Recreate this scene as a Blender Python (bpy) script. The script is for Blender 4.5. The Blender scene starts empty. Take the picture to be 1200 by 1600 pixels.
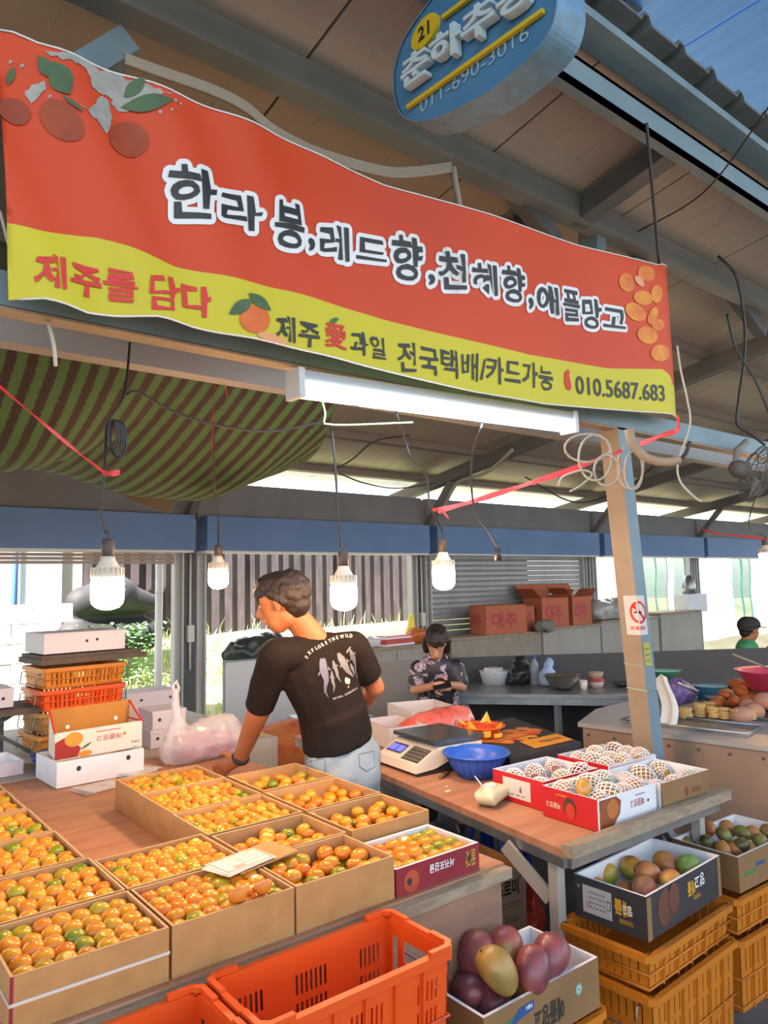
import bpy, bmesh, math, random
from mathutils import Vector, Matrix, Euler, noise
from mathutils.bvhtree import BVHTree
R = random.Random(7)
S = bpy.context.scene
COL = S.collection
pi = math.pi

# ---------------------------------------------------------------- camera
F, PITCH, ROLL, YAW, CAMH = 1150.0, .096, .02, .674, 1.65
_s, _c = math.sin, math.cos
FW = Vector((_s(YAW)*_c(PITCH), _c(YAW)*_c(PITCH), _s(PITCH)))
_rt = Vector((_c(YAW), -_s(YAW), 0)); _up = _rt.cross(FW)
RT = _c(ROLL)*_rt - _s(ROLL)*_up
UP = _s(ROLL)*_rt + _c(ROLL)*_up
cam = bpy.data.cameras.new('camera'); camo = bpy.data.objects.new('camera', cam); COL.objects.link(camo)
m3 = Matrix((RT, UP, -FW)).transposed()
camo.matrix_world = Matrix.Translation((0, 0, CAMH)) @ m3.to_4x4()
cam.sensor_fit = 'HORIZONTAL'; cam.sensor_width = 36.0; cam.lens = 36.0*F/1200; cam.clip_start = .05; cam.clip_end = 200
S.camera = camo

# ---------------------------------------------------------------- world, sun, exposure
W = bpy.data.worlds.new('world'); S.world = W; W.use_nodes = True
nt = W.node_tree; bg = nt.nodes['Background']
sky = nt.nodes.new('ShaderNodeTexSky'); sky.sky_type = 'NISHITA'; sky.sun_disc = False
sky.sun_elevation = math.radians(48); sky.sun_rotation = math.radians(35); sky.air_density = 1.0; sky.dust_density = 2.0
hz_ = nt.nodes.new('ShaderNodeHueSaturation'); hz_.inputs['Saturation'].default_value = .45
nt.links.new(sky.outputs[0], hz_.inputs['Color']); nt.links.new(hz_.outputs[0], bg.inputs[0]); bg.inputs[1].default_value = .46
sun = bpy.data.lights.new('sun', 'SUN'); sun.energy = 24; sun.angle = .01; sun.color = (1, .95, .86)
suno = bpy.data.objects.new('sun', sun); COL.objects.link(suno)
_sd = Vector((-.66, -.24, .72)).normalized()        # towards the sun
suno.rotation_euler = _sd.to_track_quat('Z', 'Y').to_euler()
S.view_settings.view_transform = 'Standard'; S.view_settings.look = 'None'
S.view_settings.gamma = 1; S.view_settings.use_curve_mapping = False
S.view_settings.exposure = .66
try:
    S.cycles.use_denoising = True; S.cycles.denoiser = 'OPENIMAGEDENOISE'
    S.cycles.max_bounces = 7; S.cycles.diffuse_bounces = 4; S.cycles.transparent_max_bounces = 12
    S.cycles.sample_clamp_indirect = 4; S.cycles.caustics_reflective = False; S.cycles.caustics_refractive = False
except Exception: pass

# ---------------------------------------------------------------- helpers: measured points
def ray(px, py):
    return FW + RT*((px-600)/F) + UP*((800-py)/F)
def G(px, py, z):
    r = ray(px, py); t = (z-CAMH)/r.z; return Vector((r.x*t, r.y*t, z))
def PY(px, py, Y):
    r = ray(px, py); t = Y/r.y; return Vector((r.x*t, Y, CAMH+r.z*t))
def PX(px, py, X):
    r = ray(px, py); t = X/r.x; return Vector((X, r.y*t, CAMH+r.z*t))
def PD(px, py, d):
    r = ray(px, py); return Vector((r.x*d, r.y*d, CAMH+r.z*d))
def V(*a): return Vector(a)
def lerp(a, b, t): return a+(b-a)*t

# ---------------------------------------------------------------- materials
def lin(h):
    if isinstance(h, tuple): return h+(1,) if len(h) == 3 else h
    o = []
    for i in (0, 2, 4):
        c = int(h[i:i+2], 16)/255; o.append(c/12.92 if c <= .04045 else ((c+.055)/1.055)**2.4)
    return tuple(o)+(1,)
MATS = {}
def M(name, col=None, rough=.6, metal=0, col2=None, scale=8, amt=.5, bump=0, bscale=None, emit=0, alpha=None, trans=0, coords='Object', detail=4, stretch=None, spec=.5, coat=0, objrand=0, sss=0):
    if name in MATS: return MATS[name]
    m = bpy.data.materials.new(name); m.use_nodes = True; MATS[name] = m
    t = m.node_tree; N = t.nodes; L = t.links; b = N['Principled BSDF']
    b.inputs['Base Color'].default_value = lin(col); b.inputs['Roughness'].default_value = rough; b.inputs['Metallic'].default_value = metal
    b.inputs['Specular IOR Level'].default_value = spec
    if coat: b.inputs['Coat Weight'].default_value = coat; b.inputs['Coat Roughness'].default_value = .08
    if sss: b.inputs['Subsurface Weight'].default_value = sss; b.inputs['Subsurface Radius'].default_value = (.02, .008, .004); b.inputs['Subsurface Scale'].default_value = .3
    if trans: b.inputs['Transmission Weight'].default_value = trans
    if alpha is not None: b.inputs['Alpha'].default_value = alpha
    if emit: b.inputs['Emission Color'].default_value = lin(col); b.inputs['Emission Strength'].default_value = emit
    if col2 or bump:
        tc = N.new('ShaderNodeTexCoord'); mp = N.new('ShaderNodeMapping'); L.new(tc.outputs[coords], mp.inputs[0])
        if stretch: mp.inputs['Scale'].default_value = stretch
        nz = N.new('ShaderNodeTexNoise'); nz.inputs['Scale'].default_value = scale; nz.inputs['Detail'].default_value = detail; L.new(mp.outputs[0], nz.inputs[0])
        if col2:
            rp = N.new('ShaderNodeValToRGB'); rp.color_ramp.elements[0].position = .5-amt/2; rp.color_ramp.elements[1].position = .5+amt/2
            rp.color_ramp.elements[0].color = lin(col); rp.color_ramp.elements[1].color = lin(col2)
            L.new(nz.outputs['Fac'], rp.inputs[0]); out = rp.outputs[0]
            if objrand:
                oi = N.new('ShaderNodeObjectInfo'); hs = N.new('ShaderNodeHueSaturation'); mr = N.new('ShaderNodeMapRange')
                mr.inputs['To Min'].default_value = 1-objrand; mr.inputs['To Max'].default_value = 1+objrand
                L.new(oi.outputs['Random'], mr.inputs[0]); L.new(mr.outputs[0], hs.inputs['Value']); L.new(out, hs.inputs['Color']); out = hs.outputs[0]
            L.new(out, b.inputs['Base Color'])
        if bump:
            n2 = N.new('ShaderNodeTexNoise'); n2.inputs['Scale'].default_value = bscale or scale*3; n2.inputs['Detail'].default_value = 3; L.new(mp.outputs[0], n2.inputs[0])
            bp = N.new('ShaderNodeBump'); bp.inputs['Strength'].default_value = bump; bp.inputs['Distance'].default_value = .01
            L.new(n2.outputs['Fac'], bp.inputs['Height']); L.new(bp.outputs[0], b.inputs['Normal'])
    return m

def fruit_mat(name, stops, island=False, nscale=1.6, bump=.15, k=.75, rough=.28, coat=.3):
    """skin colour runs along a ramp: one random value for each fruit plus a soft patch noise"""
    m = bpy.data.materials.new(name); m.use_nodes = True; MATS[name] = m
    t = m.node_tree; N = t.nodes; L = t.links; b = N['Principled BSDF']
    b.inputs['Roughness'].default_value = rough; b.inputs['Coat Weight'].default_value = coat; b.inputs['Coat Roughness'].default_value = .1
    if island: g = N.new('ShaderNodeNewGeometry'); rnd = g.outputs['Random Per Island']; tc = N.new('ShaderNodeTexCoord'); co = tc.outputs['Object']; sc = nscale*10
    else: g = N.new('ShaderNodeObjectInfo'); rnd = g.outputs['Random']; tc = N.new('ShaderNodeTexCoord'); co = tc.outputs['Object']; sc = nscale*10
    nz = N.new('ShaderNodeTexNoise'); nz.inputs['Scale'].default_value = sc; nz.inputs['Detail'].default_value = 1.5
    nz.noise_dimensions = '4D'
    mw = N.new('ShaderNodeMath'); mw.operation = 'MULTIPLY'; mw.inputs[1].default_value = 40; L.new(rnd, mw.inputs[0]); L.new(mw.outputs[0], nz.inputs['W'])
    L.new(co, nz.inputs[0])
    a = N.new('ShaderNodeMath'); a.operation = 'MULTIPLY_ADD'; a.inputs[1].default_value = k; a.inputs[2].default_value = -k*.45; L.new(nz.outputs['Fac'], a.inputs[0])
    s = N.new('ShaderNodeMath'); s.operation = 'ADD'; L.new(a.outputs[0], s.inputs[0]); L.new(rnd, s.inputs[1])
    rp = N.new('ShaderNodeValToRGB'); e = rp.color_ramp.elements
    for i, (p, c) in enumerate(stops):
        if i < 2: el = e[i]; el.position = p
        else: el = e.new(p)
        el.color = lin(c)
    L.new(s.outputs[0], rp.inputs[0]); L.new(rp.outputs[0], b.inputs['Base Color'])
    n2 = N.new('ShaderNodeTexNoise'); n2.inputs['Scale'].default_value = 220; L.new(co, n2.inputs[0])
    bp = N.new('ShaderNodeBump'); bp.inputs['Strength'].default_value = bump; bp.inputs['Distance'].default_value = .002
    L.new(n2.outputs['Fac'], bp.inputs['Height']); L.new(bp.outputs[0], b.inputs['Normal'])
    return m

# ---------------------------------------------------------------- helpers: meshes and objects
class MB:
    def __init__(s): s.v = []; s.f = []; s.m = []; s.mi = 0; s.smooth = []; s.sm = False
    def add(s, vs, fs):
        o = len(s.v); s.v += [tuple(p) for p in vs]
        for f in fs: s.f.append([o+i for i in f]); s.m.append(s.mi); s.smooth.append(s.sm)
        return s
    def box(s, x0, x1, y0, y1, z0, z1, f=None):
        vs = [(x, y, z) for z in (z0, z1) for y in (y0, y1) for x in (x0, x1)]
        if f: vs = [f(Vector(p)) for p in vs]
        return s.add(vs, [(0, 2, 3, 1), (4, 5, 7, 6), (0, 1, 5, 4), (2, 6, 7, 3), (0, 4, 6, 2), (1, 3, 7, 5)])
    def beam(s, a, b, w, h, up=(0, 0, 1)):
        """box of width w and height h along the line a-b (a, b on its centre line)"""
        a = Vector(a); b = Vector(b); d = (b-a).normalized(); sd = d.cross(Vector(up))
        if sd.length < 1e-4: sd = d.cross(Vector((0, 1, 0)))
        sd.normalize(); u = sd.cross(d)
        vs = []
        for p in (a, b):
            for j in (-1, 1):
                for i in (-1, 1): vs.append(p+sd*(i*w/2)+u*(j*h/2))
        return s.add(vs, [(0, 2, 3, 1), (4, 5, 7, 6), (0, 1, 5, 4), (2, 6, 7, 3), (0, 4, 6, 2), (1, 3, 7, 5)])
    def prism(s, poly, z0, z1):
        n = len(poly); vs = [(p[0], p[1], z0) for p in poly]+[(p[0], p[1], z1) for p in poly]
        return s.add(vs, [tuple(reversed(range(n))), tuple(range(n, 2*n))]+[(i, (i+1) % n, n+(i+1) % n, n+i) for i in range(n)])
    def plate(s, pts, th, nrm):
        """flat polygon of points given a thickness along nrm"""
        n = len(pts); nrm = Vector(nrm)*th; vs = [Vector(p) for p in pts]+[Vector(p)+nrm for p in pts]
        return s.add(vs, [tuple(reversed(range(n))), tuple(range(n, 2*n))]+[(i, (i+1) % n, n+(i+1) % n, n+i) for i in range(n)])
    def tube(s, pts, r, n=6, caps=True, close=False):
        pts = [Vector(p) for p in pts]; k = len(pts); rr = r if isinstance(r, (list, tuple)) else [r]*k
        base = []; prev = None
        for i, p in enumerate(pts):
            if close: d = pts[(i+1) % k]-pts[i-1]
            else: d = pts[min(i+1, k-1)]-pts[max(i-1, 0)]
            if d.length < 1e-7: d = Vector((0, 0, 1))
            d.normalize()
            if prev is None:
                a = d.cross(Vector((0, 0, 1)));
                if a.length < .05: a = d.cross(Vector((0, 1, 0)))
            else: a = prev-d*prev.dot(d)
            a.normalize(); prev = a; b = d.cross(a)
            base += [p+(a*_c(2*pi*j/n)+b*_s(2*pi*j/n))*rr[i] for j in range(n)]
        fs = []
        for i in range(k if close else k-1):
            for j in range(n):
                a0 = i*n+j; a1 = i*n+(j+1) % n; q = (i+1) % k; b0 = q*n+j; b1 = q*n+(j+1) % n
                fs.append((a0, a1, b1, b0))
        if caps and not close: fs += [tuple(reversed(range(n))), tuple(range((k-1)*n, k*n))]
        sm = s.sm; s.sm = True; s.add(base, fs); s.sm = sm; return s
    def lathe(s, prof, n=20, c=(0, 0, 0), f=None, cap=True):
        """prof: list of (radius, z)"""
        vs = []
        for r, z in prof:
            for j in range(n):
                a = 2*pi*j/n; p = Vector((c[0]+r*_c(a), c[1]+r*_s(a), c[2]+z)); vs.append(f(p) if f else p)
        fs = [(i*n+j, i*n+(j+1) % n, (i+1)*n+(j+1) % n, (i+1)*n+j) for i in range(len(prof)-1) for j in range(n)]
        if cap: fs += [tuple(reversed(range(n))), tuple(range((len(prof)-1)*n, len(prof)*n))]
        sm = s.sm; s.sm = True; s.add(vs, fs); s.sm = sm; return s
    def grid(s, fn, nu, nv):
        vs = [fn(i/nu, j/nv) for j in range(nv+1) for i in range(nu+1)]
        fs = [(j*(nu+1)+i, j*(nu+1)+i+1, (j+1)*(nu+1)+i+1, (j+1)*(nu+1)+i) for j in range(nv) for i in range(nu)]
        sm = s.sm; s.sm = True; s.add(vs, fs); s.sm = sm; return s
    def slab(s, us, vs_, hole, w0, w1, f):
        """a slotted slab: grid of cells us x vs_, hole(i,j) true where open; f maps (u,v,w) to a point"""
        nu, nv = len(us)-1, len(vs_)-1; idx = {}; P = []; Fc = []
        def vid(i, j, k):
            if (i, j, k) not in idx: idx[(i, j, k)] = len(P); P.append(f(us[i], vs_[j], (w0, w1)[k]))
            return idx[(i, j, k)]
        H = lambda i, j: i < 0 or j < 0 or i >= nu or j >= nv or hole(i, j)
        for i in range(nu):
            for j in range(nv):
                if H(i, j): continue
                Fc.append((vid(i, j, 0), vid(i, j+1, 0), vid(i+1, j+1, 0), vid(i+1, j, 0)))
                Fc.append((vid(i, j, 1), vid(i+1, j, 1), vid(i+1, j+1, 1), vid(i, j+1, 1)))
                if H(i-1, j): Fc.append((vid(i, j, 0), vid(i, j, 1), vid(i, j+1, 1), vid(i, j+1, 0)))
                if H(i+1, j): Fc.append((vid(i+1, j, 0), vid(i+1, j+1, 0), vid(i+1, j+1, 1), vid(i+1, j, 1)))
                if H(i, j-1): Fc.append((vid(i, j, 0), vid(i+1, j, 0), vid(i+1, j, 1), vid(i, j, 1)))
                if H(i, j+1): Fc.append((vid(i, j+1, 0), vid(i, j+1, 1), vid(i+1, j+1, 1), vid(i+1, j+1, 0)))
        return s.add(P, Fc)
def mesh_of(name, mb, mats):
    me = bpy.data.meshes.new(name); me.from_pydata(mb.v, [], mb.f)
    if not isinstance(mats, (list, tuple)): mats = [mats]
    for m in mats: me.materials.append(m)
    me.polygons.foreach_set('material_index', mb.m); me.polygons.foreach_set('use_smooth', mb.smooth); me.update()
    return me
def obj(name, mb, mats, parent=None, loc=None, rot=None):
    me = mb if isinstance(mb, bpy.types.Mesh) else mesh_of(name, mb, mats)
    o = bpy.data.objects.new(name, me); COL.objects.link(o)
    if parent: o.parent = parent
    if loc is not None: o.location = loc
    if rot is not None: o.rotation_euler = rot if isinstance(rot, (tuple, list, Euler)) else (0, 0, rot)
    return o
def tag(o, label=None, cat=None, group=None, kind=None):
    if label: o['label'] = label
    if cat: o['category'] = cat
    if group: o['group'] = group
    if kind: o['kind'] = kind
    return o
def thing(name, label, cat, loc=(0, 0, 0), rz=0, group=None):
    o = bpy.data.objects.new(name, None); COL.objects.link(o); o.location = loc; o.rotation_euler = (0, 0, rz); o.empty_display_size = .05
    return tag(o, label, cat, group)
def struct(name, mb, mats, parent=None, loc=None):
    o = obj(name, mb, mats, parent, loc)
    if not parent: o['kind'] = 'structure'
    return o
def kids(o): return [c for c in COL.objects if c.parent == o]
def dup(root, chs, loc, rz=None, label=None, group=None, rot=None):
    """chs: list of (child, [grandchildren])"""
    r = root.copy(); COL.objects.link(r); r.location = loc
    if rz is not None: r.rotation_euler = (0, 0, rz)
    if rot is not None: r.rotation_euler = rot
    if label: r['label'] = label
    if group: r['group'] = group
    for c, gs in chs:
        d = c.copy(); COL.objects.link(d); d.parent = r
        for g in gs: e = g.copy(); COL.objects.link(e); e.parent = d
    return r
def bez(pts, n=8):
    """Catmull-Rom through the points"""
    P = [Vector(p) for p in pts]; P = [P[0]*2-P[1]]+P+[P[-1]*2-P[-2]]; o = []
    for i in range(1, len(P)-2):
        for k in range(n):
            t = k/n; a, b, c, d = P[i-1:i+3]
            o.append(.5*((2*b)+(c-a)*t+(2*a-5*b+4*c-d)*t*t+(3*b-a-3*c+d)*t**3))
    o.append(P[-2]); return o
def wire(name, label, cat, pts, r, mat, n=5, parent=None, group=None, steps=7):
    mb = MB().tube(bez(pts, steps), r, n)
    o = obj(name, mb, mat, parent)
    if not parent: tag(o, label, cat, group)
    return o
def text_mesh(s, bold=0, extrude=0, res=3):
    c = bpy.data.curves.new('t', 'FONT'); c.body = s; c.size = 1; c.offset = bold; c.extrude = extrude; c.resolution_u = res
    c.fill_mode = 'BOTH' if True else 'FRONT'
    o = bpy.data.objects.new('t', c); me = bpy.data.meshes.new_from_object(o)
    vs = [v.co.copy() for v in me.vertices]; fs = [tuple(p.vertices) for p in me.polygons]
    bpy.data.objects.remove(o); bpy.data.curves.remove(c); bpy.data.meshes.remove(me)
    xs = [v.x for v in vs]; ys = [v.y for v in vs]
    return vs, fs, (min(xs), max(xs), min(ys), max(ys))
def refine(vs, fs, ml):
    bm = bmesh.new(); vv = [bm.verts.new(v) for v in vs]
    for f in fs:
        try: bm.faces.new([vv[i] for i in f])
        except ValueError: pass
    bmesh.ops.triangulate(bm, faces=bm.faces[:])
    for _ in range(3):
        ed = [e for e in bm.edges if e.calc_length() > ml]
        if not ed: break
        bmesh.ops.subdivide_edges(bm, edges=ed, cuts=1); bmesh.ops.triangulate(bm, faces=[f for f in bm.faces if len(f.verts) > 3])
    bm.verts.index_update(); o = [v.co.copy() for v in bm.verts], [tuple(v.index for v in f.verts) for f in bm.faces]; bm.free(); return o
def text(name, s, O, U, Vv, width, mat, parent, height=None, bold=.01, fn=None, eps=.0015, extrude=0, shear=0, rot=False, ref=None, label=None, wob=0, ring=0, ml=None):
    """lettering laid from O along U (width) and Vv (up); fn maps (point, normal offset) onto a curved face"""
    vs, fs, bb = text_mesh(s, bold, extrude)
    rb = ref or bb; w = rb[1]-rb[0]; h = rb[3]-rb[2]; sc = width/w; sv = (height/h) if height else sc
    U = Vector(U).normalized(); Vv = Vector(Vv).normalized(); Nn = U.cross(Vv); O = Vector(O); out = []
    for v in vs:
        x = (v.x-rb[0])*sc; y = (v.y-rb[2])*sv
        if wob: x += wob*noise.noise(Vector((v.x*3, v.y*3, 1)));  y += wob*noise.noise(Vector((v.x*3, v.y*3, 7)))
        if rot: x = width-x; y = (height or h*sc)-y
        x += shear*y
        p = O+U*x+Vv*y+Nn*(eps+(v.z*sc if extrude else 0))
        out.append(p)
    if ml: out, fs = refine(out, fs, ml)
    mb = MB(); pl_ = (U-Nn*U.dot(Nn)); 
    for k in range(14 if ring else 1):
        a = 2*pi*k/14; dv = (U*_c(a)+Vv*_s(a))*ring if ring else Vector()
        mb.add([fn(p+dv) if fn else p+dv for p in out], fs)
    o = obj(name, mb, mat, parent)
    if label: o['label'] = label
    return o, rb
def flat(name, pts, O, U, Vv, mat, parent, eps=.001, fn=None):
    """a flat printed patch: 2-D outline in metres on a face"""
    U = Vector(U).normalized(); Vv = Vector(Vv).normalized(); Nn = U.cross(Vv); O = Vector(O)
    P = [O+U*p[0]+Vv*p[1]+Nn*eps for p in pts]
    if fn: P = [fn(p) for p in P]
    return obj(name, MB().add(P, [tuple(range(len(P)))]), mat, parent)
def ell(cx, cy, a, b, n=20, rot=0): return [(cx+a*_c(2*pi*i/n)*_c(rot)-b*_s(2*pi*i/n)*_s(rot), cy+a*_c(2*pi*i/n)*_s(rot)+b*_s(2*pi*i/n)*_c(rot)) for i in range(n)]
def rect(x0, x1, y0, y1): return [(x0, y0), (x1, y0), (x1, y1), (x0, y1)]
def remesh(caps, voxel=.01, smooth=3, extra=None):
    """one continuous skin from tapered limbs: caps = (p0, p1, r0, r1[, flat axis, flat factor])"""
    mb = MB(); n = 14
    for c in caps:
        p0, p1, r0, r1 = Vector(c[0]), Vector(c[1]), c[2], c[3]
        d = p1-p0; L = max(d.length, 1e-5); d = d/L if L > 1e-4 else Vector((0, 0, 1))
        ax = Vector(c[4]) if len(c) > 4 else Vector((.3, .9, .2)); k = c[5] if len(c) > 5 else 1
        B = ax-d*ax.dot(d)
        if B.length < .02: B = d.cross(Vector((1, 0, 0)))
        B.normalize(); A = d.cross(B); rings = []
        for q in range(1, 6): a = q/5*pi/2; rings.append((p0-d*(r0*_c(a)*(c[6] if len(c) > 6 else 1)), r0*_s(a)))
        for q in range(4, 0, -1): a = q/5*pi/2; rings.append((p1+d*(r1*_c(a)*(c[6] if len(c) > 6 else 1)), r1*_s(a)))
        rings.insert(5, (p1, r1))
        vs = [p+A*(r*_c(2*pi*j/n))+B*(k*r*_s(2*pi*j/n)) for p, r in rings for j in range(n)]
        m = len(rings)
        fs = [(i*n+j, i*n+(j+1) % n, (i+1)*n+(j+1) % n, (i+1)*n+j) for i in range(m-1) for j in range(n)]+[tuple(reversed(range(n))), tuple(range((m-1)*n, m*n))]
        mb.add(vs, fs)
    if extra: mb.add(*extra)
    me = mesh_of('tmp', mb, []); o = bpy.data.objects.new('tmp', me); COL.objects.link(o)
    md = o.modifiers.new('r', 'REMESH'); md.mode = 'VOXEL'; md.voxel_size = voxel; md.use_smooth_shade = True
    if smooth: sm = o.modifiers.new('s', 'SMOOTH'); sm.iterations = smooth; sm.factor = .5
    dg = bpy.context.evaluated_depsgraph_get(); out = bpy.data.meshes.new_from_object(o.evaluated_get(dg))
    bpy.data.objects.remove(o); bpy.data.meshes.remove(me)
    for p in out.polygons: p.use_smooth = True
    return out

# ---------------------------------------------------------------- palette
cardboard = M('cardboard', 'b98a55', .85, col2='a87a48', scale=14, bump=.08)
card_in = M('cardboard_inside', 'c09560', .85, col2='ae8250', scale=14)
card_edge = M('cardboard_edge', 'c9a777', .9)
white_card = M('white_card', 'dfe2e6', .7, col2='d2d6db', scale=6)
card_red = M('red_card', 'cf2a28', .5, col2='b81f22', scale=6)
card_dark = M('black_card', '2c2b2e', .5, col2='38373a', scale=10)
card_brown = M('brown_print_card', 'a07a48', .7, col2='8f6b3e', scale=6)
plywood = M('plywood', 'b98a6c', .65, col2='9a6c52', scale=3, stretch=(1, 6, 1), bump=.05)
plywood2 = M('worn_plywood', '9c7a62', .75, col2='7d6152', scale=4, stretch=(1, 1, 4), bump=.1)
lumber = M('lumber', 'a3937c', .8, col2='7f705d', scale=5, stretch=(3, 9, 9), bump=.1)
steel = M('steel', 'a5a8aa', .35, .8, col2='8b8f92', scale=10)
gal = M('galvanised_steel', '8d9a9f', .45, .4, col2='74828a', scale=7)
paint_sky_tint = M('blue_grey_paint_and_sky_tint', '6f8792', .5, col2='5f7682', scale=5)  # steel paint; on the post front it stands for blue sky light
paint_d = M('dark_grey_paint', '5b6266', .55, col2='474d50', scale=5)
beige = M('beige_metal', '9c8b76', .6, col2='877765', scale=5)
black = M('black_plastic', '1f2022', .4)
cable = M('black_cable', '26272a', .5)
greycable = M('grey_cable', '8f8f88', .5)
ink = M('black_ink', '23272a', .5)
white = M('white_print', 'dfe3e6', .6)
redp = M('red_print', 'c9342c', .6)
yelp = M('yellow_print', 'c9bd22', .6)
orgp = M('orange_print', 'd9772a', .6)
grnp = M('green_print', '3f6b3a', .6)
mango_p = M('mango_print', 'b4492a', .6, col2='cf8a2e', scale=9)
blackp = M('black_print', '2a2c30', .6)
redtape = M('red_plastic_ribbon', 'd63a3a', .4)
paper = M('paper', 'e6e2d2', .8)
# ================================================================ THE SETTING
roofz = lambda Y: 3.685-.165*(Y-1.6)
asphalt = M('dark_asphalt', '68696a', .8, col2='4c4d4e', scale=3, bump=.15, bscale=40)
soil = M('sunlit_soil', 'b3a688', .95, col2='8f8a62', scale=1.5, bump=.2)
panelm = M('sandwich_panel', 'b0a89b', .5, col2='a19a8e', scale=2, stretch=(1, .1, 1))
skyl = M('translucent_sheet', 'e9e6dd', .5)
_n = skyl.node_tree; _t = _n.nodes.new('ShaderNodeBsdfTranslucent'); _t.inputs[0].default_value = (.8, .8, .76, 1); _mx = _n.nodes.new('ShaderNodeMixShader'); _mx.inputs[0].default_value = .5
_n.links.new(_n.nodes['Principled BSDF'].outputs[0], _mx.inputs[1]); _n.links.new(_t.outputs[0], _mx.inputs[2]); _n.links.new(_mx.outputs[0], _n.nodes['Material Output'].inputs[0])
arcade = M('arcade_sheet', '4f8fd2', .5, col2='3f7dc4', scale=1, stretch=(8, .2, 1))
hoodg = M('hood_grey', '75767a', .6, col2='66686c', scale=3)
hoodb = M('hood_blue', '5f82b2', .55, col2='5375a4', scale=2.5)
slatm = M('shutter_slat', 'a3a6a6', .5, .3, col2='8d9092', scale=4)
concrete = M('concrete', 'c4c0b8', .9, col2='a9a69e', scale=3, bump=.1)
fencem = M('weathered_sheet', '4a4045', .85, col2='241f22', scale=3, stretch=(4, 1, .6), bump=.1)

st = struct('floor', MB().box(-12, 24, -2.2, 6.7, -.12, 0), asphalt); tag(st, 'dark worn asphalt floor of the market stall and lane', 'floor')

# ceiling of sandwich panels, one metre wide, falling towards the back wall
def rbox(mb, x0, x1, y0, y1, d0, d1):
    mb.add([(x, y, roofz(y)+d) for d in (d0, d1) for y in (y0, y1) for x in (x0, x1)], [(0, 2, 3, 1), (4, 5, 7, 6), (0, 1, 5, 4), (2, 6, 7, 3), (0, 4, 6, 2), (1, 3, 7, 5)]); return mb
ceil = bpy.data.objects.new('ceiling', None); COL.objects.link(ceil); tag(ceil, 'sloping ceiling of pale sandwich panels with dark seams over the stalls', 'ceiling', kind='structure')
def panel_mb():
    mb = MB(); rbox(mb, .006, .994, 1.5, 6.46, 0, .05)
    for k in range(1, 5): rbox(mb, k*.2-.003, k*.2+.003, 1.52, 6.44, -.0012, .002)
    return mb
pm = mesh_of('ceiling_panel', panel_mb(), panelm); sm_ = mesh_of('skylight_panel', rbox(MB(), .006, .994, 6.47, 7.2, 0, .012), skyl)
for k in range(-7, 18):
    obj('ceiling_panel', pm, None, ceil, loc=(k+.4, 0, 0)); obj('skylight_panel', sm_, None, ceil, loc=(k+.4, 0, 0))
# corrugated roof edge along the lane with its raised ribs, and the eave channel under it
mb = MB(); prof = []
x = -4.0
while x < 18:
    prof += [(x, 0), (x+.17, 0), (x+.19, .035), (x+.22, .035), (x+.24, 0)]; x += .25
vs = []; n = len(prof)
for Y, dz in ((1.40, .06), (2.6, -.12)):
    for th in (0, .012): vs += [(p[0], Y, 3.70+dz+p[1]+th) for p in prof]
mb.add(vs, [(i, i+1, 2*n+i+1, 2*n+i) for i in range(n-1)]+[(n+i, 3*n+i, 3*n+i+1, n+i+1) for i in range(n-1)]+[(i, n+i, n+i+1, i+1) for i in range(n-1)])
st = struct('roof_sheet', mb, paint_d); tag(st, 'corrugated metal roof edge with raised ribs above the eave', 'roof')
mb = MB(); mb.box(-4, 18, 1.56, 1.62, 3.50, 3.52); mb.box(-4, 18, 1.56, 1.575, 3.50, 3.62); mb.box(-4, 18, 1.56, 1.62, 3.605, 3.62); mb.box(-4, 18, 1.44, 1.56, 3.665, 3.70)
st = struct('eave_channel', mb, paint_sky_tint); tag(st, 'blue-grey steel eave channel along the roof edge', 'beam')
# purlins and rafters
for i, Y in enumerate((2.9, 3.7, 4.55, 5.45, 6.42)):
    mb = MB(); h = .07
    rbox(mb, -4, 18, Y-.03, Y+.03, -h, -.002)
    st = struct('purlin', mb, [M('warm_grey_paint', '837a74', .6)]); tag(st, ['steel purlin under the ceiling just behind the tarp beam', 'second steel purlin from the lane under the ceiling', 'third steel purlin from the lane under the ceiling', 'fourth steel purlin from the lane under the ceiling', 'steel purlin along the bright skylight strip at the back'][i], 'beam')
rcol = M('rafter_paint', '6d6a68', .6)
for i, X in enumerate((-.3, 2.8, 5.72, 8.9, 11.8, 14.8)):
    r = thing('rafter', '%s sloping steel rafter with knee brace at the back wall' % ['first', 'second', 'third', 'fourth', 'fifth', 'sixth'][i]+' counted from the left', 'beam'); r['kind'] = 'structure'
    mb = MB(); rbox(mb, X-.05, X+.05, 2.35, 7.0, -.20, -.07); obj('rafter_bar', mb, rcol, r)
    obj('knee_brace', MB().beam((X, 6.42, 2.22), (X, 5.92, roofz(5.92)-.2), .07, .07), rcol, r)
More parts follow.
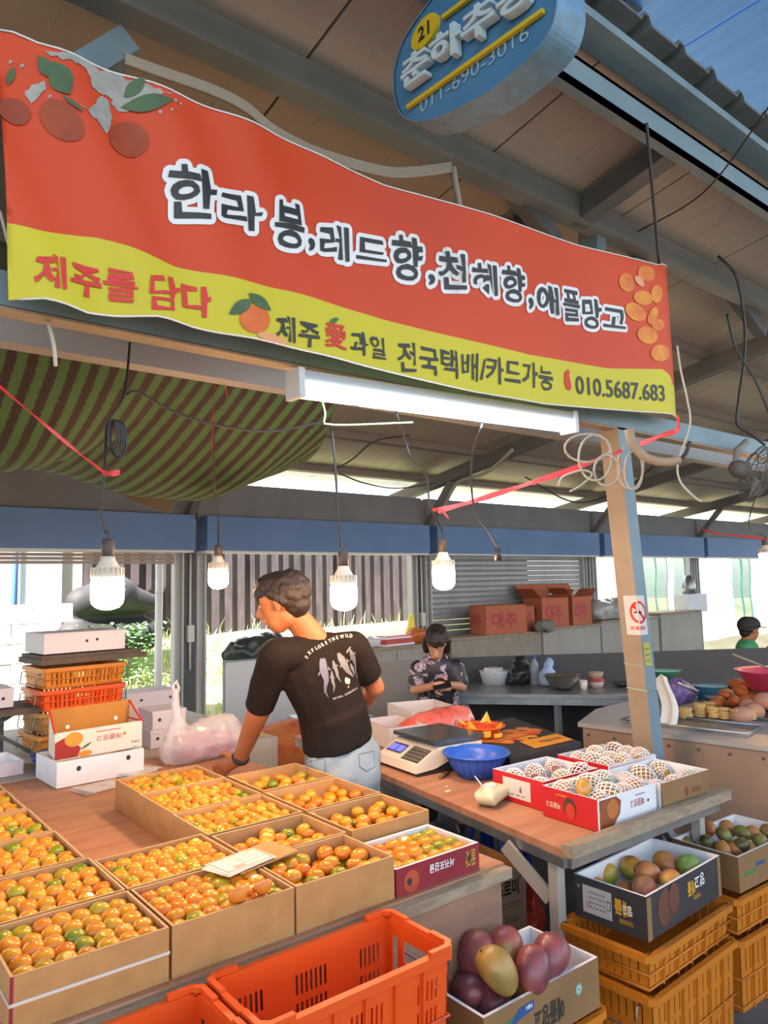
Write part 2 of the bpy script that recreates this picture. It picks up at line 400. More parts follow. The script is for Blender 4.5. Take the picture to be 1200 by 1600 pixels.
# arcade roof over the lane, high up
ar = bpy.data.objects.new('arcade_ceiling', None); COL.objects.link(ar); tag(ar, 'high blue-tinted sheet ceiling over the market lane', 'ceiling', kind='structure')
am = mesh_of('ceiling_sheet', MB().box(.01, 1.99, -3.4, 5.6, 6.6, 6.66), arcade)
for k in range(-6, 15): obj('ceiling_sheet', am, None, ar, loc=(k*2+.3, 0, 0))
at = thing('arcade_truss', 'dark steel truss bars crossing under the high blue ceiling', 'truss'); at['kind'] = 'structure'
a, b = PY(870, 78, 3.4), PY(1010, -40, 3.4)
A1, B1 = PY(880, 52, 3.6), PY(958, -22, 3.6); obj('truss_bar', MB().beam(A1+(A1-B1)*2, B1+(B1-A1)*3, .16, .12), paint_d, at)
A1, B1 = PY(915, 62, 3.3), PY(1020, -12, 3.3); obj('truss_bar', MB().beam(A1+(A1-B1)*2, B1+(B1-A1)*3, .16, .14), paint_d, at)
A1, B1 = PY(1185, -2, 3.9), PY(1215, 30, 3.9); obj('truss_bar', MB().beam(A1+(A1-B1)*3, B1+(B1-A1)*3, .2, .14), paint_d, at)

# truss of the stall front: top chord, web bars, lower fascia beam
tr = thing('front_truss', 'grey steel truss along the stall front behind the banner', 'truss'); tr['kind'] = 'structure'
obj('top_chord', MB().box(-4, 18, 2.13, 2.23, 3.45, 3.57), M('chord_paint', '7b7f80', .5, col2='6b6f70', scale=4), tr)
for p, q, w in (((795, 292), (868, 378), .07), ((925, 275), (925, 440), .12), ((1022, 380), (975, 430), .07), ((190, 80), (60, 160), .16), ((1130, 440), (1190, 520), .07)):
    obj('web_bar', MB().beam(PY(*p, 2.24), PY(*q, 2.24), w, .08), paint_sky_tint if w != .07 else paint_d, tr)
a = PY(925, 275, 2.15)
obj('bracket_arm', MB().beam((3.06, 2.2, 3.50), (3.0, 1.60, 3.585), .10, .11), M('bracket_dark', '5b6265', .5), tr)
mb = MB().box(-4, 18, 2.15, 2.165, 2.42, 2.52); mb.box(-4, 18, 2.165, 2.21, 2.50, 2.52); mb.mi = 1; mb.box(-4, 18, 2.15, 2.22, 2.412, 2.422)  # bottom flange coloured beige, channel face blue-grey
bm_ = obj('beam', mb, [paint_sky_tint, beige]); tag(bm_, 'blue-grey channel beam with beige underside running below the banner', 'beam', kind='structure')
mb = MB().box(-4, 18, 2.58, 2.66, 2.455, 2.535)
bm_ = obj('beam', mb, M('rail_grey', '90908e', .6)); tag(bm_, 'pale grey rail beam behind the banner beam carrying the green tarp', 'beam', kind='structure')

# the square post, leaning a little
c0 = PY(1018, 1150, 2.15); c1 = PY(965, 668, 2.15); sl = (c1.x-c0.x)/(c1.z-c0.z); X0 = c0.x-sl*c0.z
def postf(p): return Vector((p.x+X0+sl*p.z, p.y+2.15, p.z))
po = thing('post', 'leaning square steel post, beige side, front coloured blue-grey for sky light, behind the fruit table', 'post'); po['kind'] = 'structure'
dY = .11
mb = MB(); mb.box(0, .095, 0, dY, 0, 2.42, postf); me = mesh_of('shaft', mb, [paint_sky_tint, beige]); me.polygons[4].material_index = 1  # post is beige; sky light on its front is put into the colour
obj('shaft', me, None, po)
# no smoking sheet wrapped on the post's corner: pieces on both faces
mb = MB(); z0, z1 = 1.36, 1.56
mb.box(-.0016, -.0006, 0, .075, z0, z1, postf); mb.box(-.0016, .066, -.0016, -.0006, z0, z1, postf)
sn = obj('notice', mb, M('notice_paper', 'c9c3be', .5)); tag(sn, 'taped no-smoking notice sheet with red ring wrapped round the post', 'sign')
def wrap(p):   # p.x = distance along the wrapped sheet, 0 at the corner, negative on the beige side
    return postf(Vector((p.x, -.0024, p.z))) if p.x >= 0 else postf(Vector((-.0024, -p.x, p.z)))
cx, cz = 0.012, 1.475
ring = MB(); n = 40
for r0, r1 in ((.044, .058),):
    vs = [];
    for k in range(n):
        a = 2*pi*k/n
        for r in (r0, r1): vs.append(wrap(Vector((cx+r*_c(a)*1.0, 0, cz+r*_s(a)))))
    ring.add(vs, [(2*k, 2*k+1, (2*k+3) % (2*n), (2*k+2) % (2*n)) for k in range(n)])
vs = []
for k in range(9):
    t = k/8*2-1; vs += [wrap(Vector((cx+t*.036+.006, 0, cz-t*.036+.006))), wrap(Vector((cx+t*.036-.006, 0, cz-t*.036-.006)))]
ring.add(vs, [(2*k, 2*k+1, 2*k+3, 2*k+2) for k in range(8)])
obj('red_ring', ring, redp, sn)
vs = []
for k in range(7): t = k/6; vs += [wrap(Vector((cx-.034+t*.05, 0, cz-.004))), wrap(Vector((cx-.034+t*.05, 0, cz+.004)))]
obj('cigarette', MB().add(vs, [(2*k, 2*k+1, 2*k+3, 2*k+2) for k in range(6)]), ink, sn)
text('lettering', 'NO SMOKING', (-.05, 0, 1.385), (1, 0, 0), (0, 0, 1), .10, redp, sn, height=.02, fn=lambda p: wrap(Vector((p.x, 0, p.z))), bold=.02)
yn = obj('notice', MB().box(.012, .07, -.0022, -.0008, 1.20, 1.32, postf), M('yellow_notice', 'a5a23a', .6)); tag(yn, 'small yellow paper notice taped on the post below the no-smoking sheet', 'sign')
for k in range(3): obj('printed_line', MB().box(.02, .06, -.003, -.0021, 1.225+k*.03, 1.232+k*.03, postf), M('dim_print', '6b6a3a', .6), yn)
mb = MB()
for (z, th) in ((1.08, .005), (1.205, .003)):
    mb.tube([postf(V(-.003, -.003, z)), postf(V(.098, -.003, z-.01)), postf(V(.098, dY+.003, z+.01)), postf(V(-.003, dY+.003, z+.004))], th*.6, 5, close=True)
tag(obj('twine', mb, M('green_twine', '9fc9a0', .6)), 'thin green twine tied round the post below the notices', 'twine')

# back wall: steel columns, shutter boxes, one closed shutter
cols = (-.35, 2.84, 5.67, 8.88, 11.75, 14.9)
for i, X in enumerate(cols):
    c = thing('column', 'steel back wall column with pale shutter tracks, %s from the left' % ['first', 'second', 'third', 'fourth', 'fifth', 'sixth'][i], 'column', (X, 6.45, 0)); c['kind'] = 'structure'
    obj('column_core', MB().box(-.05, .05, 0, .12, 0, 2.6), paint_d, c)
    for s in (-1, 1):
        mb = MB().box(s*.11-.045, s*.11+.045, .02, .05, 0, 2.0); mb.box(s*.11-.045, s*.11-.03, -.03, .02, 0, 2.0); mb.box(s*.11+.03, s*.11+.045, -.03, .02, 0, 2.0)
        obj('shutter_track', mb, M('track_paint', 'b9bcbb', .5), c)
    mb = MB().tube([(.0, -.02, 1.95), (.0, -.02, .9)], .012, 6); obj('conduit', mb, M('conduit_grey', 'c5c4bd', .5), c)
    obj('switch_box', MB().box(-.03, .03, -.05, 0, 1.15, 1.30), M('switch_white', 'c9c9c4', .5), c)
for i in range(5):
    x0, x1 = cols[i]+.06, cols[i+1]-.06
    h = thing('shutter_box', '%s shutter housing from the left, grey top and blue lower front' % ['first', 'second', 'third', 'fourth', 'fifth'][i], 'shutter', (0, 0, 0)); h['kind'] = 'structure'
    obj('upper_panel', MB().box(x0-.02, x1+.02, 6.36, 6.42, 2.27, 2.62), hoodg, h)
    mb = MB().box(x0, x1, 6.20, 6.44, 1.975, 2.29); me = mesh_of('lower_box', mb, [hoodb, hoodg]); me.polygons[1].material_index = 1; obj('lower_box', me, None, h)
    obj('bottom_lip', MB().box(x0, x1, 6.22, 6.43, 1.955, 1.975), white_card, h)
    if i == 0:
        sh = thing('shutter', 'raised roller shutter, bottom bars showing under the leftmost box', 'shutter'); sh['kind'] = 'structure'
        for k in range(3): obj('slat', MB().box(x0+.06, x1-.06, 6.445, 6.46, 1.86+k*.032, 1.887+k*.032), M('tan_slat', '9b8c80', .5), sh)
    if i == 2:
        sh = thing('shutter', 'closed grey roller shutter behind the cartons', 'shutter'); sh['kind'] = 'structure'
        mb = MB(); w = x1-x0-.1
        yy = [(0, 0), (.012, .012), (.012, .05), (0, .062)]
        vs = [(xx, -a, b) for xx in (0, w) for a, b in yy]+[(xx, .004, b) for xx in (0, w) for b in (0, .062)]
        mb.add(vs, [(0, 1, 5, 4), (1, 2, 6, 5), (2, 3, 7, 6), (8, 10, 11, 9)])
        sl_ = mesh_of('slat', mb, slatm)
        for k in range(22): obj('slat', sl_, None, sh, loc=(x0+.05, 6.47, .56+k*.064))
        obj('bottom_bar', MB().box(x0+.05, x1-.05, 6.45, 6.49, .50, .56), slatm, sh)

# outside behind the openings
def hz(x, y): return -.05+max(0, min(1, (y-7.2)/2.2))*(1.0 if x > 1.5 else .5)+.07*noise.noise(Vector((x*.8, y*.8, 0)))
mb = MB().grid(lambda u, v: Vector((-6+30*u, 6.7+12*v, hz(-6+30*u, 6.7+12*v) if v > 0 else -.06)), 60, 40)
tag(struct('ground', mb, soil), 'sunlit bank of soil rising outside the back openings', 'ground')
mb = MB(); gr = random.Random(3)
for k in range(5200):
    x = gr.uniform(1.9, 9); y = gr.uniform(7.0, 9.3); z = hz(x, y)
    h = gr.uniform(.08, .26)*(1.7 if gr.random() < .12 else 1); a = gr.uniform(0, 2*pi); l = gr.uniform(.02, .16); w = gr.uniform(.004, .009)
    d = Vector((_c(a), _s(a), 0)); s_ = Vector((-_s(a), _c(a), 0))*w; p = Vector((x, y, z-.02))
    mb.add([p-s_, p+s_, p+d*l*.35+s_*.8+V(0, 0, h*.7), p+d*l*.35-s_*.8+V(0, 0, h*.7), p+d*l+V(0, 0, h)], [(0, 1, 2, 3), (3, 2, 4)])
tag(obj('grass', mb, M('grass', '9fc46a', .7, col2='d0d69a', scale=3)), 'tall green and straw grass growing on the bank outside', 'grass', kind='stuff')
mb = MB()
for k in range(900):     # leafy weeds by the block wall
    x = gr.gauss(2.95, .24); y = gr.uniform(8.2, 8.8); z = gr.uniform(.6, 1.25); a = gr.uniform(0, 2*pi); t = gr.uniform(-.6, .6); l = gr.uniform(.04, .08)
    d = Vector((_c(a), _s(a), t)).normalized()*l; s_ = Vector((-_s(a), _c(a), 0))*l*.3; p = Vector((x, y, z))
    mb.add([p, p+d*.5+s_, p+d, p+d*.5-s_], [(0, 1, 2, 3)])
tag(obj('weeds', mb, M('leaf_green', '6fae5b', .6, col2='8cc474', scale=4)), 'bright leafy weeds beside the white block wall', 'plant', kind='stuff')
# weathered corrugated fence, one sheet each
fe = thing('fence', 'tall weathered corrugated sheet fence behind the grass outside', 'fence')
for k in range(11):
    mb = MB(); vs = []; n = 9
    for zz in (0, 1):
        for i in range(n):
            vs.append((i*.106, (.035 if i % 2 else 0), zz*(2.6+.1*_s(k*2.1))))
    mb.add(vs+[(v[0], v[1]+.01, v[2]) for v in vs], [(i, i+1, n+i+1, n+i) for i in range(n-1)]+[(2*n+i, 3*n+i, 3*n+i+1, 2*n+i+1) for i in range(n-1)]+[(n+i, n+i+1, 3*n+i+1, 3*n+i) for i in range(n-1)])
    obj('fence_sheet', mb, fencem, fe, loc=(2.9+k*.82, 10.2+.02*(k % 2), .5))
# whitewashed block wall on the left
bw = thing('block_wall', 'white sunlit concrete block wall outside, left of the grass', 'wall')
bm1 = mesh_of('block', MB().box(.004, .396, 0, .15, .004, .196), M('white_block', 'e6e2da', .9, col2='cfccc4', scale=5, bump=.1))
for r in range(7):
    for k in range(5 if r % 2 else 6):
        xx = -.06+k*.4+(.2 if r % 2 else 0)
        obj('block', bm1, None, bw, loc=(xx, 8.3+R.uniform(-.004, .004), .1+r*.2))
bh = thing('house', 'white rendered house wall with blue drainpipe beyond the block wall', 'house')
obj('house_wall', MB().box(-3, 2.75, 9.4, 9.7, -.1, 3.2), concrete, bh); obj('drainpipe', MB().tube([(1.98, 9.34, .2), (1.98, 9.34, 3.2)], .035, 8), M('blue_pipe', '3f66b0', .5), bh)
obj('door_panel', MB().box(2.05, 2.5, 9.35, 9.4, .1, 3), M('pale_door', 'b9cfe0', .6), bh)
# covered heap
cov = remesh([(V(2.55, 8.7, 1.50), V(2.95, 8.7, 1.58), .18, .22), (V(2.95, 8.7, 1.55), V(3.4, 8.7, 1.46), .20, .10), (V(2.5, 8.75, 1.1), V(3.3, 8.75, 1.1), .22, .2)], .04, 3)
cov.materials.append(M('grey_sheeting', '262427', .7, col2='322f33', scale=3, bump=.4, bscale=5)); tag(obj('covered_heap', cov, None), 'dark grey sheet covering a bulky heap outside behind the bulb', 'tarp')
tag(obj('drainpipe', MB().tube([(2.62, 6.62, .0), (2.62, 6.62, 1.96)], .035, 10).tube([(2.62, 6.62, 1.60), (2.62, 6.62, 1.62)], .04, 10), M('white_pipe', 'd9dcdc', .4)), 'white plastic drainpipe standing left of the second back column', 'pipe')
tg = M('teal_net', '56b8a8', .6, col2='7fd0c2', scale=6, alpha=.8)
for nm, xa, lb in (('netting', 11.15, 'teal netting hung outside left of the fifth column'), ('netting', 12.1, 'teal netting hung outside right of the fifth column'), ('netting', 14.2, 'teal netting hung outside at the far right edge')):
    tag(obj(nm, MB().grid(lambda u, v: Vector((xa+u*.8+.03*_s(v*9), 7.0+.06*_s(u*14), 2.0-v*(1.1+.3*u))), 14, 8), tg), lb, 'net')
ln = struct('bounce_ground', MB().box(-30, 40, -30, -2.2, -.1, .004), M('bounce_concrete', '5f5b55', .9, col2='54504b', scale=2)); tag(ln, 'unseen concrete ground added behind the camera to bounce sunlight', 'ground')  # unseen ground, added so sunlight bounces onto the ceiling and fronts
# ================================================================ BANNER
BY = 2.03
def interp(pts, x):
    if x <= pts[0][0]: return pts[0][1]
    for a, b in zip(pts, pts[1:]):
        if x <= b[0]: return lerp(a[1], b[1], (x-a[0])/(b[0]-a[0]))
    return pts[-1][1]
def toXZ(px): return [(PY(a, b, BY).x, PY(a, b, BY).z) for a, b in px]
BT = toXZ([(-30, -5), (0, 25), (20, 32), (65, 65), (250, 138), (400, 196), (600, 289), (765, 337), (900, 382), (1025, 414), (1052, 411)])
BB = toXZ([(17, 460), (75, 465), (135, 487), (200, 492), (250, 495), (300, 510), (450, 542), (600, 579), (740, 612), (850, 632), (960, 640), (1040, 646), (1066, 650)])
BL = toXZ([(12, 341), (65, 357), (150, 367), (200, 385), (275, 415), (350, 432), (450, 455), (600, 499), (725, 530), (825, 555), (950, 575), (1035, 577), (1060, 600)])
bxl = lambda z: PY(0, 60, BY).x-.0+ (3.2-z)*.06
XR0 = PY(1041, 500, BY).x; XR = PY(1060, 500, BY).x
def bwave(X, Z):
    k = max(0, 1-(X-.35)/1.3)
    w = .016*k*_s((X*2.2+(Z-2.4)*1.0)*9.5)+.006*_s(X*5+Z*2)+.003*_s(X*1.7+1)
    if X > XR0: w += .05*((X-XR0)/(XR-XR0))
    if X < .55: w += .03*max(0, (.55-X)/.15)
    return w
def bfn(p): return Vector((p.x, p.y+bwave(p.x, p.z), p.z))
ban_r = M('banner_red', 'cc4618', .6, col2='c13b14', scale=1.2); ban_y = M('banner_yellow', 'c9bf1e', .55, col2='beb41c', scale=1.2)
mb = MB(); NU = 150; xs = [lerp(.30, XR, i/NU) for i in range(NU+1)]
rows = 22; vs = []
for j in range(rows+1):
    for X in xs:
        zt, zb, zl = interp(BT, X), interp(BB, X), interp(BL, X)
        z = lerp(zt, zl, j/16) if j <= 16 else lerp(zl, zb, (j-16)/6)
        XX = max(X, bxl(z)) if X < .6 else X
        vs.append(bfn(Vector((XX, BY, z))))
mb.sm = True; w_ = NU+1
fs = [(j*w_+i, j*w_+i+1, (j+1)*w_+i+1, (j+1)*w_+i) for j in range(rows) for i in range(NU)]
nv = len(vs); vs2 = [v+V(0, .0015, 0) for v in vs]
mb.add(vs, fs); mb.add(vs2, [tuple(reversed(f)) for f in fs])
me = mesh_of('banner', mb, [ban_r, ban_y]); k_ = len(fs)
for q, p in enumerate(me.polygons):
    if (q % k_)//NU >= 16: p.material_index = 1
ban = obj('banner', me, None); tag(ban, 'long red and yellow fruit banner with lettering tied along the stall front', 'banner')
def hem(P, n0=0): return [bfn(Vector((lerp(P[0][0] if n0 == 0 else .38, XR, i/120), BY-.002, interp(P, lerp(P[0][0] if n0 == 0 else .38, XR, i/120))))) for i in range(121)]
obj('hem', MB().tube([q for q in hem(BT) if q.x > .36], .0035, 4), white, ban); obj('hem', MB().tube([q for q in hem(BB) if q.x > .42], .003, 4), white, ban)
def btext(name, s, O, E_, T, mat, bold, eps=.004, ref=None, wob=0, ring=0):
    o, e, t = PY(*O, BY), PY(*E_, BY), PY(*T, BY)
    U = e-o; return text(name, s, o, U, V(0, 0, 1), U.length, mat, ban, height=t.z-o.z, bold=bold, fn=bfn, eps=eps, ref=ref, wob=wob, ring=ring, ml=.045)
main = '한라봉,레드향,천혜향,애플망고'
GL = [('한', 262, 335, 258, 336, 350), ('라', 344, 408, 298, 352, 366), ('봉', 427, 475, 314, 386, 395), (',', 480, 491, 372, 394, 396), ('레', 500, 546, 350, 404, 412), ('드', 556, 605, 370, 404, 412), ('향', 613, 660, 368, 436, 442), (',', 669, 679, 428, 446, 448),
      ('천', 684, 728, 394, 450, 456), ('혜', 736, 775, 412, 460, 466), ('향', 782, 818, 418, 472, 477), (',', 823, 831, 466, 485, 486), ('애', 837, 873, 446, 489, 495), ('플', 880, 907, 452, 500, 505), ('망', 911, 941, 466, 512, 516), ('고', 943, 978, 480, 510, 516)]
for g_, x0, x1, yt, yb0, yb1 in GL:
    btext('lettering', g_, (x0, yb0), (x1, yb1), (x0, yt), ink, .020 if g_ != ',' else .03, eps=.006, wob=.012 if g_ != ',' else .0)
    btext('lettering_outline', g_, (x0, yb0), (x1, yb1), (x0, yt), white, .020 if g_ != ',' else .03, eps=.0035, wob=.012 if g_ != ',' else .0, ring=.017)
btext('lettering', '제주를', (54, 446), (214, 474), (54, 393), redp, .022, wob=.012); btext('lettering', '담다', (232, 482), (332, 499), (232, 428), redp, .018, wob=.012)
btext('lettering', '제주', (430, 533), (498, 545), (430, 493), ink, .016, wob=.01); btext('lettering', '愛', (505, 542), (541, 549), (505, 502), redp, .02)
btext('lettering', '과일', (547, 553), (602, 563), (547, 517), ink, .014, wob=.01)
btext('lettering', '전국택배/카드가능', (622, 580), (862, 612), (622, 533), ink, .012, wob=.01)
btext('lettering', '010.5687.683', (899, 616), (1038, 628), (899, 587), ink, .012)
def bshape(name, pts, mat, eps=.004):
    vs, fs = refine([PY(x, y, BY)-V(0, eps, 0) for x, y in pts], [tuple(range(len(pts)))], .05); return obj(name, MB().add([bfn(v) for v in vs], fs), mat, ban)
def pe(cx, cy, a, b, rot, n=22): return ell(cx, cy, a, b, n, rot)
print_org = M('printed_orange', 'a8481c', .6, col2='7d3014', scale=9); print_org2 = M('printed_kumquat', 'e0962e', .6, col2='c9622a', scale=14)
print_leaf = M('printed_leaf', '4c6a44', .6, col2='3a5238', scale=16); splash = M('printed_splash', 'a9aaa6', .6, col2='85857f', scale=20)
bshape('printed_orange', pe(98, 186, 42, 22, .85), print_org); bshape('printed_orange', pe(202, 216, 32, 28, .3), print_org)
bshape('printed_orange', pe(28, 160, 28, 20, .6), M('printed_dark_orange', '8f3d22', .6))
def leaf(x0, y0, x1, y1, w):
    dx, dy = x1-x0, y1-y0; L = math.hypot(dx, dy); nx, ny = -dy/L, dx/L; o = []
    for k in range(9): t = k/8; o.append((x0+dx*t+nx*w*_s(pi*t), y0+dy*t+ny*w*_s(pi*t)))
    for k in range(7, 0, -1): t = k/8; o.append((x0+dx*t-nx*w*_s(pi*t), y0+dy*t-ny*w*_s(pi*t)))
    return o
for a in ((62, 82, 82, 120, 9), (82, 95, 108, 150, 17), (190, 165, 268, 160, 13), (195, 150, 225, 124, 11), (18, 118, 28, 88, 6), (96, 148, 130, 180, 3)): bshape('printed_leaf', leaf(*a), print_leaf, .006)
rs = random.Random(5)
def jag(pts, amp, n=4):
    o = []
    for p, q in zip(pts, pts[1:]+pts[:1]):
        for k in range(n):
            t = k/n; o.append((lerp(p[0], q[0], t)+rs.uniform(-amp, amp), lerp(p[1], q[1], t)+rs.uniform(-amp, amp)))
    return o
sp_pts = [(125+t*230/12*.62, 72+t*6.9) for t in range(13)]
bshape('printed_splash', jag([(70, 74), (110, 84), (150, 100), (190, 117), (240, 138), (268, 150), (240, 156), (214, 168), (186, 170), (175, 150), (150, 138), (140, 112), (118, 98), (96, 92)], 4), splash, .003)
bshape('printed_splash', jag([(118, 162), (140, 172), (150, 160), (156, 148), (168, 150), (176, 174), (172, 200), (166, 208), (154, 190), (138, 178)], 3), splash, .003)
bshape('printed_splash', jag([(44, 128), (70, 120), (76, 136), (56, 148)], 3), splash, .003)
for x, y, r in ((23, 80, 3), (40, 90, 3), (272, 160, 3), (280, 165, 2.5), (265, 175, 2), (248, 178, 3), (80, 146, 3)): bshape('printed_drop', pe(x, y, r, r, 0, 8), splash, .003)
bshape('printed_tangerine', pe(396, 500, 24, 22, .2), M('printed_tangerine', 'd8702c', .6, col2='c95a24', scale=12)); bshape('printed_segment', pe(424, 530, 26, 7, .25), M('printed_peel', 'd99a62', .6), .0035)
bshape('printed_leaf', leaf(356, 492, 392, 470, 10), print_leaf, .006); bshape('printed_leaf', leaf(385, 460, 422, 486, 9), print_leaf, .006); bshape('printed_leaf', leaf(512, 506, 528, 498, 4), grnp, .006)
for a in ((978, 442, 15, 11, 1.2), (1008, 428, 14, 12, .4), (1003, 466, 15, 11, .3), (992, 488, 18, 12, .7), (1010, 524, 16, 13, .5), (1018, 494, 14, 7, 1.9), (1024, 460, 9, 14, 0), (1026, 508, 10, 9, 0), (1030, 552, 15, 13, 0)): bshape('printed_kumquat', pe(*a), print_org2)
bshape('printed_segment', pe(997, 440, 10, 5, .9), M('printed_flesh', 'd99a7a', .6), .0045)
bshape('phone_mark', [(880, 583), (886, 577), (889, 582), (886, 588), (887, 600), (891, 605), (889, 611), (883, 608), (880, 598)], redp)

# ================================================================ HANGING OVAL SIGN
SX = 1.45
sg_blue = M('sign_blue', '4d84ad', .45, col2='3f739c', scale=4); sg_rim = M('sign_rim', '5f8cae', .5, col2='55707f', scale=22, amt=.5)
outl = [(618, 112), (619, 150), (630, 178), (650, 188), (678, 185), (718, 168), (768, 140), (826, 92), (856, 55), (868, 20), (870, -15), (862, -60), (835, -92), (795, -98), (745, -72), (700, -30), (660, 22), (632, 66)]
P3 = bez([PX(a, b, SX) for a, b in outl+outl[:1]], 4)[:-1]
sgn = thing('hanging_sign', 'blue oval hanging shop sign with raised white letters above the banner', 'sign')
obj('sign_face', MB().add(P3, [tuple(range(len(P3)))]), sg_blue, sgn)
mb = MB(); n = len(P3); c_ = sum(P3, Vector())/n
o1 = [p+(p-c_)*.02 for p in P3]
mb.add([p+V(-.006, 0, 0) for p in o1]+[p+V(.11, 0, 0) for p in o1]+[p+V(-.006, 0, 0) for p in P3], [(i, n+i, n+(i+1) % n, (i+1) % n) for i in range(n)]+[(i, (i+1) % n, 2*n+(i+1) % n, 2*n+i) for i in range(n)]+[tuple(range(n, 2*n))])
obj('sign_rim', mb, sg_rim, sgn)
sU = V(0, -1, 0); sV = V(0, 0, 1)
def stext(s, O, E_, T, mat, bold, ext=0, eps=.004, height=None):
    o, e, t = PX(*O, SX), PX(*E_, SX), PX(*T, SX)
    return text('raised_letter' if ext else 'lettering', s, o, e-o, V(0, 0, 1), (e-o).length, mat, sgn, height=t.z-o.z, bold=bold, extrude=ext, eps=eps)
sw = M('sign_white', 'b9cfd4', .5)
stext('춘하추동', (640, 149), (846, 5), (640, 103), sw, .022, .1, .022)
stext('011-690-3016', (658, 178), (828, 60), (658, 158), M('sign_line', '8fb0c4', .5), .0)
sy = M('sign_yellow', 'cdb21c', .5)
obj('yellow_bar', MB().beam(PX(637, 168, SX-.01), PX(849, 17, SX-.01), .012, .012), sy, sgn); obj('yellow_bar', MB().beam(PX(692, 28, SX-.01), PX(790, -45, SX-.01), .012, .012), sy, sgn)
p0 = PX(667, 52, SX); el_ = [p0+sU*x+sV*y for x, y in ell(0, 0, .062, .045, 28, .12)]
obj('yellow_oval', MB().plate([p+V(-.012, 0, 0) for p in el_], .014, (1, 0, 0)), sy, sgn)
text('lettering', '21', p0-sU*.026-sV*.022, sU, sV, .052, ink, sgn, height=.045, bold=.02, eps=.0145)
obj('hanger', MB().tube([PX(690, -20, SX+.05), PX(700, 5, SX+.03), PX(678, -5, SX+.02)], .006, 5).tube([c_+V(.05, 0, .2), c_+V(.05, 0, .62)], .008, 6), black, sgn)

# ================================================================ TUBE LIGHT UNDER THE BEAM
ta, tb = PY(462, 618, 2.14), PY(890, 674, 2.14)
tl = thing('tube_light', 'long white tube light glowing under the banner beam', 'lamp', (ta+tb)/2)
dv = (tb-ta); L_ = dv.length; ang = math.asin(dv.z/L_)
def tf(p): return Vector((p.x*_c(ang)-p.z*_s(ang), p.y, p.x*_s(ang)+p.z*_c(ang)))
glow = M('tube_glow', 'eef4ff', .3, emit=12); lampw = M('lamp_white', '8e9499', .5)
obj('lamp_body', MB().box(-L_/2, L_/2, -.036, .036, .040, .085, tf), lampw, tl)
vs = [];
for x in (-L_/2+.01, L_/2-.01):
    for k in range(9): a = -pi*k/8; vs.append(tf(Vector((x, .043*_c(a), .042+.050*_s(a)))))
mb = MB(); mb.sm = True; mb.add(vs, [(k, k+1, 10+k, 9+k) for k in range(8)]+[(0, 9, 17, 8)]); obj('diffuser', mb, glow, tl)
for s in (-1, 1): obj('end_cap', MB().box(s*L_/2-.012, s*L_/2+.012, -.046, .046, -.012, .090, tf), M('cap_grey', 'b9bcc0', .4), tl)

# ================================================================ BULBS ON CORDS
bglow = M('bulb_glow', 'ffc48c', .3, emit=150); bhous = M('bulb_housing', 'cfc6b4', .4)
dome = [(.047, .02), (.05, 0), (.05, -.045), (.046, -.062), (.034, -.074), (.018, -.08), (.004, -.082)]
def bulb(px, py, d, label, cordpts, glowm=bglow, k=1.0, off=False):
    p = PD(px, py, d); t = thing('bulb', label, 'lamp', p, 0)
    mb = MB().lathe([(.021*k, .085), (.024*k, .072), (.046*k, .035), (.049*k, .022), (.047*k, .018)], 20)
    for j in range(20): a = 2*pi*j/20; mb.box(-.0018, .0018, .035*k, .0505*k, .02, .05, lambda q, a=a: Vector((q.x*_c(a)-q.y*_s(a), q.x*_s(a)+q.y*_c(a), q.z)))
    obj('bulb_housing', mb, bhous, t); obj('bulb_dome', MB().lathe([(r*k, z*k) for r, z in dome], 20), glowm, t)
    obj('socket', MB().lathe([(.014, .14), (.02, .135), (.021, .08), (.018, .078)], 12), M('brown_socket', '4a3c34', .5), t)
    pts = [(q if isinstance(q, Vector) else PD(*q))-p for q in cordpts]+[V(0, 0, .16), V(0, 0, .135)]
    obj('cord', MB().tube(bez(pts, 6), .0045, 5), cable, t)
    return t
bulb(168, 912, 2.3, 'lit warm bulb hanging above the tall crate stack, nearest and largest bulb', [(203, 535, 2.55), (197, 600, 2.5), (188, 630, 2.45), (168, 662, 2.4), (165, 705, 2.35), (163, 740, 2.3), (157, 795, 2.3), (164, 830, 2.3)])
bulb(341, 895, 3.7, 'lit warm bulb hanging by the second back column, small', [(337, 575, 3.0), (334, 650, 3.2), (335, 760, 3.5), (340, 800, 3.6)])
bulb(537, 920, 2.75, 'lit bulb hanging beside the black-shirted seller head', [(508, 655, 2.9), (518, 672, 2.85), (523, 720, 2.8), (528, 800, 2.75), (532, 850, 2.75)])
bulb(693, 893, 3.25, 'lit warm bulb hanging in front of the closed shutter', [PY(612, 628, 2.60), (618, 642, 3.0), (634, 690, 3.1), (642, 715, 3.1), (666, 745, 3.2), (672, 790, 3.2), (689, 825, 3.25)])
bulb(1196, 868, 6.0, 'far warm bulb at the right edge of the picture by the green-shirted man', [(1196, 690, 5.6), (1185, 760, 5.8), (1170, 820, 5.9)])
e5 = PD(778, 868, 3.2); es = thing('empty_socket', 'empty black bulb socket hanging before the closed shutter', 'socket', e5)
obj('socket', MB().lathe([(.006, .035), (.014, .03), (.017, -.02), (.014, -.022)], 10), black, es)
obj('cord', MB().tube(bez([PY(752, 655, 2.60)-e5]+[PD(a, b, c)-e5 for a, b, c in ((752, 668, 3.02), (739, 705, 3.1), (737, 765, 3.15), (745, 805, 3.2), (764, 832, 3.2), (776, 852, 3.2))]+[V(0, 0, .03)], 6), .0045, 5), cable, es)

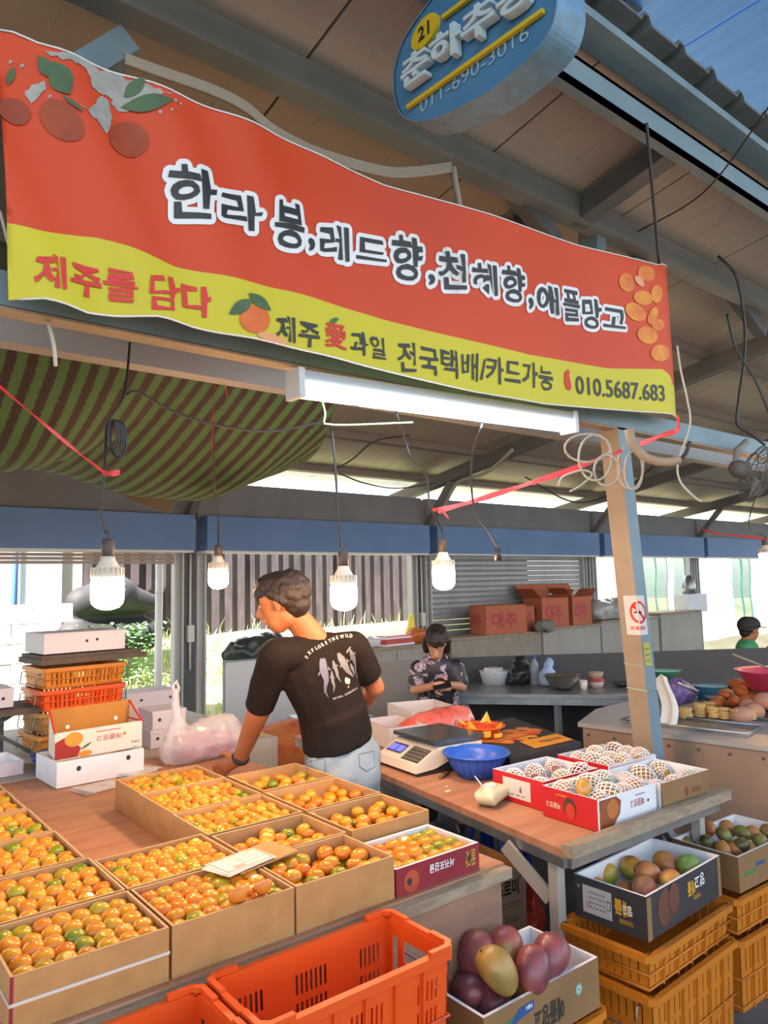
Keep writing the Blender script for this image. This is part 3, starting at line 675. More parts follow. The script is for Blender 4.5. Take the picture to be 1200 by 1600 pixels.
# ================================================================ STRIPED TARPS
tp = bpy.data.materials.new('striped_tarp'); tp.use_nodes = True; MATS['striped_tarp'] = tp
N = tp.node_tree.nodes; L = tp.node_tree.links; b_ = N['Principled BSDF']; b_.inputs['Roughness'].default_value = .8
tc = N.new('ShaderNodeTexCoord'); wv = N.new('ShaderNodeTexWave'); wv.bands_direction = 'X'; wv.inputs['Scale'].default_value = 4.6; wv.inputs['Distortion'].default_value = .5; wv.inputs['Detail'].default_value = 1
nz = N.new('ShaderNodeTexNoise'); nz.inputs['Scale'].default_value = 90; ad = N.new('ShaderNodeMath'); ad.operation = 'MULTIPLY_ADD'; ad.inputs[1].default_value = .9; rp = N.new('ShaderNodeValToRGB')
sb = N.new('ShaderNodeMath'); sb.operation = 'SUBTRACT'; sb.inputs[1].default_value = .45
L.new(tc.outputs['Object'], wv.inputs[0]); L.new(tc.outputs['Object'], nz.inputs[0]); L.new(nz.outputs['Fac'], ad.inputs[0]); L.new(wv.outputs['Fac'], ad.inputs[2]); L.new(ad.outputs[0], sb.inputs[0]); L.new(sb.outputs[0], rp.inputs[0])
rp.color_ramp.elements[0].position = .35; rp.color_ramp.elements[0].color = lin('352a29'); rp.color_ramp.elements[1].position = .62; rp.color_ramp.elements[1].color = lin('45693f')
L.new(rp.outputs[0], b_.inputs['Base Color'])
_tr = N.new('ShaderNodeBsdfTranslucent'); L.new(rp.outputs[0], _tr.inputs[0]); _mx = N.new('ShaderNodeMixShader'); _mx.inputs[0].default_value = .25
L.new(b_.outputs[0], _mx.inputs[1]); L.new(_tr.outputs[0], _mx.inputs[2]); L.new(_mx.outputs[0], N['Material Output'].inputs[0])
def sag(X, prof, Ymin, Yend, zend, v):
    zm = interp(prof, X); ze = 2.475
    Y = lerp(2.665, Yend, v)
    if Y < Ymin: t = (Y-2.665)/(Ymin-2.665); z = lerp(ze, zm, _s(t*pi/2)**.9)
    else: t = (Y-Ymin)/(Yend-Ymin); z = lerp(zm, zend, 1-_c(t*pi/2))
    return Vector((X, Y, z+.012*_s(X*6+Y*2)))
pa = [(-2, 2.30), (.2, 2.20), (.75, 2.185), (1.25, 2.33), (1.75, 2.56)]
tag(obj('striped_tarp', MB().grid(lambda u, v: sag(lerp(-2, 1.72, u), pa, 3.5, 5.2, 3.02, v), 60, 30), tp), 'green and brown striped tarp sagging at the left, front fold', 'tarp')
pb = [(.5, 2.27), (1.05, 2.22), (1.4, 2.15), (1.8, 2.13), (2.15, 2.26), (2.3, 2.36)]
def tarpb(u, v):
    X = lerp(.6, 1.86+.40*_s(min(1, v*2.2)*pi/2)-.1*v, u); q = sag(X, pb, 3.9, 5.3, 2.98, v); q.z += .02*v; return q
tag(obj('striped_tarp', MB().grid(tarpb, 60, 30), tp), 'green and brown striped tarp sagging behind the first, right bulge', 'tarp')
fl = [PY(105, 716, 4.3), PY(165, 748, 4.3), PY(232, 772, 4.3), PY(271, 778, 4.3), PY(265, 803, 4.3), PY(215, 785, 4.3), PY(150, 755, 4.3)]
tag(obj('tarp_flap', MB().plate(fl, .006, (0, 1, 0)), M('tarp_back', '4b4438', .8)), 'loose dark corner flap hanging below the striped tarp', 'tarp')

# ================================================================ CABLES, ROPES, RIBBONS
def W3(pts): return [PD(*p) for p in pts]
mb = MB(); base = [(195, 92), (250, 112), (330, 140), (385, 168), (430, 205), (500, 240), (600, 268), (655, 268), (705, 261)]
for k in range(4):
    mb.tube(bez([PY(x, y+k*4-6, 2.05) for x, y in base], 6), .0075, 5)
tag(obj('cable_bundle', mb, M('dusty_cable', '8d8374', .7)), 'bundle of pale dusty cables strung along the truss above the banner', 'cable')
tag(obj('cable_duct', MB().tube(bez([PY(708, 262, 2.05), PY(712, 290, 2.05), PY(722, 345, 2.06)], 5), .014, 6), M('dusty_cable2', '8a8378', .7)), 'pale cable dropping behind the banner beside the truss web', 'cable')
for pts, lb, r, m in (
    ([(1010, 192, 3.0), (1018, 280, 3.1), (1030, 412, 3.3)], 'black rope from the bracket down to the banner right end', .007, cable),
    ([(1122, 400, 4.3), (1150, 432, 4.3), (1163, 500, 4.3), (1163, 560, 4.3), (1155, 620, 4.3), (1152, 662, 4.3), (1170, 676, 4.3), (1195, 695, 4.3)], 'long black cable looping down at the right of the banner', .008, cable),
    ([(1136, 490, 4.2), (1150, 545, 4.2), (1178, 590, 4.2), (1204, 650, 4.2)], 'black cable crossing towards the right edge', .007, cable),
    ([(198, 617, 2.5), (215, 612, 2.5), (265, 640, 2.6), (330, 662, 2.7), (420, 674, 2.8), (508, 658, 2.9)], 'thin black cable slung in front of the striped tarps', .0045, cable),
    ([(800, 703, 6), (776, 726, 6.3), (752, 742, 6.6), (722, 750, 6.9), (707, 765, 7.0), (689, 806, 7.2)], 'grey conduit bending along the third rafter brace', .016, greycable),
    ([(0, 473, 2.15), (20, 470, 2.1), (45, 466, 2.1), (62, 480, 2.1), (75, 505, 2.1), (84, 540, 2.1), (87, 572, 2.1)], 'white rope tied round the beam at the left with its end hanging', .006, M('white_rope', 'b9b6ab', .8)),
    ([(0, 330, 2.1), (18, 400, 2.1), (35, 462, 2.1)], 'taut white rope at the banner lower left corner', .005, M('white_rope', 'b9b6ab', .8)),
    ([(1058, 540, 3.3), (1064, 580, 3.3), (1074, 625, 3.3), (1078, 665, 3.3), (1060, 720, 3.3), (1062, 750, 3.3), (1080, 772, 3.3), (1096, 784, 3.3)], 'white string dangling below the banner right end', .005, M('white_rope', 'b9b6ab', .8)),
    ([(500, 610, 2.7), (540, 630, 2.7), (575, 632, 2.7), (600, 615, 2.7)], 'thin white thread looped under the tube light', .0025, M('white_rope', 'b9b6ab', .8)),
    ([(503, 625, 2.8), (508, 645, 2.8), (506, 660, 2.8)], 'green twine knot beside the tarp edge', .004, M('green_twine', '9fc9a0', .6)),
    ([(506, 662, 2.8), (540, 664, 2.85), (645, 660, 3.0)], 'green twine stretched right from the tarp edge', .004, M('green_twine', '9fc9a0', .6)),
    ([(520, 735, 5.5), (550, 718, 5.4), (585, 690, 5.2), (640, 680, 5)], 'dark strap hanging under the back ceiling', .006, cable),
    ([(530, 740, 6.2), (570, 755, 6.3), (620, 763, 6.4), (680, 755, 6.5)], 'slack cable under the skylight strip', .006, cable),
    ([(1030, 720, 5.2), (980, 760, 5.4), (900, 785, 5.6), (820, 745, 5.8)], 'thin dark cable slung behind the post', .006, cable),
    ([(935, 395, 4.6), (1000, 360, 4.0), (1100, 300, 3.4), (1210, 155, 2.8)], 'thin dark wire running up to the right over the lane', .004, cable),
    ([(1010, 392, 6.0), (1120, 335, 5), (1210, 290, 4.2)], 'second thin dark wire under the ceiling at the upper right', .004, cable)):
    tag(obj('cable' if 'cable' in lb or 'wire' in lb else 'rope' if 'rope' in lb else 'conduit' if 'conduit' in lb else 'strap' if 'strap' in lb else 'string', MB().tube(bez(W3(pts), 7), r, 6), m), lb, 'cable' if m in (cable, greycable) else 'rope')
def ribbon(pts, w, label):
    P = bez(W3(pts), 6); vs = []
    for i, p in enumerate(P):
        a = .8+.9*_s(i*.5); s_ = Vector((0, _s(a)*.5, _c(a)))*w/2; s_.z = w/2*(.5+.5*abs(_c(i*.35))); vs += [p-s_, p+s_]
    n = len(P); fr = [(2*i, 2*i+1, 2*i+3, 2*i+2) for i in range(n-1)]
    mb = MB().add(vs+[v+V(0, .0008, 0) for v in vs], fr+[tuple(2*n+q for q in reversed(f)) for f in fr])
    return mb
for pts, w, lb in (([(-5, 600, 2.2), (60, 655, 2.22), (120, 705, 2.25), (160, 736, 2.28)], .014, 'red plastic ribbon pulled from the left edge to the first bulb cord'),
    ([(160, 738, 2.27), (172, 740, 2.26), (188, 738, 2.26)], .02, 'red ribbon knot end on the first bulb cord'),
    ([(338, 568, 2.95), (336, 600, 2.98), (333, 640, 3.0), (332, 690, 3.1), (330, 735, 3.3), (336, 770, 3.4)], .016, 'red ribbon tied along the second bulb cord'),
    ([(338, 590, 2.94), (350, 600, 2.94), (356, 620, 2.94)], .012, 'short red ribbon tail near the rail beam'),
    ([(684, 798, 3.3), (740, 783, 3.3), (800, 764, 3.3), (880, 738, 3.3), (972, 704, 3.28)], .026, 'long red ribbon stretched from the fourth bulb cord to the post'),
    ([(676, 797, 3.28), (688, 796, 3.26), (701, 809, 3.26)], .016, 'red ribbon bow on the fourth bulb cord'),
    ([(1000, 694, 3.3), (1035, 680, 3.2), (1058, 672, 3.15), (1060, 650, 3.1)], .024, 'red ribbon knotted round the beam under the banner end'),
    ([(1195, 842, 5.9), (1120, 833, 6.1), (1095, 826, 6.3)], .02, 'faint red ribbon near the far bulb')):
    tag(obj('ribbon', ribbon(pts, w, lb), redtape), lb, 'ribbon')
mb = MB()
for k in range(5):
    c = PD(176+k*1.2, 678+k*2, 2.35); mb.tube([c+RT*(.014+.003*k)*_c(a*pi/8)+UP*(.045+.004*k)*_s(a*pi/8)+FW*.006*k for a in range(16)], .004, 4, close=True)
tag(obj('cable_coil', mb, cable), 'small coil of black cable tied on the first bulb cord', 'cable')
mb = MB()
for cx, cy, a, b, d in ((930, 715, 26, 36, 3.2), (918, 700, 36, 22, 3.25), (948, 735, 20, 24, 3.2), (990, 735, 14, 30, 3.35), (985, 728, 20, 36, 3.4)):
    mb.tube([PD(cx+a*_c(q*pi/10), cy+b*_s(q*pi/10), d+.01*_s(q)) for q in range(20)], .0055, 5, close=True)
mb.tube(bez(W3([(872, 760, 3.2), (880, 745, 3.2), (910, 735, 3.2), (925, 742, 3.2), (905, 760, 3.2), (890, 768, 3.2)]), 6), .005, 5)
tag(obj('cable_coil', mb, M('beige_cable', 'a39c8c', .6)), 'tangled loops of beige cable hung beside the post top', 'cable')
ps = thing('pipe', 'thick beige insulated pipe curving down from the beam right of the post', 'pipe')
obj('insulation', MB().tube(bez(W3([(982, 670, 3.2), (990, 695, 3.2), (1010, 715, 3.2), (1040, 722, 3.2), (1062, 718, 3.2)]), 6), .02, 8), M('pipe_beige', '9d8a72', .7), ps)
obj('pipe_end', MB().tube(bez(W3([(1062, 718, 3.2), (1072, 708, 3.2), (1078, 690, 3.2)]), 5), .008, 6), black, ps)
# wall fan at the right edge
fp = PD(1185, 742, 4.4); fn_ = thing('wall_fan', 'dusty wire-caged fan hung under the beam at the right edge', 'fan', fp); fn_.rotation_euler = (.35, .25, .9)
dust = M('fan_dust', '6d665c', .7, col2='57514a', scale=12)
mb = MB()
for r, z in ((.17, 0), (.17, .03), (.12, -.035), (.06, -.05), (.12, .06)): mb.tube([(r*_c(q*pi/14), z, r*_s(q*pi/14)) for q in range(28)], .0035, 4, close=True)
for q in range(30):
    a = q*pi/15; mb.tube([(.03*_c(a), -.052, .03*_s(a)), (.12*_c(a), -.035, .12*_s(a)), (.17*_c(a), .0, .17*_s(a)), (.17*_c(a), .03, .17*_s(a)), (.10*_c(a), .07, .10*_s(a))], .0018, 3)
obj('cage', mb, dust, fn_); mb = MB()
for q in range(4):
    a = q*pi/2; mb.add([V(0, .0, 0)+V(_c(a+t)*r, .02*_s(t*3)-.01, _s(a+t)*r) for t, r in ((-.1, .03), (-.3, .14), (.45, .15), (.5, .04))], [(0, 1, 2, 3)])
obj('blade', mb, M('fan_blade', '8b8e90', .5), fn_); obj('motor', MB().lathe([(.03, 0), (.05, .02), (.055, .08), (.03, .12)], 14, f=lambda p: Vector((p.x, p.z+.05, p.y))), dust, fn_)
obj('bracket', MB().tube([(0, .14, .02), (0, .15, .12), (0, .1, .2)], .02, 8), M('fan_grey', '85827a', .6), fn_)
# ================================================================ TABLES
dt = thing('display_table', 'low wide plywood display table carrying the mandarin cartons, lumber lip and plywood front', 'table', (1.08, 2.6, 0))
def at(mb, o): mb.v = [(x-o[0], y-o[1], z-o[2]) for x, y, z in mb.v]; return mb
O_ = (1.08, 2.6, 0)
obj('tabletop_sheet', at(MB().box(.28, 1.86, 1.735, 3.085, .705, .729), O_), plywood, dt); obj('tabletop_sheet', at(MB().box(.28, 1.92, 3.095, 4.0, .705, .728), O_), plywood, dt)
obj('lip_plank', at(MB().box(.26, 1.86, 1.70, 1.738, .69, .722), O_), lumber, dt); obj('front_panel', at(MB().box(.28, 1.815, 1.708, 1.724, .04, .69), O_), plywood2, dt)
obj('end_panel', at(MB().box(1.80, 1.815, 1.73, 2.2, .04, .70), O_), plywood2, dt)
for x in (.34, 1.82):
    for y in (1.78, 2.8, 3.9): obj('leg', at(MB().box(x-.03, x+.03, y, y+.06, 0, .705), O_), lumber, dt)
O_ = (2.8, 2.9, 0)
ft = thing('fruit_table', 'brown plywood trestle table on a grey steel frame with boxed fruit and the scale', 'table', O_)
pl = [(2.09, 1.66), (3.09, 1.64), (3.47, 3.97), (2.43, 3.97)]
obj('tabletop', at(MB().prism(pl, .705, .729), O_), plywood, ft)
ins = [(2.10, 1.665), (3.08, 1.65), (3.45, 3.95), (2.445, 3.95)]
for a, b in zip(ins, ins[1:]+ins[:1]):
    obj('frame_rail', at(MB().beam((a[0], a[1], .688), (b[0], b[1], .688), .035, .034), O_), steel, ft)
obj('edge_plank', at(MB().beam((2.07, 1.64, .738), (3.11, 1.62, .738), .045, .04), O_), lumber, ft)
for x, y in ((2.13, 1.74), (3.05, 1.72), (2.48, 3.88), (3.40, 3.88), (2.32, 2.95), (3.25, 2.95)):
    obj('leg', at(MB().box(x-.02, x+.02, y-.02, y+.02, 0, .671), O_), M('leg_alu', 'b4b2aa', .45, .3), ft)
obj('brace', at(MB().beam((2.10, 1.95, .675), (2.13, 1.77, .53), .015, .05), O_), MATS['leg_alu'], ft); obj('brace', at(MB().beam((3.07, 2.0, .66), (3.05, 1.74, .40), .04, .03), O_), steel, ft)
O_ = (1.1, 4.7, 0)
bb = thing('back_bench', 'grey bench behind the mandarin table holding crates and white boxes', 'bench', O_)
obj('bench_top', at(MB().box(-.3, 2.35, 4.03, 5.5, .70, .726), O_), M('bench_grey', 'b4aea4', .8, col2='9c968c', scale=4), bb); obj('bench_front', at(MB().box(-.3, 2.35, 4.03, 4.05, .08, .70), O_), M('bench_grey', 'b4aea4', .8), bb)
for x in (-.25, 2.3):
    for y in (4.08, 5.45): obj('leg', at(MB().box(x-.03, x+.03, y-.03, y+.03, 0, .70), O_), lumber, bb)

# ================================================================ CARTONS
def carton(label, x0, y0, w, d, zt, h, outer=cardboard, inner=card_in, edge=card_edge, th=.006, rz=0, name='carton', tray=None, cat='box', extra_flap=None, sides=None, pivot='fl'):
    """open carton; (x0, y0) is its front left corner"""
    t = thing(name, label, cat, (x0, y0, zt-h), rz)
    def wall(nm, a):
        mb = MB().box(*a); out = sides.get(nm, outer) if sides else outer
        me = mesh_of('side_panel', mb, [out, inner, edge]); fo = {'f': 2, 'b': 3, 'l': 4, 'r': 5}[nm]; fi = {'f': 3, 'b': 2, 'l': 5, 'r': 4}[nm]
        me.polygons[fi].material_index = 1; me.polygons[1].material_index = 2; return obj('side_panel', me, None, t)
    wall('f', (0, w, 0, th, 0, h)); wall('b', (0, w, d-th, d, 0, h)); wall('l', (0, th, th, d-th, 0, h)); wall('r', (w-th, w, th, d-th, 0, h))
    for (cx, cy) in ((.012, .012), (w-.012, .012), (.012, d-.012), (w-.012, d-.012)): pass
    obj('base', MB().box(th, w-th, th, d-th, 0, .006), inner, t)
    if tray is not None: obj('inner_tray', MB().box(th, w-th, th, d-th, h-tray-.004, h-tray), inner, t)
    return t
def local(t, p): return t.matrix_basis @ Vector(p)
# mandarins
mand_stops = [(-.2, '5f7a1e'), (.18, '8f9226'), (.45, 'd0902a'), (.7, 'df8622'), (1.1, 'e0701c')]
mstops = [(-.05, '76861c'), (.14, 'a99a1e'), (.30, 'd69a24'), (.7, 'db9022'), (1.0, 'dc7a1c')]
mandm = fruit_mat('mandarin_skin', mstops); mandi = fruit_mat('mandarin_skin_island', mstops, island=True)
def mand_mb(r, k, seg=14, rng=10):
    mb = MB(); rr = random.Random(k); ph = rr.uniform(0, 6); prof = []
    for i in range(1, rng):
        a = pi*i/rng; x = _s(a); z = -_c(a)*.78
        if i == rng-1: z = .72; x *= .9
        prof.append((x, z))
    vs = [Vector((0, 0, -.70*r))]
    for x, z in prof:
        for j in range(seg):
            t = 2*pi*j/seg; q = 1+.025*_s(3*t+ph)+.02*_s(5*t+ph*2); vs.append(Vector((r*x*q*_c(t), r*x*q*_s(t), r*z)))
    vs.append(Vector((0, 0, .60*r))); n = len(prof); L = len(vs)-1
    fs = [(0, 1+(j+1) % seg, 1+j) for j in range(seg)]+[(1+i*seg+j, 1+i*seg+(j+1) % seg, 1+(i+1)*seg+(j+1) % seg, 1+(i+1)*seg+j) for i in range(n-1) for j in range(seg)]+[(1+(n-1)*seg+j, 1+(n-1)*seg+(j+1) % seg, L) for j in range(seg)]
    mb.sm = True; mb.add(vs, fs); return mb
M_R = .0268
mvar = [mesh_of('mandarin', mand_mb(M_R, k), mandm) for k in range(4)]
mstuff = []        # the far, small fruit
mcount = [0]
def mandarin(p, label, group, stuff=None, s=1.0):
    rot = Euler((R.gauss(.05, .16), R.gauss(0, .16), R.uniform(0, 6.28)), 'ZYX')
    if stuff is not None:
        stuff.append((p, rot, s)); return
    o = bpy.data.objects.new('mandarin', mvar[R.randrange(4)]); COL.objects.link(o); o.location = p; o.rotation_euler = rot; k = s*R.uniform(.94, 1.05); o.scale = (k, k, k)
    tag(o, label, 'fruit', group); mcount[0] += 1
OR_ = ['first', 'second', 'third', 'fourth', 'fifth', 'sixth', 'seventh', 'eighth']
def rows(t, w, d, h, nx, ny, label, group, stuff=None, s=1.0, drop=.022, left=0):
    m = .012; px = (w-2*m)/nx; py = (d-2*m)/ny
    for j in range(ny):
        for i in range(nx):
            if i < left: continue
            off = (.22 if j % 2 else -.1)*px
            x = m+(i+.5)*px+off*.6+R.gauss(0, .0012); y = m+(j+.5)*py+R.gauss(0, .0012)
            mandarin(local(t, (x, y, h-drop+R.gauss(0, .002))), '%s mandarin from the left, %s row from the front, %s' % (OR_[i], OR_[j], label), group, stuff, s)
def pile(t, w, d, zfloor, n, label, group, cx, cy, sx, sy, stuff=None, s=1.0, r=M_R):
    placed = []; tries = 0; r = r*s
    while len(placed) < n and tries < 4000:
        tries += 1; x = min(max(R.gauss(cx, sx), r+.008), w-r-.008); y = min(max(R.gauss(cy, sy), r+.008), d-r-.008); z = zfloor+r*.8
        for q in placed:
            dd = math.hypot(x-q[0], y-q[1])
            if dd < 1.85*r: z = max(z, q[2]+math.sqrt(max(0, (1.75*r)**2-dd*dd))*.86)
        if z > zfloor+r*2.3: continue
        placed.append((x, y, z)); lx = ['left end', 'left half', 'right half', 'right end'][min(3, int(4*x/w))]; ly = 'front' if y < d/2 else 'back'; mandarin(local(t, (x, y, z)), '%s, %s, %s side' % (label, lx, ly) if label else '', group, stuff, s)
XC = {'A': .385, 'B': .735, 'C': 1.078, 'N': 1.435}
YR = [1.755, 2.045, 2.365, 2.695, 3.03, 3.35]
names = {}
for i in range(6):
    nm = ['front', 'second', 'third', 'fourth', 'fifth', 'sixth'][i]
    lb = ('open cardboard carton of packed mandarins with a white strap, nearest at the left' if i == 0 else 'cardboard carton of packed mandarins, %s behind the strapped carton in the left column' % ['', 'first', 'second', 'third', 'fourth', 'fifth'][i])
    y0 = YR[i]; d = [.285, .315, .325, .325, .315, .29][i]; x0 = [.385, .365, .35, .34, .335, .33][i]; w = [.342, .36, .365, .368, .368, .37][i]
    t = carton(lb, x0, y0, w, d-.006, .85, .12)
    if i == 0:
        mb = MB(); mb.box(-.0015, w+.0015, -.0022, -.0004, .060, .067); mb.box(-.0025, -.0005, 0, d-.006, .060, .067); mb.box(w+.0004, w+.002, 0, d-.006, .060, .067); obj('strap', mb, M('strap_white', 'cfc8bb', .4), t)
        obj('red_corner_tape', MB().box(-.0012, .006, -.0012, -.0002, 0, .12), M('red_tape', '8c2430', .5), t)
    if i < 4: rows(t, w, d, .12, 7, 5, nm+' carton of the left column', 'mandarins in the %s left carton' % nm)
    else: rows(t, w, d, .12, 7, 5, '', '', mstuff)
tB1 = carton('cardboard carton of packed mandarins with a peeled one, centre of the front row', .735, 1.755, .336, .28, .85, .12)
rows(tB1, .336, .28, .12, 7, 5, 'front centre carton', 'mandarins in the front centre carton')
tB2 = carton('cardboard carton of packed mandarins right behind the carton with the peeled one', .73, 2.045, .342, .275, .85, .12, rz=.01)
rows(tB2, .342, .275, .12, 7, 5, 'carton by the price papers', 'mandarins in the second row centre carton')
tC1 = carton('half-empty cardboard carton with loose mandarins, between the peeled-fruit carton and the red box', 1.078, 1.755, .335, .255, .85, .12)
obj('inner_tray', MB().box(.006, .329, .006, .249, .03, .034), card_in, tC1)
pile(tC1, .335, .255, .034, 36, 'loose mandarin in the half-empty front carton', 'mandarins in the half-empty front carton', .17, .12, .085, .06)
tC2 = carton('half-empty cardboard carton with loose mandarins behind the price papers', 1.085, 2.02, .345, .26, .85, .12)
obj('inner_tray', MB().box(.006, .339, .006, .254, .03, .034), card_in, tC2)
pile(tC2, .345, .26, .034, 32, 'loose mandarin in the carton behind the price papers', 'mandarins in the carton behind the papers', .2, .14, .08, .06)
for i, (y0, d) in enumerate(((2.30, .285), (2.60, .32), (2.92, .29))):
    t = carton('cardboard carton heaped full of small mandarins, %s of the three beside the bare table' % ['nearest', 'middle', 'farthest'][i], 1.08+.005*i, y0, .36, d, .85, .12)
    rows(t, .36, d, .12, 8, 6, '', '', mstuff, .84, drop=.026); pile(t, .36, d, .086, 12, '', '', .18, d/2, .1, .07, mstuff, .84)
for i, (y0, d) in enumerate(((2.015, .27), (2.30, .30), (2.63, .30))):
    t = carton('half-empty cardboard carton of loose mandarins, %s in the right column behind the red box' % ['first', 'second', 'third'][i], 1.45+.008*i, y0, .335, d, .85, .12)
    obj('inner_tray', MB().box(.006, .329, .006, d-.006, .03, .034), card_in, t)
    obj('corner_fold', MB().box(.012, .02, d-.03, d-.008, .01, .116), card_edge, t)
    pile(t, .335, d, .034, 34, '', '', .17, d*.5, .075, .06, mstuff, .95)
# red printed box of mandarins
redm = M('maroon_card', '8f2330', .5, col2='7d1c2a', scale=8)
rbx = carton('maroon printed gift box with white rim, filled with mandarins, right end of the front row', 1.418, 1.752, .345, .245, .81, .082, redm, white_card, white_card, name='gift_box', th=.010)
rows(rbx, .345, .245, .082, 6, 4, 'maroon gift box', 'mandarins in the maroon gift box', drop=.020, s=1.03)
text('lettering', '서귀포감귤', (.13, 0, .038), (1, 0, 0), (0, 0, 1), .105, white, rbx, height=.026, bold=.02, rot=True)
flat('printed_fruit', ell(.058, .036, .030, .032), (0, 0, 0), (1, 0, 0), (0, 0, 1), M('maroon_orange', 'b8502e', .5, col2='a03c26', scale=30), rbx)
flat('hole', ell(.050, .036, .009, .011), (0, 0, 0), (1, 0, 0), (0, 0, 1), blackp, rbx, eps=.002)
text('lettering', '꿀맛', (.283, 0, .018), (1, 0, 0), (0, 0, 1), .046, M('gold_print', 'b39a3a', .5), rbx, height=.05, bold=.01, rot=True)
flat('hole', ell(.300, .044, .007, .009), (0, 0, 0), (1, 0, 0), (0, 0, 1), blackp, rbx, eps=.002)
# far fruit as one mass
mb = MB(); base = mand_mb(M_R, 9, 10, 7)
for p, rot, s in mstuff:
    mt = Matrix.Translation(p) @ rot.to_matrix().to_4x4() @ Matrix.Scale(s*R.uniform(.93, 1.04), 4); mb.sm = True; mb.add([mt @ Vector(v) for v in base.v], base.f)
tag(obj('mandarins', mb, mandi), 'far mandarins filling the cartons at the back and upper left of the table', 'fruit', kind='stuff')
# the two peeled halves on the front centre carton
peel = M('peel', 'd9802a', .45); flesh = M('mandarin_flesh', 'dba184', .5, col2='cf8660', scale=60)
def peeled(px, py, label, tilt):
    p = G(px, py, .868); t = thing('peeled_mandarin', label, 'fruit', p); t.rotation_euler = tilt
    obj('peel', MB().lathe([(.004, -.022), (.016, -.018), (.025, -.006), (.027, .004), (.024, .004), (.015, -.012)], 16), peel, t)
    for k in range(9):
        a = 2*pi*k/9; vs = MB(); base = mand_mb(.0085, k, 6, 5)
        obj('segment', MB().add([Vector((v[0]*1.5+.011, v[1]*.9, v[2]*1.3+.002)) for v in base.v], base.f), flesh, t, rot=(0, 0, a))
    obj('peel_flap', MB().grid(lambda u, v: Vector(((u-.5)*.03, .024+.018*v, .002+.008*_s(v*2)-.01*v)), 4, 4), peel, t)
peeled(372, 1396, 'halved mandarin showing pale segments on the front centre carton, left half', (-.9, .1, 0)); peeled(410, 1383, 'halved mandarin with pink flesh on the front centre carton, right half', (-.3, .3, 1))
# price papers on cardboard
pc = G(385, 1345, .858); pp = thing('price_papers', 'stack of printed papers on a piece of cardboard resting across the cartons', 'paper', pc, .22)
obj('cardboard_backing', MB().box(-.07, .15, -.06, .075, -.004, 0), card_in, pp); tm = M('paper_trim', 'c9b24a', .6); pr = M('print_line', '6b6f78', .6)
for k, (dx, dy, a) in enumerate(((-.01, .004, .10), (-.004, -.002, .02), (0, 0, -.05))):
    f = lambda q, a=a, dx=dx, dy=dy: Vector((q.x*_c(a)-q.y*_s(a)+dx-.02, q.x*_s(a)+q.y*_c(a)+dy, q.z))
    s_ = obj('paper_sheet', MB().box(-.085, .085, -.055, .055, .001+k*.0022, .0025+k*.0022, f), paper, pp)
z = .0078; f = lambda q: Vector((q.x*_c(-.05)-q.y*_s(-.05)-.02, q.x*_s(-.05)+q.y*_c(-.05), q.z))
mb = MB()
for x0, x1, y0, y1 in ((-.078, .078, -.048, -.046), (-.078, .078, .046, .048), (-.078, -.076, -.048, .048), (.076, .078, -.048, .048), (-.05, .07, -.02, -.019), (-.05, .07, .004, .005), (-.05, .07, .025, .026), (.0, .001, -.02, .026)): mb.box(x0, x1, y0, y1, z, z+.0003, f)
obj('printed_rule', mb, pr, pp); obj('printed_block', MB().box(-.045, -.01, -.04, -.024, z, z+.0003, f), M('pink_print', 'e0a397', .6), pp)

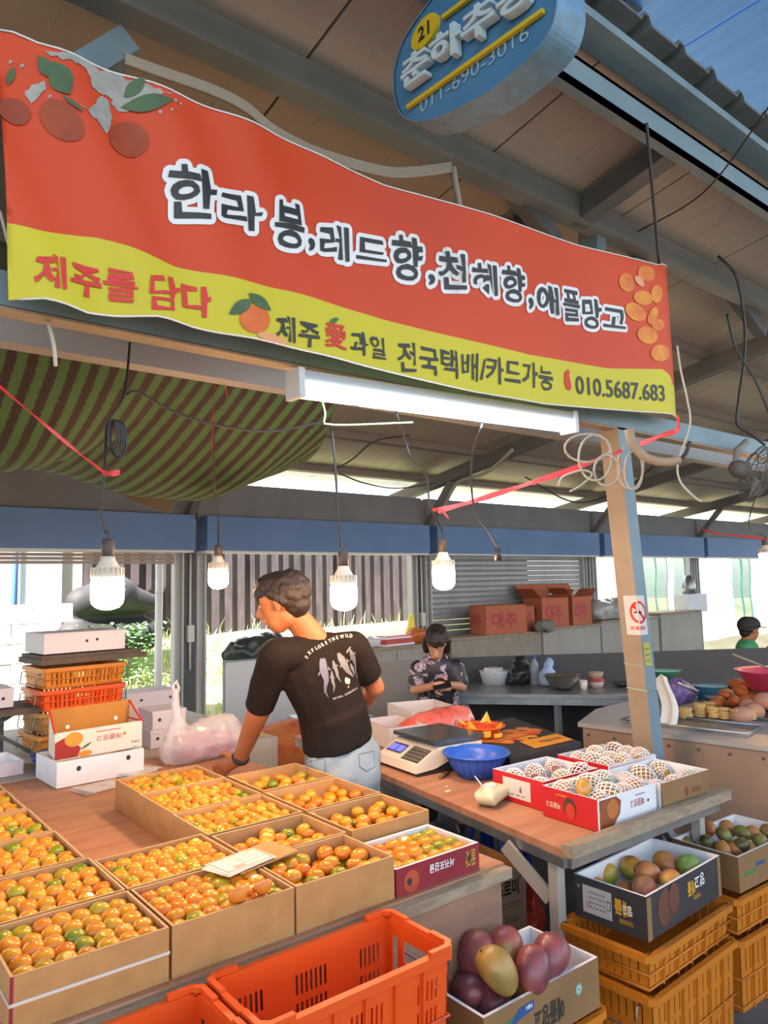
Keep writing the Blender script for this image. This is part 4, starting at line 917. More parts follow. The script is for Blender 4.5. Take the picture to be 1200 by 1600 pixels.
# ================================================================ CRATES
orange_pl = M('orange_plastic', 'e0561a', .38, col2='d64c15', scale=2, coat=.1); amber_pl = M('amber_plastic', 'c8781f', .42, col2='b56a1a', scale=3, sss=0); amber2 = M('faded_amber_plastic', 'c98536', .45)
wirem = M('crate_wire', '8d8d8d', .35, .8)
def breaks(L, n, slot, m):
    """n slots of width slot spread over L with margins m"""
    p = (L-2*m-slot)/(max(n-1, 1)); o = [0]
    for k in range(n): o += [m+k*p, m+k*p+slot]
    return o+[L]
def crate(label, x0, y0, w, d, h, zb, mat, rz=0, rowz=((.12, .42), (.5, .86)), nx=14, ny=8, group_slots=None, handhole=True, taper=.012, rimw=.016, wires=False, ribs=True, notch=False):
    t = thing('crate', label, 'crate', (x0, y0, zb), rz); th = .004
    def side(nm, L, n, f):
        us = breaks(L, n, .007, .035); zs = [0]
        for a, b in rowz: zs += [a*h, b*h]
        zs += [h]
        def hole(i, j):
            if not (i % 2 == 1 and j % 2 == 1): return False
            if group_slots:
                c = (us[i]+us[i+1])/2/L
                return any(a < c < b for a, b in group_slots[nm[0]])
            return True
        mb = MB().slab(us, zs, hole, 0, th, f)
        return obj('slotted_wall', mb, mat, t)
    tz = lambda z: taper*(1-z/h)
    side('long', w, nx, lambda u, v, q: Vector((lerp(tz(v), w-tz(v), u/w), tz(v)+q, v)))
    side('long', w, nx, lambda u, v, q: Vector((lerp(tz(v), w-tz(v), u/w), d-tz(v)-q, v)))
    if handhole:
        for k in (0, 1):
            us = [0, d*.3, d*.7, d]; us = sorted(set(us+[d*.12, d*.15, d*.18, d*.21, d*.80, d*.83, d*.86, d*.89])); zs = [0, .12*h, .42*h, .5*h, .68*h, .86*h, h]
            def hole(i, j, us=us):
                c = (us[i]+us[i+1])/2/d; a = us[i+1]-us[i]
                if .3 < c < .7: return j == 4
                return a < .032*d and j in (1, 3, 4)
            xx = (lambda q, v: w-tz(v)-q) if k else (lambda q, v: tz(v)+q)
            obj('slotted_wall', MB().slab(us, zs, hole, 0, th, lambda u, v, q, xx=xx: Vector((xx(q, v), lerp(tz(v), d-tz(v), u/d), v))), mat, t)
    else:
        side('short', d, ny, lambda u, v, q: Vector((tz(v)+q, lerp(tz(v), d-tz(v), u/d), v))); side('short', d, ny, lambda u, v, q: Vector((w-tz(v)-q, lerp(tz(v), d-tz(v), u/d), v)))
    obj('base', MB().box(taper, w-taper, taper, d-taper, 0, .006), mat, t)
    r = rimw; mb = MB(); ch = .02
    # rim with cut corners and a down-turned lip
    outp = [(-r+ch, -r), (w+r-ch, -r), (w+r, -r+ch), (w+r, d+r-ch), (w+r-ch, d+r), (-r+ch, d+r), (-r, d+r-ch), (-r, -r+ch)]; inn = [(ch, 0), (w-ch, 0), (w, ch), (w, d-ch), (w-ch, d), (ch, d), (0, d-ch), (0, ch)]
    n = 8; vs = [(p[0], p[1], h) for p in outp]+[(p[0], p[1], h) for p in inn]+[(p[0], p[1], h-.022) for p in outp]+[(p[0]*1, p[1], h-.004) for p in inn]+[(p[0]*.99+w*.005, p[1]*.99+d*.005, h-.022) for p in outp]
    mb.add(vs, [(i, (i+1) % n, n+(i+1) % n, n+i) for i in range(n)]+[(2*n+i, 2*n+(i+1) % n, (i+1) % n, i) for i in range(n)]+[(4*n+(i+1) % n, 4*n+i, 3*n+i, 3*n+(i+1) % n) for i in range(n)]+[(2*n+(i+1) % n, 2*n+i, 4*n+i, 4*n+(i+1) % n) for i in range(n)])
    obj('rim', mb, mat, t)
    if notch:      # raised end rims and long-side rails between moulded stops
        for xx, sx in ((-r, 1), (w+r, -1)):
            for yy, sy in ((-r, 1), (d+r, -1)):      # raised corner sweeps of the rim ending in a moulded notch
                P2 = [(xx, yy+sy*.09), (xx, yy+sy*.022), (xx+sx*.022, yy), (xx+sx*.085, yy), (xx+sx*.085, yy+sy*(r-.001)), (xx+sx*.03, yy+sy*(r-.001)), (xx+sx*(r-.001), yy+sy*.03), (xx+sx*(r-.001), yy+sy*.09)]
                if sx*sy < 0: P2 = P2[::-1]
                obj('rim_corner', MB().prism(P2, h-.0005, h+.012), mat, t)
            obj('end_rail', MB().box(min(xx, xx+sx*r), max(xx, xx+sx*r), .07, d-.07, h-.0005, h+.007), mat, t)
    if ribs:
        mb = MB()
        for k in range(1, 6):
            for yy, s in ((0, -1), (d, 1)): mb.add([Vector((w*k/6-.003, yy+s*-tz(0)*-1*0, h-.02)), Vector((w*k/6+.003, yy, h-.02)), Vector((w*k/6+.003, yy+s*.008, h-.02)), Vector((w*k/6-.003, yy+s*.008, h-.02)), Vector((w*k/6-.003, yy-s*taper, 0)), Vector((w*k/6+.003, yy-s*taper, 0)), Vector((w*k/6+.003, yy-s*(taper-.008), 0)), Vector((w*k/6-.003, yy-s*(taper-.008), 0))], [(0, 1, 2, 3), (4, 7, 6, 5), (0, 4, 5, 1), (1, 5, 6, 2), (2, 6, 7, 3), (3, 7, 4, 0)])
        for z in (.08*h, .46*h):
            q = tz(z)-.005; mb.tube([(q, q, z), (w-q, q, z), (w-q, d-q, z), (q, d-q, z)], .004, 4, close=True)
        obj('rib', mb, mat, t)
    if wires:
        for s in wires:
            xx = w+.005 if s > 0 else -.005
            pts = [(xx, d*.12, h-.03), (xx+s*.022, d*.12, h-.035), (xx+s*.03, d*.12, h-.10), (xx+s*.03, d*.88, h-.10), (xx+s*.022, d*.88, h-.035), (xx, d*.88, h-.03)]
            obj('wire_handle', MB().tube(pts, .0035, 6), wirem, t)
    return t
gs = {'l': [(.06, .22), (.40, .60), (.78, .94)], 's': []}
crate('bright orange plastic crate below the table edge, in front', .80, 1.435, .525, .245, .30, .435, orange_pl, nx=32, rowz=((.08, .30), (.36, .58), (.64, .80)), group_slots={'l': [(.08, .24), (.42, .60), (.80, .94)]}, notch=True, wires=(1,))
crate('bright orange plastic crate cut off at the bottom left corner', .235, 1.425, .525, .245, .30, .43, orange_pl, nx=32, rowz=((.08, .30), (.36, .58), (.64, .80)), group_slots={'l': [(.08, .24), (.42, .60), (.80, .94)]}, notch=True)
crate('yellow plastic crate under the front orange crate', .79, 1.43, .54, .25, .30, .125, amber_pl, nx=20)
crate('yellow plastic crate under the corner orange crate', .23, 1.42, .54, .25, .30, .125, amber_pl, nx=20)
for x0 in (.20, .77):
    t = thing('pallet', 'wooden pallet under the %s crates' % ('left' if x0 < .5 else 'front'), 'pallet', (x0, 1.40, 0))
    for k in range(4): obj('pallet_slat', MB().box(0, .55, .01+k*.075, .06+k*.075, .10, .122), lumber, t)
    for k in range(3): obj('pallet_block', MB().box(.02+k*.23, .08+k*.23, .01, .285, 0, .10), lumber, t)
crate('yellow plastic crate under the big mango box', 1.50, 1.475, .50, .29, .335, 0, amber_pl, nx=18, rowz=((.1, .48), (.54, .9)))
# two stacks on the right
rB = .04
crate('amber slotted crate on the floor under the black mango box stack', 2.145, 1.395, .56, .33, .345, 0, amber_pl, rz=rB, nx=16, ny=10, handhole=False, rowz=((.08, .36), (.42, .66), (.72, .9)), wires=(-1,))
crate('amber crate nested between the black mango box and the lower crate', 2.145, 1.400, .555, .325, .118, .352, amber_pl, rz=rB, nx=16, ny=9, handhole=False, rowz=((.15, .78),), wires=())
crate('amber slotted crate on the floor at the right edge', 2.865, 1.475, .56, .34, .27, 0, amber_pl, rz=-.03, nx=16, ny=9, handhole=False, rowz=((.08, .46), (.54, .9)), wires=(-1,))
crate('amber crate nested on the right edge crate under the brown mango box', 2.87, 1.48, .55, .33, .14, .278, amber_pl, rz=-.03, nx=16, ny=9, handhole=False, rowz=((.15, .8),))

# ================================================================ MANGO BOXES
def ovoid(r, l, k, seg=16, rng=12, bend=.12):
    vs = []; fs = []; rr = random.Random(k)
    for i in range(rng+1):
        a = pi*i/rng; x = -_c(a)*l; q = max(_s(a), .0)**.82*r*(1-.10*_c(a)); zb = bend*r*(1-(x/l)**2)
        if i in (0, rng): vs.append(Vector((x*.96, 0, zb))); continue
        for j in range(seg): t = 2*pi*j/seg; vs.append(Vector((x, q*_c(t), q*.93*_s(t)+zb)))
    for j in range(seg): fs.append((0, 1+(j+1) % seg, 1+j))
    for i in range(rng-2):
        for j in range(seg): fs.append((1+i*seg+j, 1+i*seg+(j+1) % seg, 1+(i+1)*seg+(j+1) % seg, 1+(i+1)*seg+j))
    L = len(vs)-1; b = 1+(rng-2)*seg
    for j in range(seg): fs.append((b+j, b+(j+1) % seg, L))
    mb = MB(); mb.sm = True; mb.add(vs, fs); return mb
apple = fruit_mat('apple_mango_skin', [(0, '6a3a44'), (.25, '86464c'), (.5, '9c5644'), (.75, '8f7c40'), (1, 'ae8440')], nscale=1.1, bump=.05, k=2.0, rough=.38, coat=.1)
greenm = fruit_mat('green_mango_skin', [(0, '6a8a3c'), (.3, '979a3c'), (.55, 'c9993c'), (.8, 'c07a44'), (1, 'a9684c')], nscale=.8, bump=.05, k=2.0, rough=.38, coat=.1)
smallm = fruit_mat('small_mango_skin', [(0, '4f4a26'), (.25, '77602e'), (.5, '6f7a34'), (.75, 'a3562f'), (1, 'b0763a')], nscale=.6, bump=.05, k=2.0, rough=.38, coat=.1)
stemm = M('stem_scar', '3a2c20', .8)
def mango(kindm, p, r, l, rot, label, group, name='mango'):
    t = obj(name, ovoid(r, l, int(p.x*1000) % 97), kindm, None, loc=p, rot=rot); tag(t, label, 'fruit', group)
    obj('stem_scar', MB().lathe([(.0045, 0), (.005, .0015), (.002, .003)], 8), stemm, t, loc=(l*.955, 0, .12*r*.05), rot=(0, pi/2, 0)); return t
hn = M('brown_mango_card', '8b6a43', .7, col2='7b5c3a', scale=5)
big = carton('brown mango box with white lining holding big purple mangoes, at the bottom centre', 1.485, 1.478, .50, .275, .49, .145, hn, white_card, white_card, name='fruit_box', th=.010, rz=-.01)
big.location.z = .345
obj('inner_tray', MB().box(.01, .49, .01, .265, .04, .045), white_card, big)
fd = M('dark_print', '2f2a26', .6)
text('lettering', '애플망고', (.20, 0, .03), (1, 0, 0), (0, 0, 1), .13, fd, big, height=.065, bold=.03, rot=True)
flat('blue_flash', [(.06, .045), (.13, .10), (.20, .112), (.20, .135), (.14, .132), (.10, .10), (.03, .05)], (0, 0, -.01), (1, 0, 0), (0, 0, 1), M('flash_blue', '2f4f86', .5), big)
flat('green_flash', [(-.0+.005, .06), (.03, .052), (.10, .105), (.135, .125), (.05, .10)], (0, 0, -.01), (1, 0, 0), (0, 0, 1), M('flash_green', '3f7a4a', .5), big, eps=.0015)
text('lettering', 'HN', (.165, 0, .108), (1, 0, 0), (0, 0, 1), .025, white, big, height=.012, bold=.03, eps=.003)
flat('round_mark', ell(.40, .085, .017, .017), (0, 0, 0), (1, 0, 0), (0, 0, 1), M('mark_teal', '6f9a92', .5), big); flat('round_mark', ell(.40, .085, .011, .011), (0, 0, 0), (1, 0, 0), (0, 0, 1), M('mark_white', 'b9c9c2', .5), big, eps=.002); flat('round_mark', ell(.40, .085, .006, .006), (0, 0, 0), (1, 0, 0), (0, 0, 1), M('mark_teal', '6f9a92', .5), big, eps=.003)
def on_plane(px, py, z): return G(px, py, z)
for (px, py, z, r, l, rot, lb) in ((745, 1492, .530, .055, .068, (.2, -1.0, .3), 'dusky purple mango standing at the back left of the big mango box'), (790, 1484, .535, .054, .066, (.1, -1.05, .9), 'reddish mango with a pale stem scar at the back of the big mango box'),
    (776, 1518, .545, .054, .070, (.3, -.9, 2.3), 'purple and green mango lying on top in the middle of the big mango box'), (833, 1515, .525, .050, .064, (.2, -.95, .6), 'dark plum-coloured mango in the middle right of the big mango box'),
    (860, 1494, .525, .056, .066, (.2, -.5, .2), 'orange and purple mango at the right of the big mango box'), (735, 1550, .455, .052, .066, (.2, .3, 1.0), 'speckled green-brown mango at the left of the big mango box'),
    (772, 1566, .440, .048, .064, (.0, .2, .5), 'yellow-brown mango at the front corner of the big mango box'), (820, 1545, .440, .042, .056, (.0, .2, 1.8), 'mango lying low under the plum-coloured one in the big box')):
    mango(apple, on_plane(px, py, z), r, l, rot, lb, 'mangoes in the big brown box')
blk = carton('black printed mango box with white lining on the amber crates', 2.195, 1.432, .525, .275, .62, .14, card_dark, white_card, white_card, name='fruit_box', th=.009, rz=.045)
blk.location.z = .482
obj('inner_tray', MB().box(.01, .515, .01, .265, .045, .05), white_card, blk)
wU, wV = (1, 0, 0), (0, 0, 1)
# near end face (towards -x) is the long label side in the picture's left
lU, lV = (0, -1, 0), (0, 0, 1); lO = (0, .275, 0)
def lface(name, poly, mat, eps=.001): return flat(name, poly, lO, lU, lV, mat, blk, eps=eps)
lface('label_patch', rect(.035, .148, .025, .115), M('label_grey', 'a7a7a8', .6)); lface('green_stamp', rect(.128, .144, .055, .085), M('stamp_green', '2e5a45', .6), .002); lface('stamp_inner', rect(.130, .142, .058, .082), M('label_grey', 'a7a7a8', .6), .003)
text('lettering', '12', (0, .275-.05, .045), lU, lV, .014, redp, blk, height=.018, rot=True, eps=.003)
for r_ in range(4):
    for c_i in range(5): lface('label_line', rect(.062+c_i*.013, .070+c_i*.013, .045+r_*.016, .050+r_*.016), M('dim_ink', '6a6a6e', .6), .002)
tri = [(.018, .095), (.024, .108), (.012, .108)]
lface('recycle_mark', tri, M('mark_grey', 'a9a9a9', .6)); lface('recycle_mark', [(.018, .099), (.021, .106), (.015, .106)], card_dark, .002)
text('lettering', '애플', (0, .275-.158, .055), lU, lV, .062, M('gold_orange', 'c9962a', .5), blk, height=.05, rot=True, bold=.03, eps=.002); text('lettering', '망고', (0, .275-.19, .062), lU, lV, .035, white, blk, height=.034, rot=True, bold=.02, eps=.004)
text('lettering', '아하하마', (0, .275-.175, .03), lU, lV, .05, M('gold_orange', 'c9962a', .5), blk, height=.018, rot=True, eps=.002)
def fface(name, poly, mat, eps=.001, b=None): return flat(name, poly, (0, 0, 0), wU, wV, mat, b or blk, eps=eps)
mgp = M('dull_mango_print', '6b4033', .5, col2='5a3a2c', scale=12)
fface('printed_mango', ell(.115, .075, .045, .060, rot=.0), mgp); fface('printed_mango', ell(.175, .088, .035, .050), mgp, .002); fface('corner_strip', rect(.0, .028, 0, .135), hn, .0012); fface('corner_strip', rect(.497, .520, 0, .138), hn, .0012)
text('lettering', '애플', (.27, 0, .062), wU, wV, .055, M('gold_orange', 'c9962a', .5), blk, height=.05, rot=True, bold=.03); text('lettering', '망고', (.32, 0, .075), wU, wV, .07, white, blk, height=.045, rot=True, bold=.02, eps=.003); text('lettering', '하하마', (.31, 0, .042), wU, wV, .05, M('gold_orange', 'c9962a', .5), blk, height=.018, rot=True)
for (px, py, z, r, l, rot, lb) in ((948, 1368, .560, .040, .046, (0, -1.1, .4), 'green round mango at the left inside the black box'), (988, 1358, .575, .043, .060, (0, .1, .9), 'pinkish mango lying crosswise at the centre left of the black box'), (1013, 1366, .585, .041, .050, (0, -.3, 2.4), 'rosy brown mango beside the pinkish one in the black box'),
    (1042, 1352, .575, .042, .055, (0, -.4, 1.7), 'orange-yellow mango at the back of the black box'), (1076, 1356, .585, .042, .046, (0, -1.0, .8), 'green mango with dark tip at the right of the black box'), (1048, 1377, .585, .038, .054, (0, .3, .2), 'yellow mango with red cheek right of centre in the black box'),
    (1006, 1390, .570, .043, .056, (0, .05, .3), 'big yellow-green mango at the front of the black box'), (975, 1393, .550, .032, .044, (0, .1, .2), 'olive mango peeping over the front rim of the black box'), (932, 1385, .550, .030, .042, (0, .1, .5), 'pale green mango low at the left corner of the black box')):
    mango(greenm, on_plane(px, py, z), r, l, rot, lb, 'mangoes in the black box')
rbo = carton('brown mango box with white lining cut off by the right edge', 2.915, 1.487, .50, .285, .56, .135, hn, white_card, white_card, name='fruit_box', th=.009, rz=-.035)
rbo.location.z = .425
obj('inner_tray', MB().box(.01, .49, .01, .275, .05, .055), white_card, rbo)
flat('green_flash', rect(.04, .13, .055, .068), (0, 0, 0), wU, wV, M('flash_green', '3f7a4a', .5), rbo); flat('blue_flash', rect(.13, .2, .07, .085), (0, 0, 0), wU, wV, M('flash_blue', '2f4f86', .5), rbo)
sp = [(1072, 1318, .52), (1088, 1308, .53), (1108, 1296, .55), (1106, 1318, .54), (1131, 1306, .555), (1138, 1295, .53), (1160, 1302, .54), (1157, 1322, .54), (1178, 1304, .53), (1188, 1316, .54), (1130, 1328, .53), (1148, 1330, .52), (1172, 1330, .52), (1198, 1300, .54), (1085, 1326, .50), (1200, 1325, .52)]
lbl = ['brown-green', 'dull brown', 'green and red', 'olive', 'rosy', 'dark red', 'orange-cheeked', 'dark green', 'small green', 'yellow-orange', 'yellow and red', 'pinkish', 'golden', 'russet', 'half-hidden brown', 'green-gold']
wh = ['at the left end', 'second from the left', 'on the heap left of centre', 'in front of the heap', 'in the middle of the heap', 'behind the middle of the heap', 'right of the middle', 'under the orange one', 'at the back right', 'near the right edge', 'lying at the front rim', 'at the front rim middle', 'at the front rim right', 'farthest right at the back', 'low at the left end', 'farthest right in front']
for (px, py, z), a, b in zip(sp, lbl, wh):
    mango(smallm, on_plane(px, py, z), .030, .038, (R.uniform(-.4, .4), R.uniform(-1.1, .2), R.uniform(0, 6)), '%s mango %s in the right edge box' % (a, b), 'small mangoes in the right edge box')
# ================================================================ GOODS ON THE FRUIT TABLE
netm = M('foam_net', 'e4e6e6', .6)
def net_mesh(r, l, k, open_end=False):
    mb = MB(); n = 11; st_ = 12
    for s in (-1, 1):
        for j in range(n):
            pts = []
            for i in range(st_+1):
                a = lerp(.10, .93, i/st_)*pi; x = -_c(a)*l*1.04; q = _s(a)*r*1.05+.003; t = 2*pi*j/n+s*i*.30; pts.append((x, q*_c(t), q*_s(t)*.95))
            mb.tube(pts, .0026, 3, caps=False)
    return mb
netme = [mesh_of('foam_net', net_mesh(.042, .050, 1), netm), mesh_of('foam_net', net_mesh(.047, .058, 2), netm)]
core = [mesh_of('fruit', ovoid(.040, .048, 5, bend=0), greenm), mesh_of('fruit', ovoid(.045, .056, 6, bend=0), apple)]
def netted(p, rot, k, label, group):
    t = thing('netted_fruit', label, 'fruit', p); t.rotation_euler = rot; t['group'] = group
    f = bpy.data.objects.new('fruit', core[k]); COL.objects.link(f); f.parent = t; f = bpy.data.objects.new('foam_net', netme[k]); COL.objects.link(f); f.parent = t
gift_red = M('gift_red', 'c9232a', .45, col2='b51c25', scale=6)
giftw = M('gift_white', 'd9dde1', .6)
def gift(label, x0, y0, w, d, rz, sides, inner=white_card):
    return carton(label, x0, y0, w, d, .845, .113, gift_red, inner, white_card, name='gift_box', th=.008, rz=rz, sides=sides)
g1 = gift('red gift box with label 6 holding netted fruit, behind the front red box', 2.372, 1.985, .345, .285, -.04, {})
g2 = gift('red and white gift box of netted fruit at the front corner of the fruit table', 2.325, 1.690, .355, .27, -.03, {'f': giftw})
g3 = gift('white gift box with red edge holding netted fruit, farthest back on the fruit table', 2.775, 1.955, .335, .29, -.05, {'f': giftw})
g4 = gift('white-lined brown gift box with netted fruit at the right end of the fruit table', 2.695, 1.66, .335, .265, -.04, {'f': hn, 'r': hn, 'l': giftw})
for g in (g1, g2, g3, g4): obj('liner', MB().box(.008, .32, .01, .255, .04, .045), white_card, g)
def lt(g, s, O, w, h, m, **k): return text('lettering', s, O, (0, -1, 0), (0, 0, 1), w, m, g, height=h, **k)
flat('label_patch', rect(.06, .215, .018, .095), (0, .285, 0), (0, -1, 0), (0, 0, 1), M('label_white', 'cfcfcb', .6), g1); lt(g1, '6', (0, .285-.155, .045), .012, .026, ink, bold=.02, eps=.002)
for k in range(4): flat('label_line', rect(.075+k*.03, .095+k*.03, .03, .034), (0, .285, 0), (0, -1, 0), (0, 0, 1), M('dim_ink', '6a6a6e', .6), g1, eps=.002)
lt(g2, '애플망고', (0, .27-.02, .040), .07, .022, M('gold_pale', 'd9c9a0', .5), rot=True, bold=.015)
flat('printed_mango', ell(.135, .055, .030, .038), (0, .27, 0), (0, -1, 0), (0, 0, 1), M('mango_dark', '4a3a2c', .5), g2); flat('printed_mango', ell(.137, .045, .022, .030), (0, .27, 0), (0, -1, 0), (0, 0, 1), M('mango_red', 'c03a24', .5), g2, eps=.002)
flat('gold_line', rect(.07, .12, .092, .096), (0, .27, 0), (0, -1, 0), (0, 0, 1), M('gold_line', 'c9a02c', .5), g2)
flat('printed_mango', [(0, 0), (.07, 0), (.12, .045), (.13, .09), (.10, .110), (.0, .110)], (0, 0, 0), wU, wV, M('mango_brown', '7b3a24', .5, col2='95552f', scale=14), g2); flat('printed_flesh', ell(.075, .07, .035, .035), (0, 0, 0), wU, wV, M('mango_slice', 'b9743a', .5, col2='a5602c', scale=40), g2, eps=.002)
text('lettering', '애플망고', (.185, 0, .05), wU, wV, .09, M('dull_red', 'a5525a', .5), g2, height=.028, rot=True, bold=.01); flat('red_line', rect(.22, .28, .09, .094), (0, 0, 0), wU, wV, M('dull_red', 'a5525a', .5), g2); flat('hole', ell(.30, .06, .006, .006), (0, 0, 0), wU, wV, blackp, g2)
text('lettering', '감귤', (.20, 0, .04), wU, wV, .07, M('brown_ink', '6d4a30', .5), g4, height=.022, rot=True); flat('printed_mark', ell(.165, .055, .013, .018), (0, 0, 0), wU, wV, M('maroon_mark', '7b2f30', .5), g4)
k = 0
for g, nx, ny, zz, lb in ((g1, 3, 2, .075, 'foam-netted fruit in the red box with label 6'), (g2, 4, 2, .085, 'foam-netted fruit in the front red and white box'), (g3, 3, 3, .09, 'foam-netted fruit in the farthest gift box'), (g4, 3, 2, .06, 'foam-netted fruit in the brown gift box')):
    for j in range(ny):
        for i in range(nx):
            p = local(g, (.055+i*(.25/(nx-1))+R.gauss(0, .004), .06+j*(.15/max(ny-1, 1)), zz+R.gauss(0, .004)))
            netted(p, (R.uniform(-.3, .3), R.uniform(-.5, .3), R.uniform(.2, 1.5)), 1 if (k % 5 == 2) else 0, '%s from the left, %s row, %s' % (OR_[i], ['front', 'second', 'third'][j], lb), lb.replace('fruit', 'fruits', 1)); k += 1
t_ = obj('bare_fruit', ovoid(.030, .036, 5, bend=0), fruit_mat('orange_fruit', [(0, 'c97a28'), (.5, 'd98a30'), (1, 'b98a3a')]), None, loc=G(912, 1232, .862), rot=(0, -1, .5)); tag(t_, 'small bare orange fruit among the foam nets of the front box', 'fruit')
# weighing scale, pan on top, keypad towards the gap
sc_ = thing('weighing_scale', 'white electronic weighing scale with steel pan and blue display', 'scale', (2.56, 2.87, .73), -.10); sc_.scale = (1.2, 1.15, 1.35)
sw_ = M('scale_white', 'd3cdbf', .4); sd_ = M('scale_black', '2e2c2c', .5)
def prof(mb, pr, y0, y1):
    n = len(pr); vs = [(x, y0, z) for x, z in pr]+[(x, y1, z) for x, z in pr]
    mb.add(vs, [tuple(range(n)), tuple(reversed(range(n, 2*n)))]+[(i, n+i, n+(i+1) % n, (i+1) % n) for i in range(n)]); return mb
obj('scale_base', prof(MB(), [(-.165, .0), (.165, .0), (.165, .05), (.03, .045), (-.08, .015), (-.165, .012)], -.145, .145), sd_, sc_)
obj('scale_body', prof(MB(), [(-.175, .012), (-.08, .018), (.03, .048), (.165, .052), (.165, .09), (-.06, .09), (-.165, .04)], -.15, .15), sw_, sc_)
obj('scale_pan', MB().box(-.085, .175, -.155, .155, .100, .114).box(-.05, .14, -.12, .12, .088, .10), M('pan_steel', '8f9492', .22, .9), sc_)
sl2 = lambda x: .04+(x+.165)*.05/.105
def face(x0, x1, y0, y1, e=.001): return [(x0, y1, sl2(x0)+e), (x0, y0, sl2(x0)+e), (x1, y0, sl2(x1)+e), (x1, y1, sl2(x1)+e)]
obj('keypad', MB().add(face(-.158, -.085, -.135, -.01), [(0, 1, 2, 3)]), M('keypad_dark', '3a3a38', .5), sc_)
obj('display', MB().add(face(-.14, -.09, .02, .13), [(0, 1, 2, 3)]), M('display_frame', '4a4660', .3), sc_)
for a, b in ((.028, .072), (.08, .124)): obj('display_screen', MB().add(face(-.132, -.100, a, b, .002), [(0, 1, 2, 3)]), M('screen_blue', '4a4cff', .3, emit=2.2), sc_)
for r_ in range(4):
    for c_i in range(6):
        m_ = M('key_green', '4fa04a', .5) if (r_, c_i) == (0, 5) else M('key_grey', '77746c', .5)
        obj('key', MB().add(face(-.152+r_*.017, -.141+r_*.017, -.128+c_i*.0195, -.115+c_i*.0195, .002), [(0, 1, 2, 3)]), m_, sc_)
obj('rating_label', MB().add([(.04, -.1508, .055), (.10, -.1508, .055), (.10, -.1508, .082), (.04, -.1508, .082)], [(0, 1, 2, 3)]), M('label_blue', '6f94b8', .5), sc_)
# blue colander
cb = G(745, 1213, .73); cl = thing('colander', 'blue plastic colander bowl standing on the fruit table', 'bowl', cb)
bl = M('blue_plastic', '2d63c9', .35, col2='2a5ab8', scale=4)
outer_p = [(.075, .0), (.082, .004), (.112, .04), (.135, .08), (.145, .105)]
obj('bowl', MB().lathe(outer_p+[(.158, .108), (.16, .114), (.145, .114), (.132, .08), (.108, .042), (.075, .008)], 40), bl, cl)
mb = MB()
for j in range(48):
    a = 2*pi*j/48
    if j % 2 == 0: mb.tube([(r*1.008*_c(a), r*1.008*_s(a), z) for r, z in outer_p[1:]], .0016, 4, caps=False)
obj('rib', mb, M('blue_rib', '244fa8', .4), cl)
mb = MB().tube([(.155*_c(a*pi/24), .155*_s(a*pi/24), .112) for a in range(48)], .006, 6, close=True); obj('rim', mb, bl, cl)
# tissue pack
tpos = G(768, 1256, .73); ts = thing('tissue_pack', 'cream soft wet-tissue pack with open white lid on the fruit table', 'tissue pack', tpos, .35); ts.scale = (1.25, 1.15, 1.15)
crm = M('cream_film', 'd8d2ae', .4, col2='cfc89f', scale=10, bump=.3, bscale=25)
def soft(x, y, z): return Vector((x, y, z))+Vector((noise.noise(Vector((x*25, y*25, z*25))), noise.noise(Vector((x*25+9, y*25, z*25))), noise.noise(Vector((x*25, y*25+9, z*25)))))*.008
mb = MB(); mb.sm = True
def pack(u, v):
    a = 2*pi*u; zz = v; s_ = (_s(pi*min(.97, max(.03, v))))**.25
    cx = abs(_c(a))**.3*(1 if _c(a) > 0 else -1); cy = abs(_s(a))**.3*(1 if _s(a) > 0 else -1)
    return soft(cx*.068*s_, cy*.042*s_, .004+.062*v)
mb.grid(pack, 28, 10); mb.add([pack(i/28, 1) for i in range(28)], [tuple(range(28))])
obj('pack_body', mb, crm, ts)
obj('lid_frame', MB().prism(ell(-.01, 0, .03, .022), .064, .070), M('lid_white', 'e0e2e2', .35), ts)
lid = MB().prism(ell(0, .026, .030, .024), 0, .003); obj('open_lid', lid, M('lid_white', 'e0e2e2', .35), ts, loc=(-.045, .012, .068), rot=(.95, -.3, .9))
tag(obj('knife', MB().beam((0, 0, .006), (.09, .05, .008), .018, .012), M('knife_handle', '6b5a48', .5), None, loc=G(688, 1218, .73)), 'short knife with brown handle by the colander', 'knife')
obj('blade', MB().plate([(.085, .042, .006), (.15, .075, .006), (.16, .09, .006), (.085, .06, .006)], .0015, (0, 0, 1)), M('knife_blade', '33343a', .3, .6), COL.objects['knife'])
for (px, py, sz, lb) in ((697, 1230, .02, 'tiny cream paper scrap near the knife on the fruit table'), (698, 1238, .035, 'second paper scrap nearer the table edge'),):
    p = G(px, py, .7295); tag(obj('paper_scrap', MB().prism([(0, 0), (sz, .005), (sz*.9, sz*.6), (.003, sz*.5)], 0, .001), paper, None, loc=p), lb, 'paper')
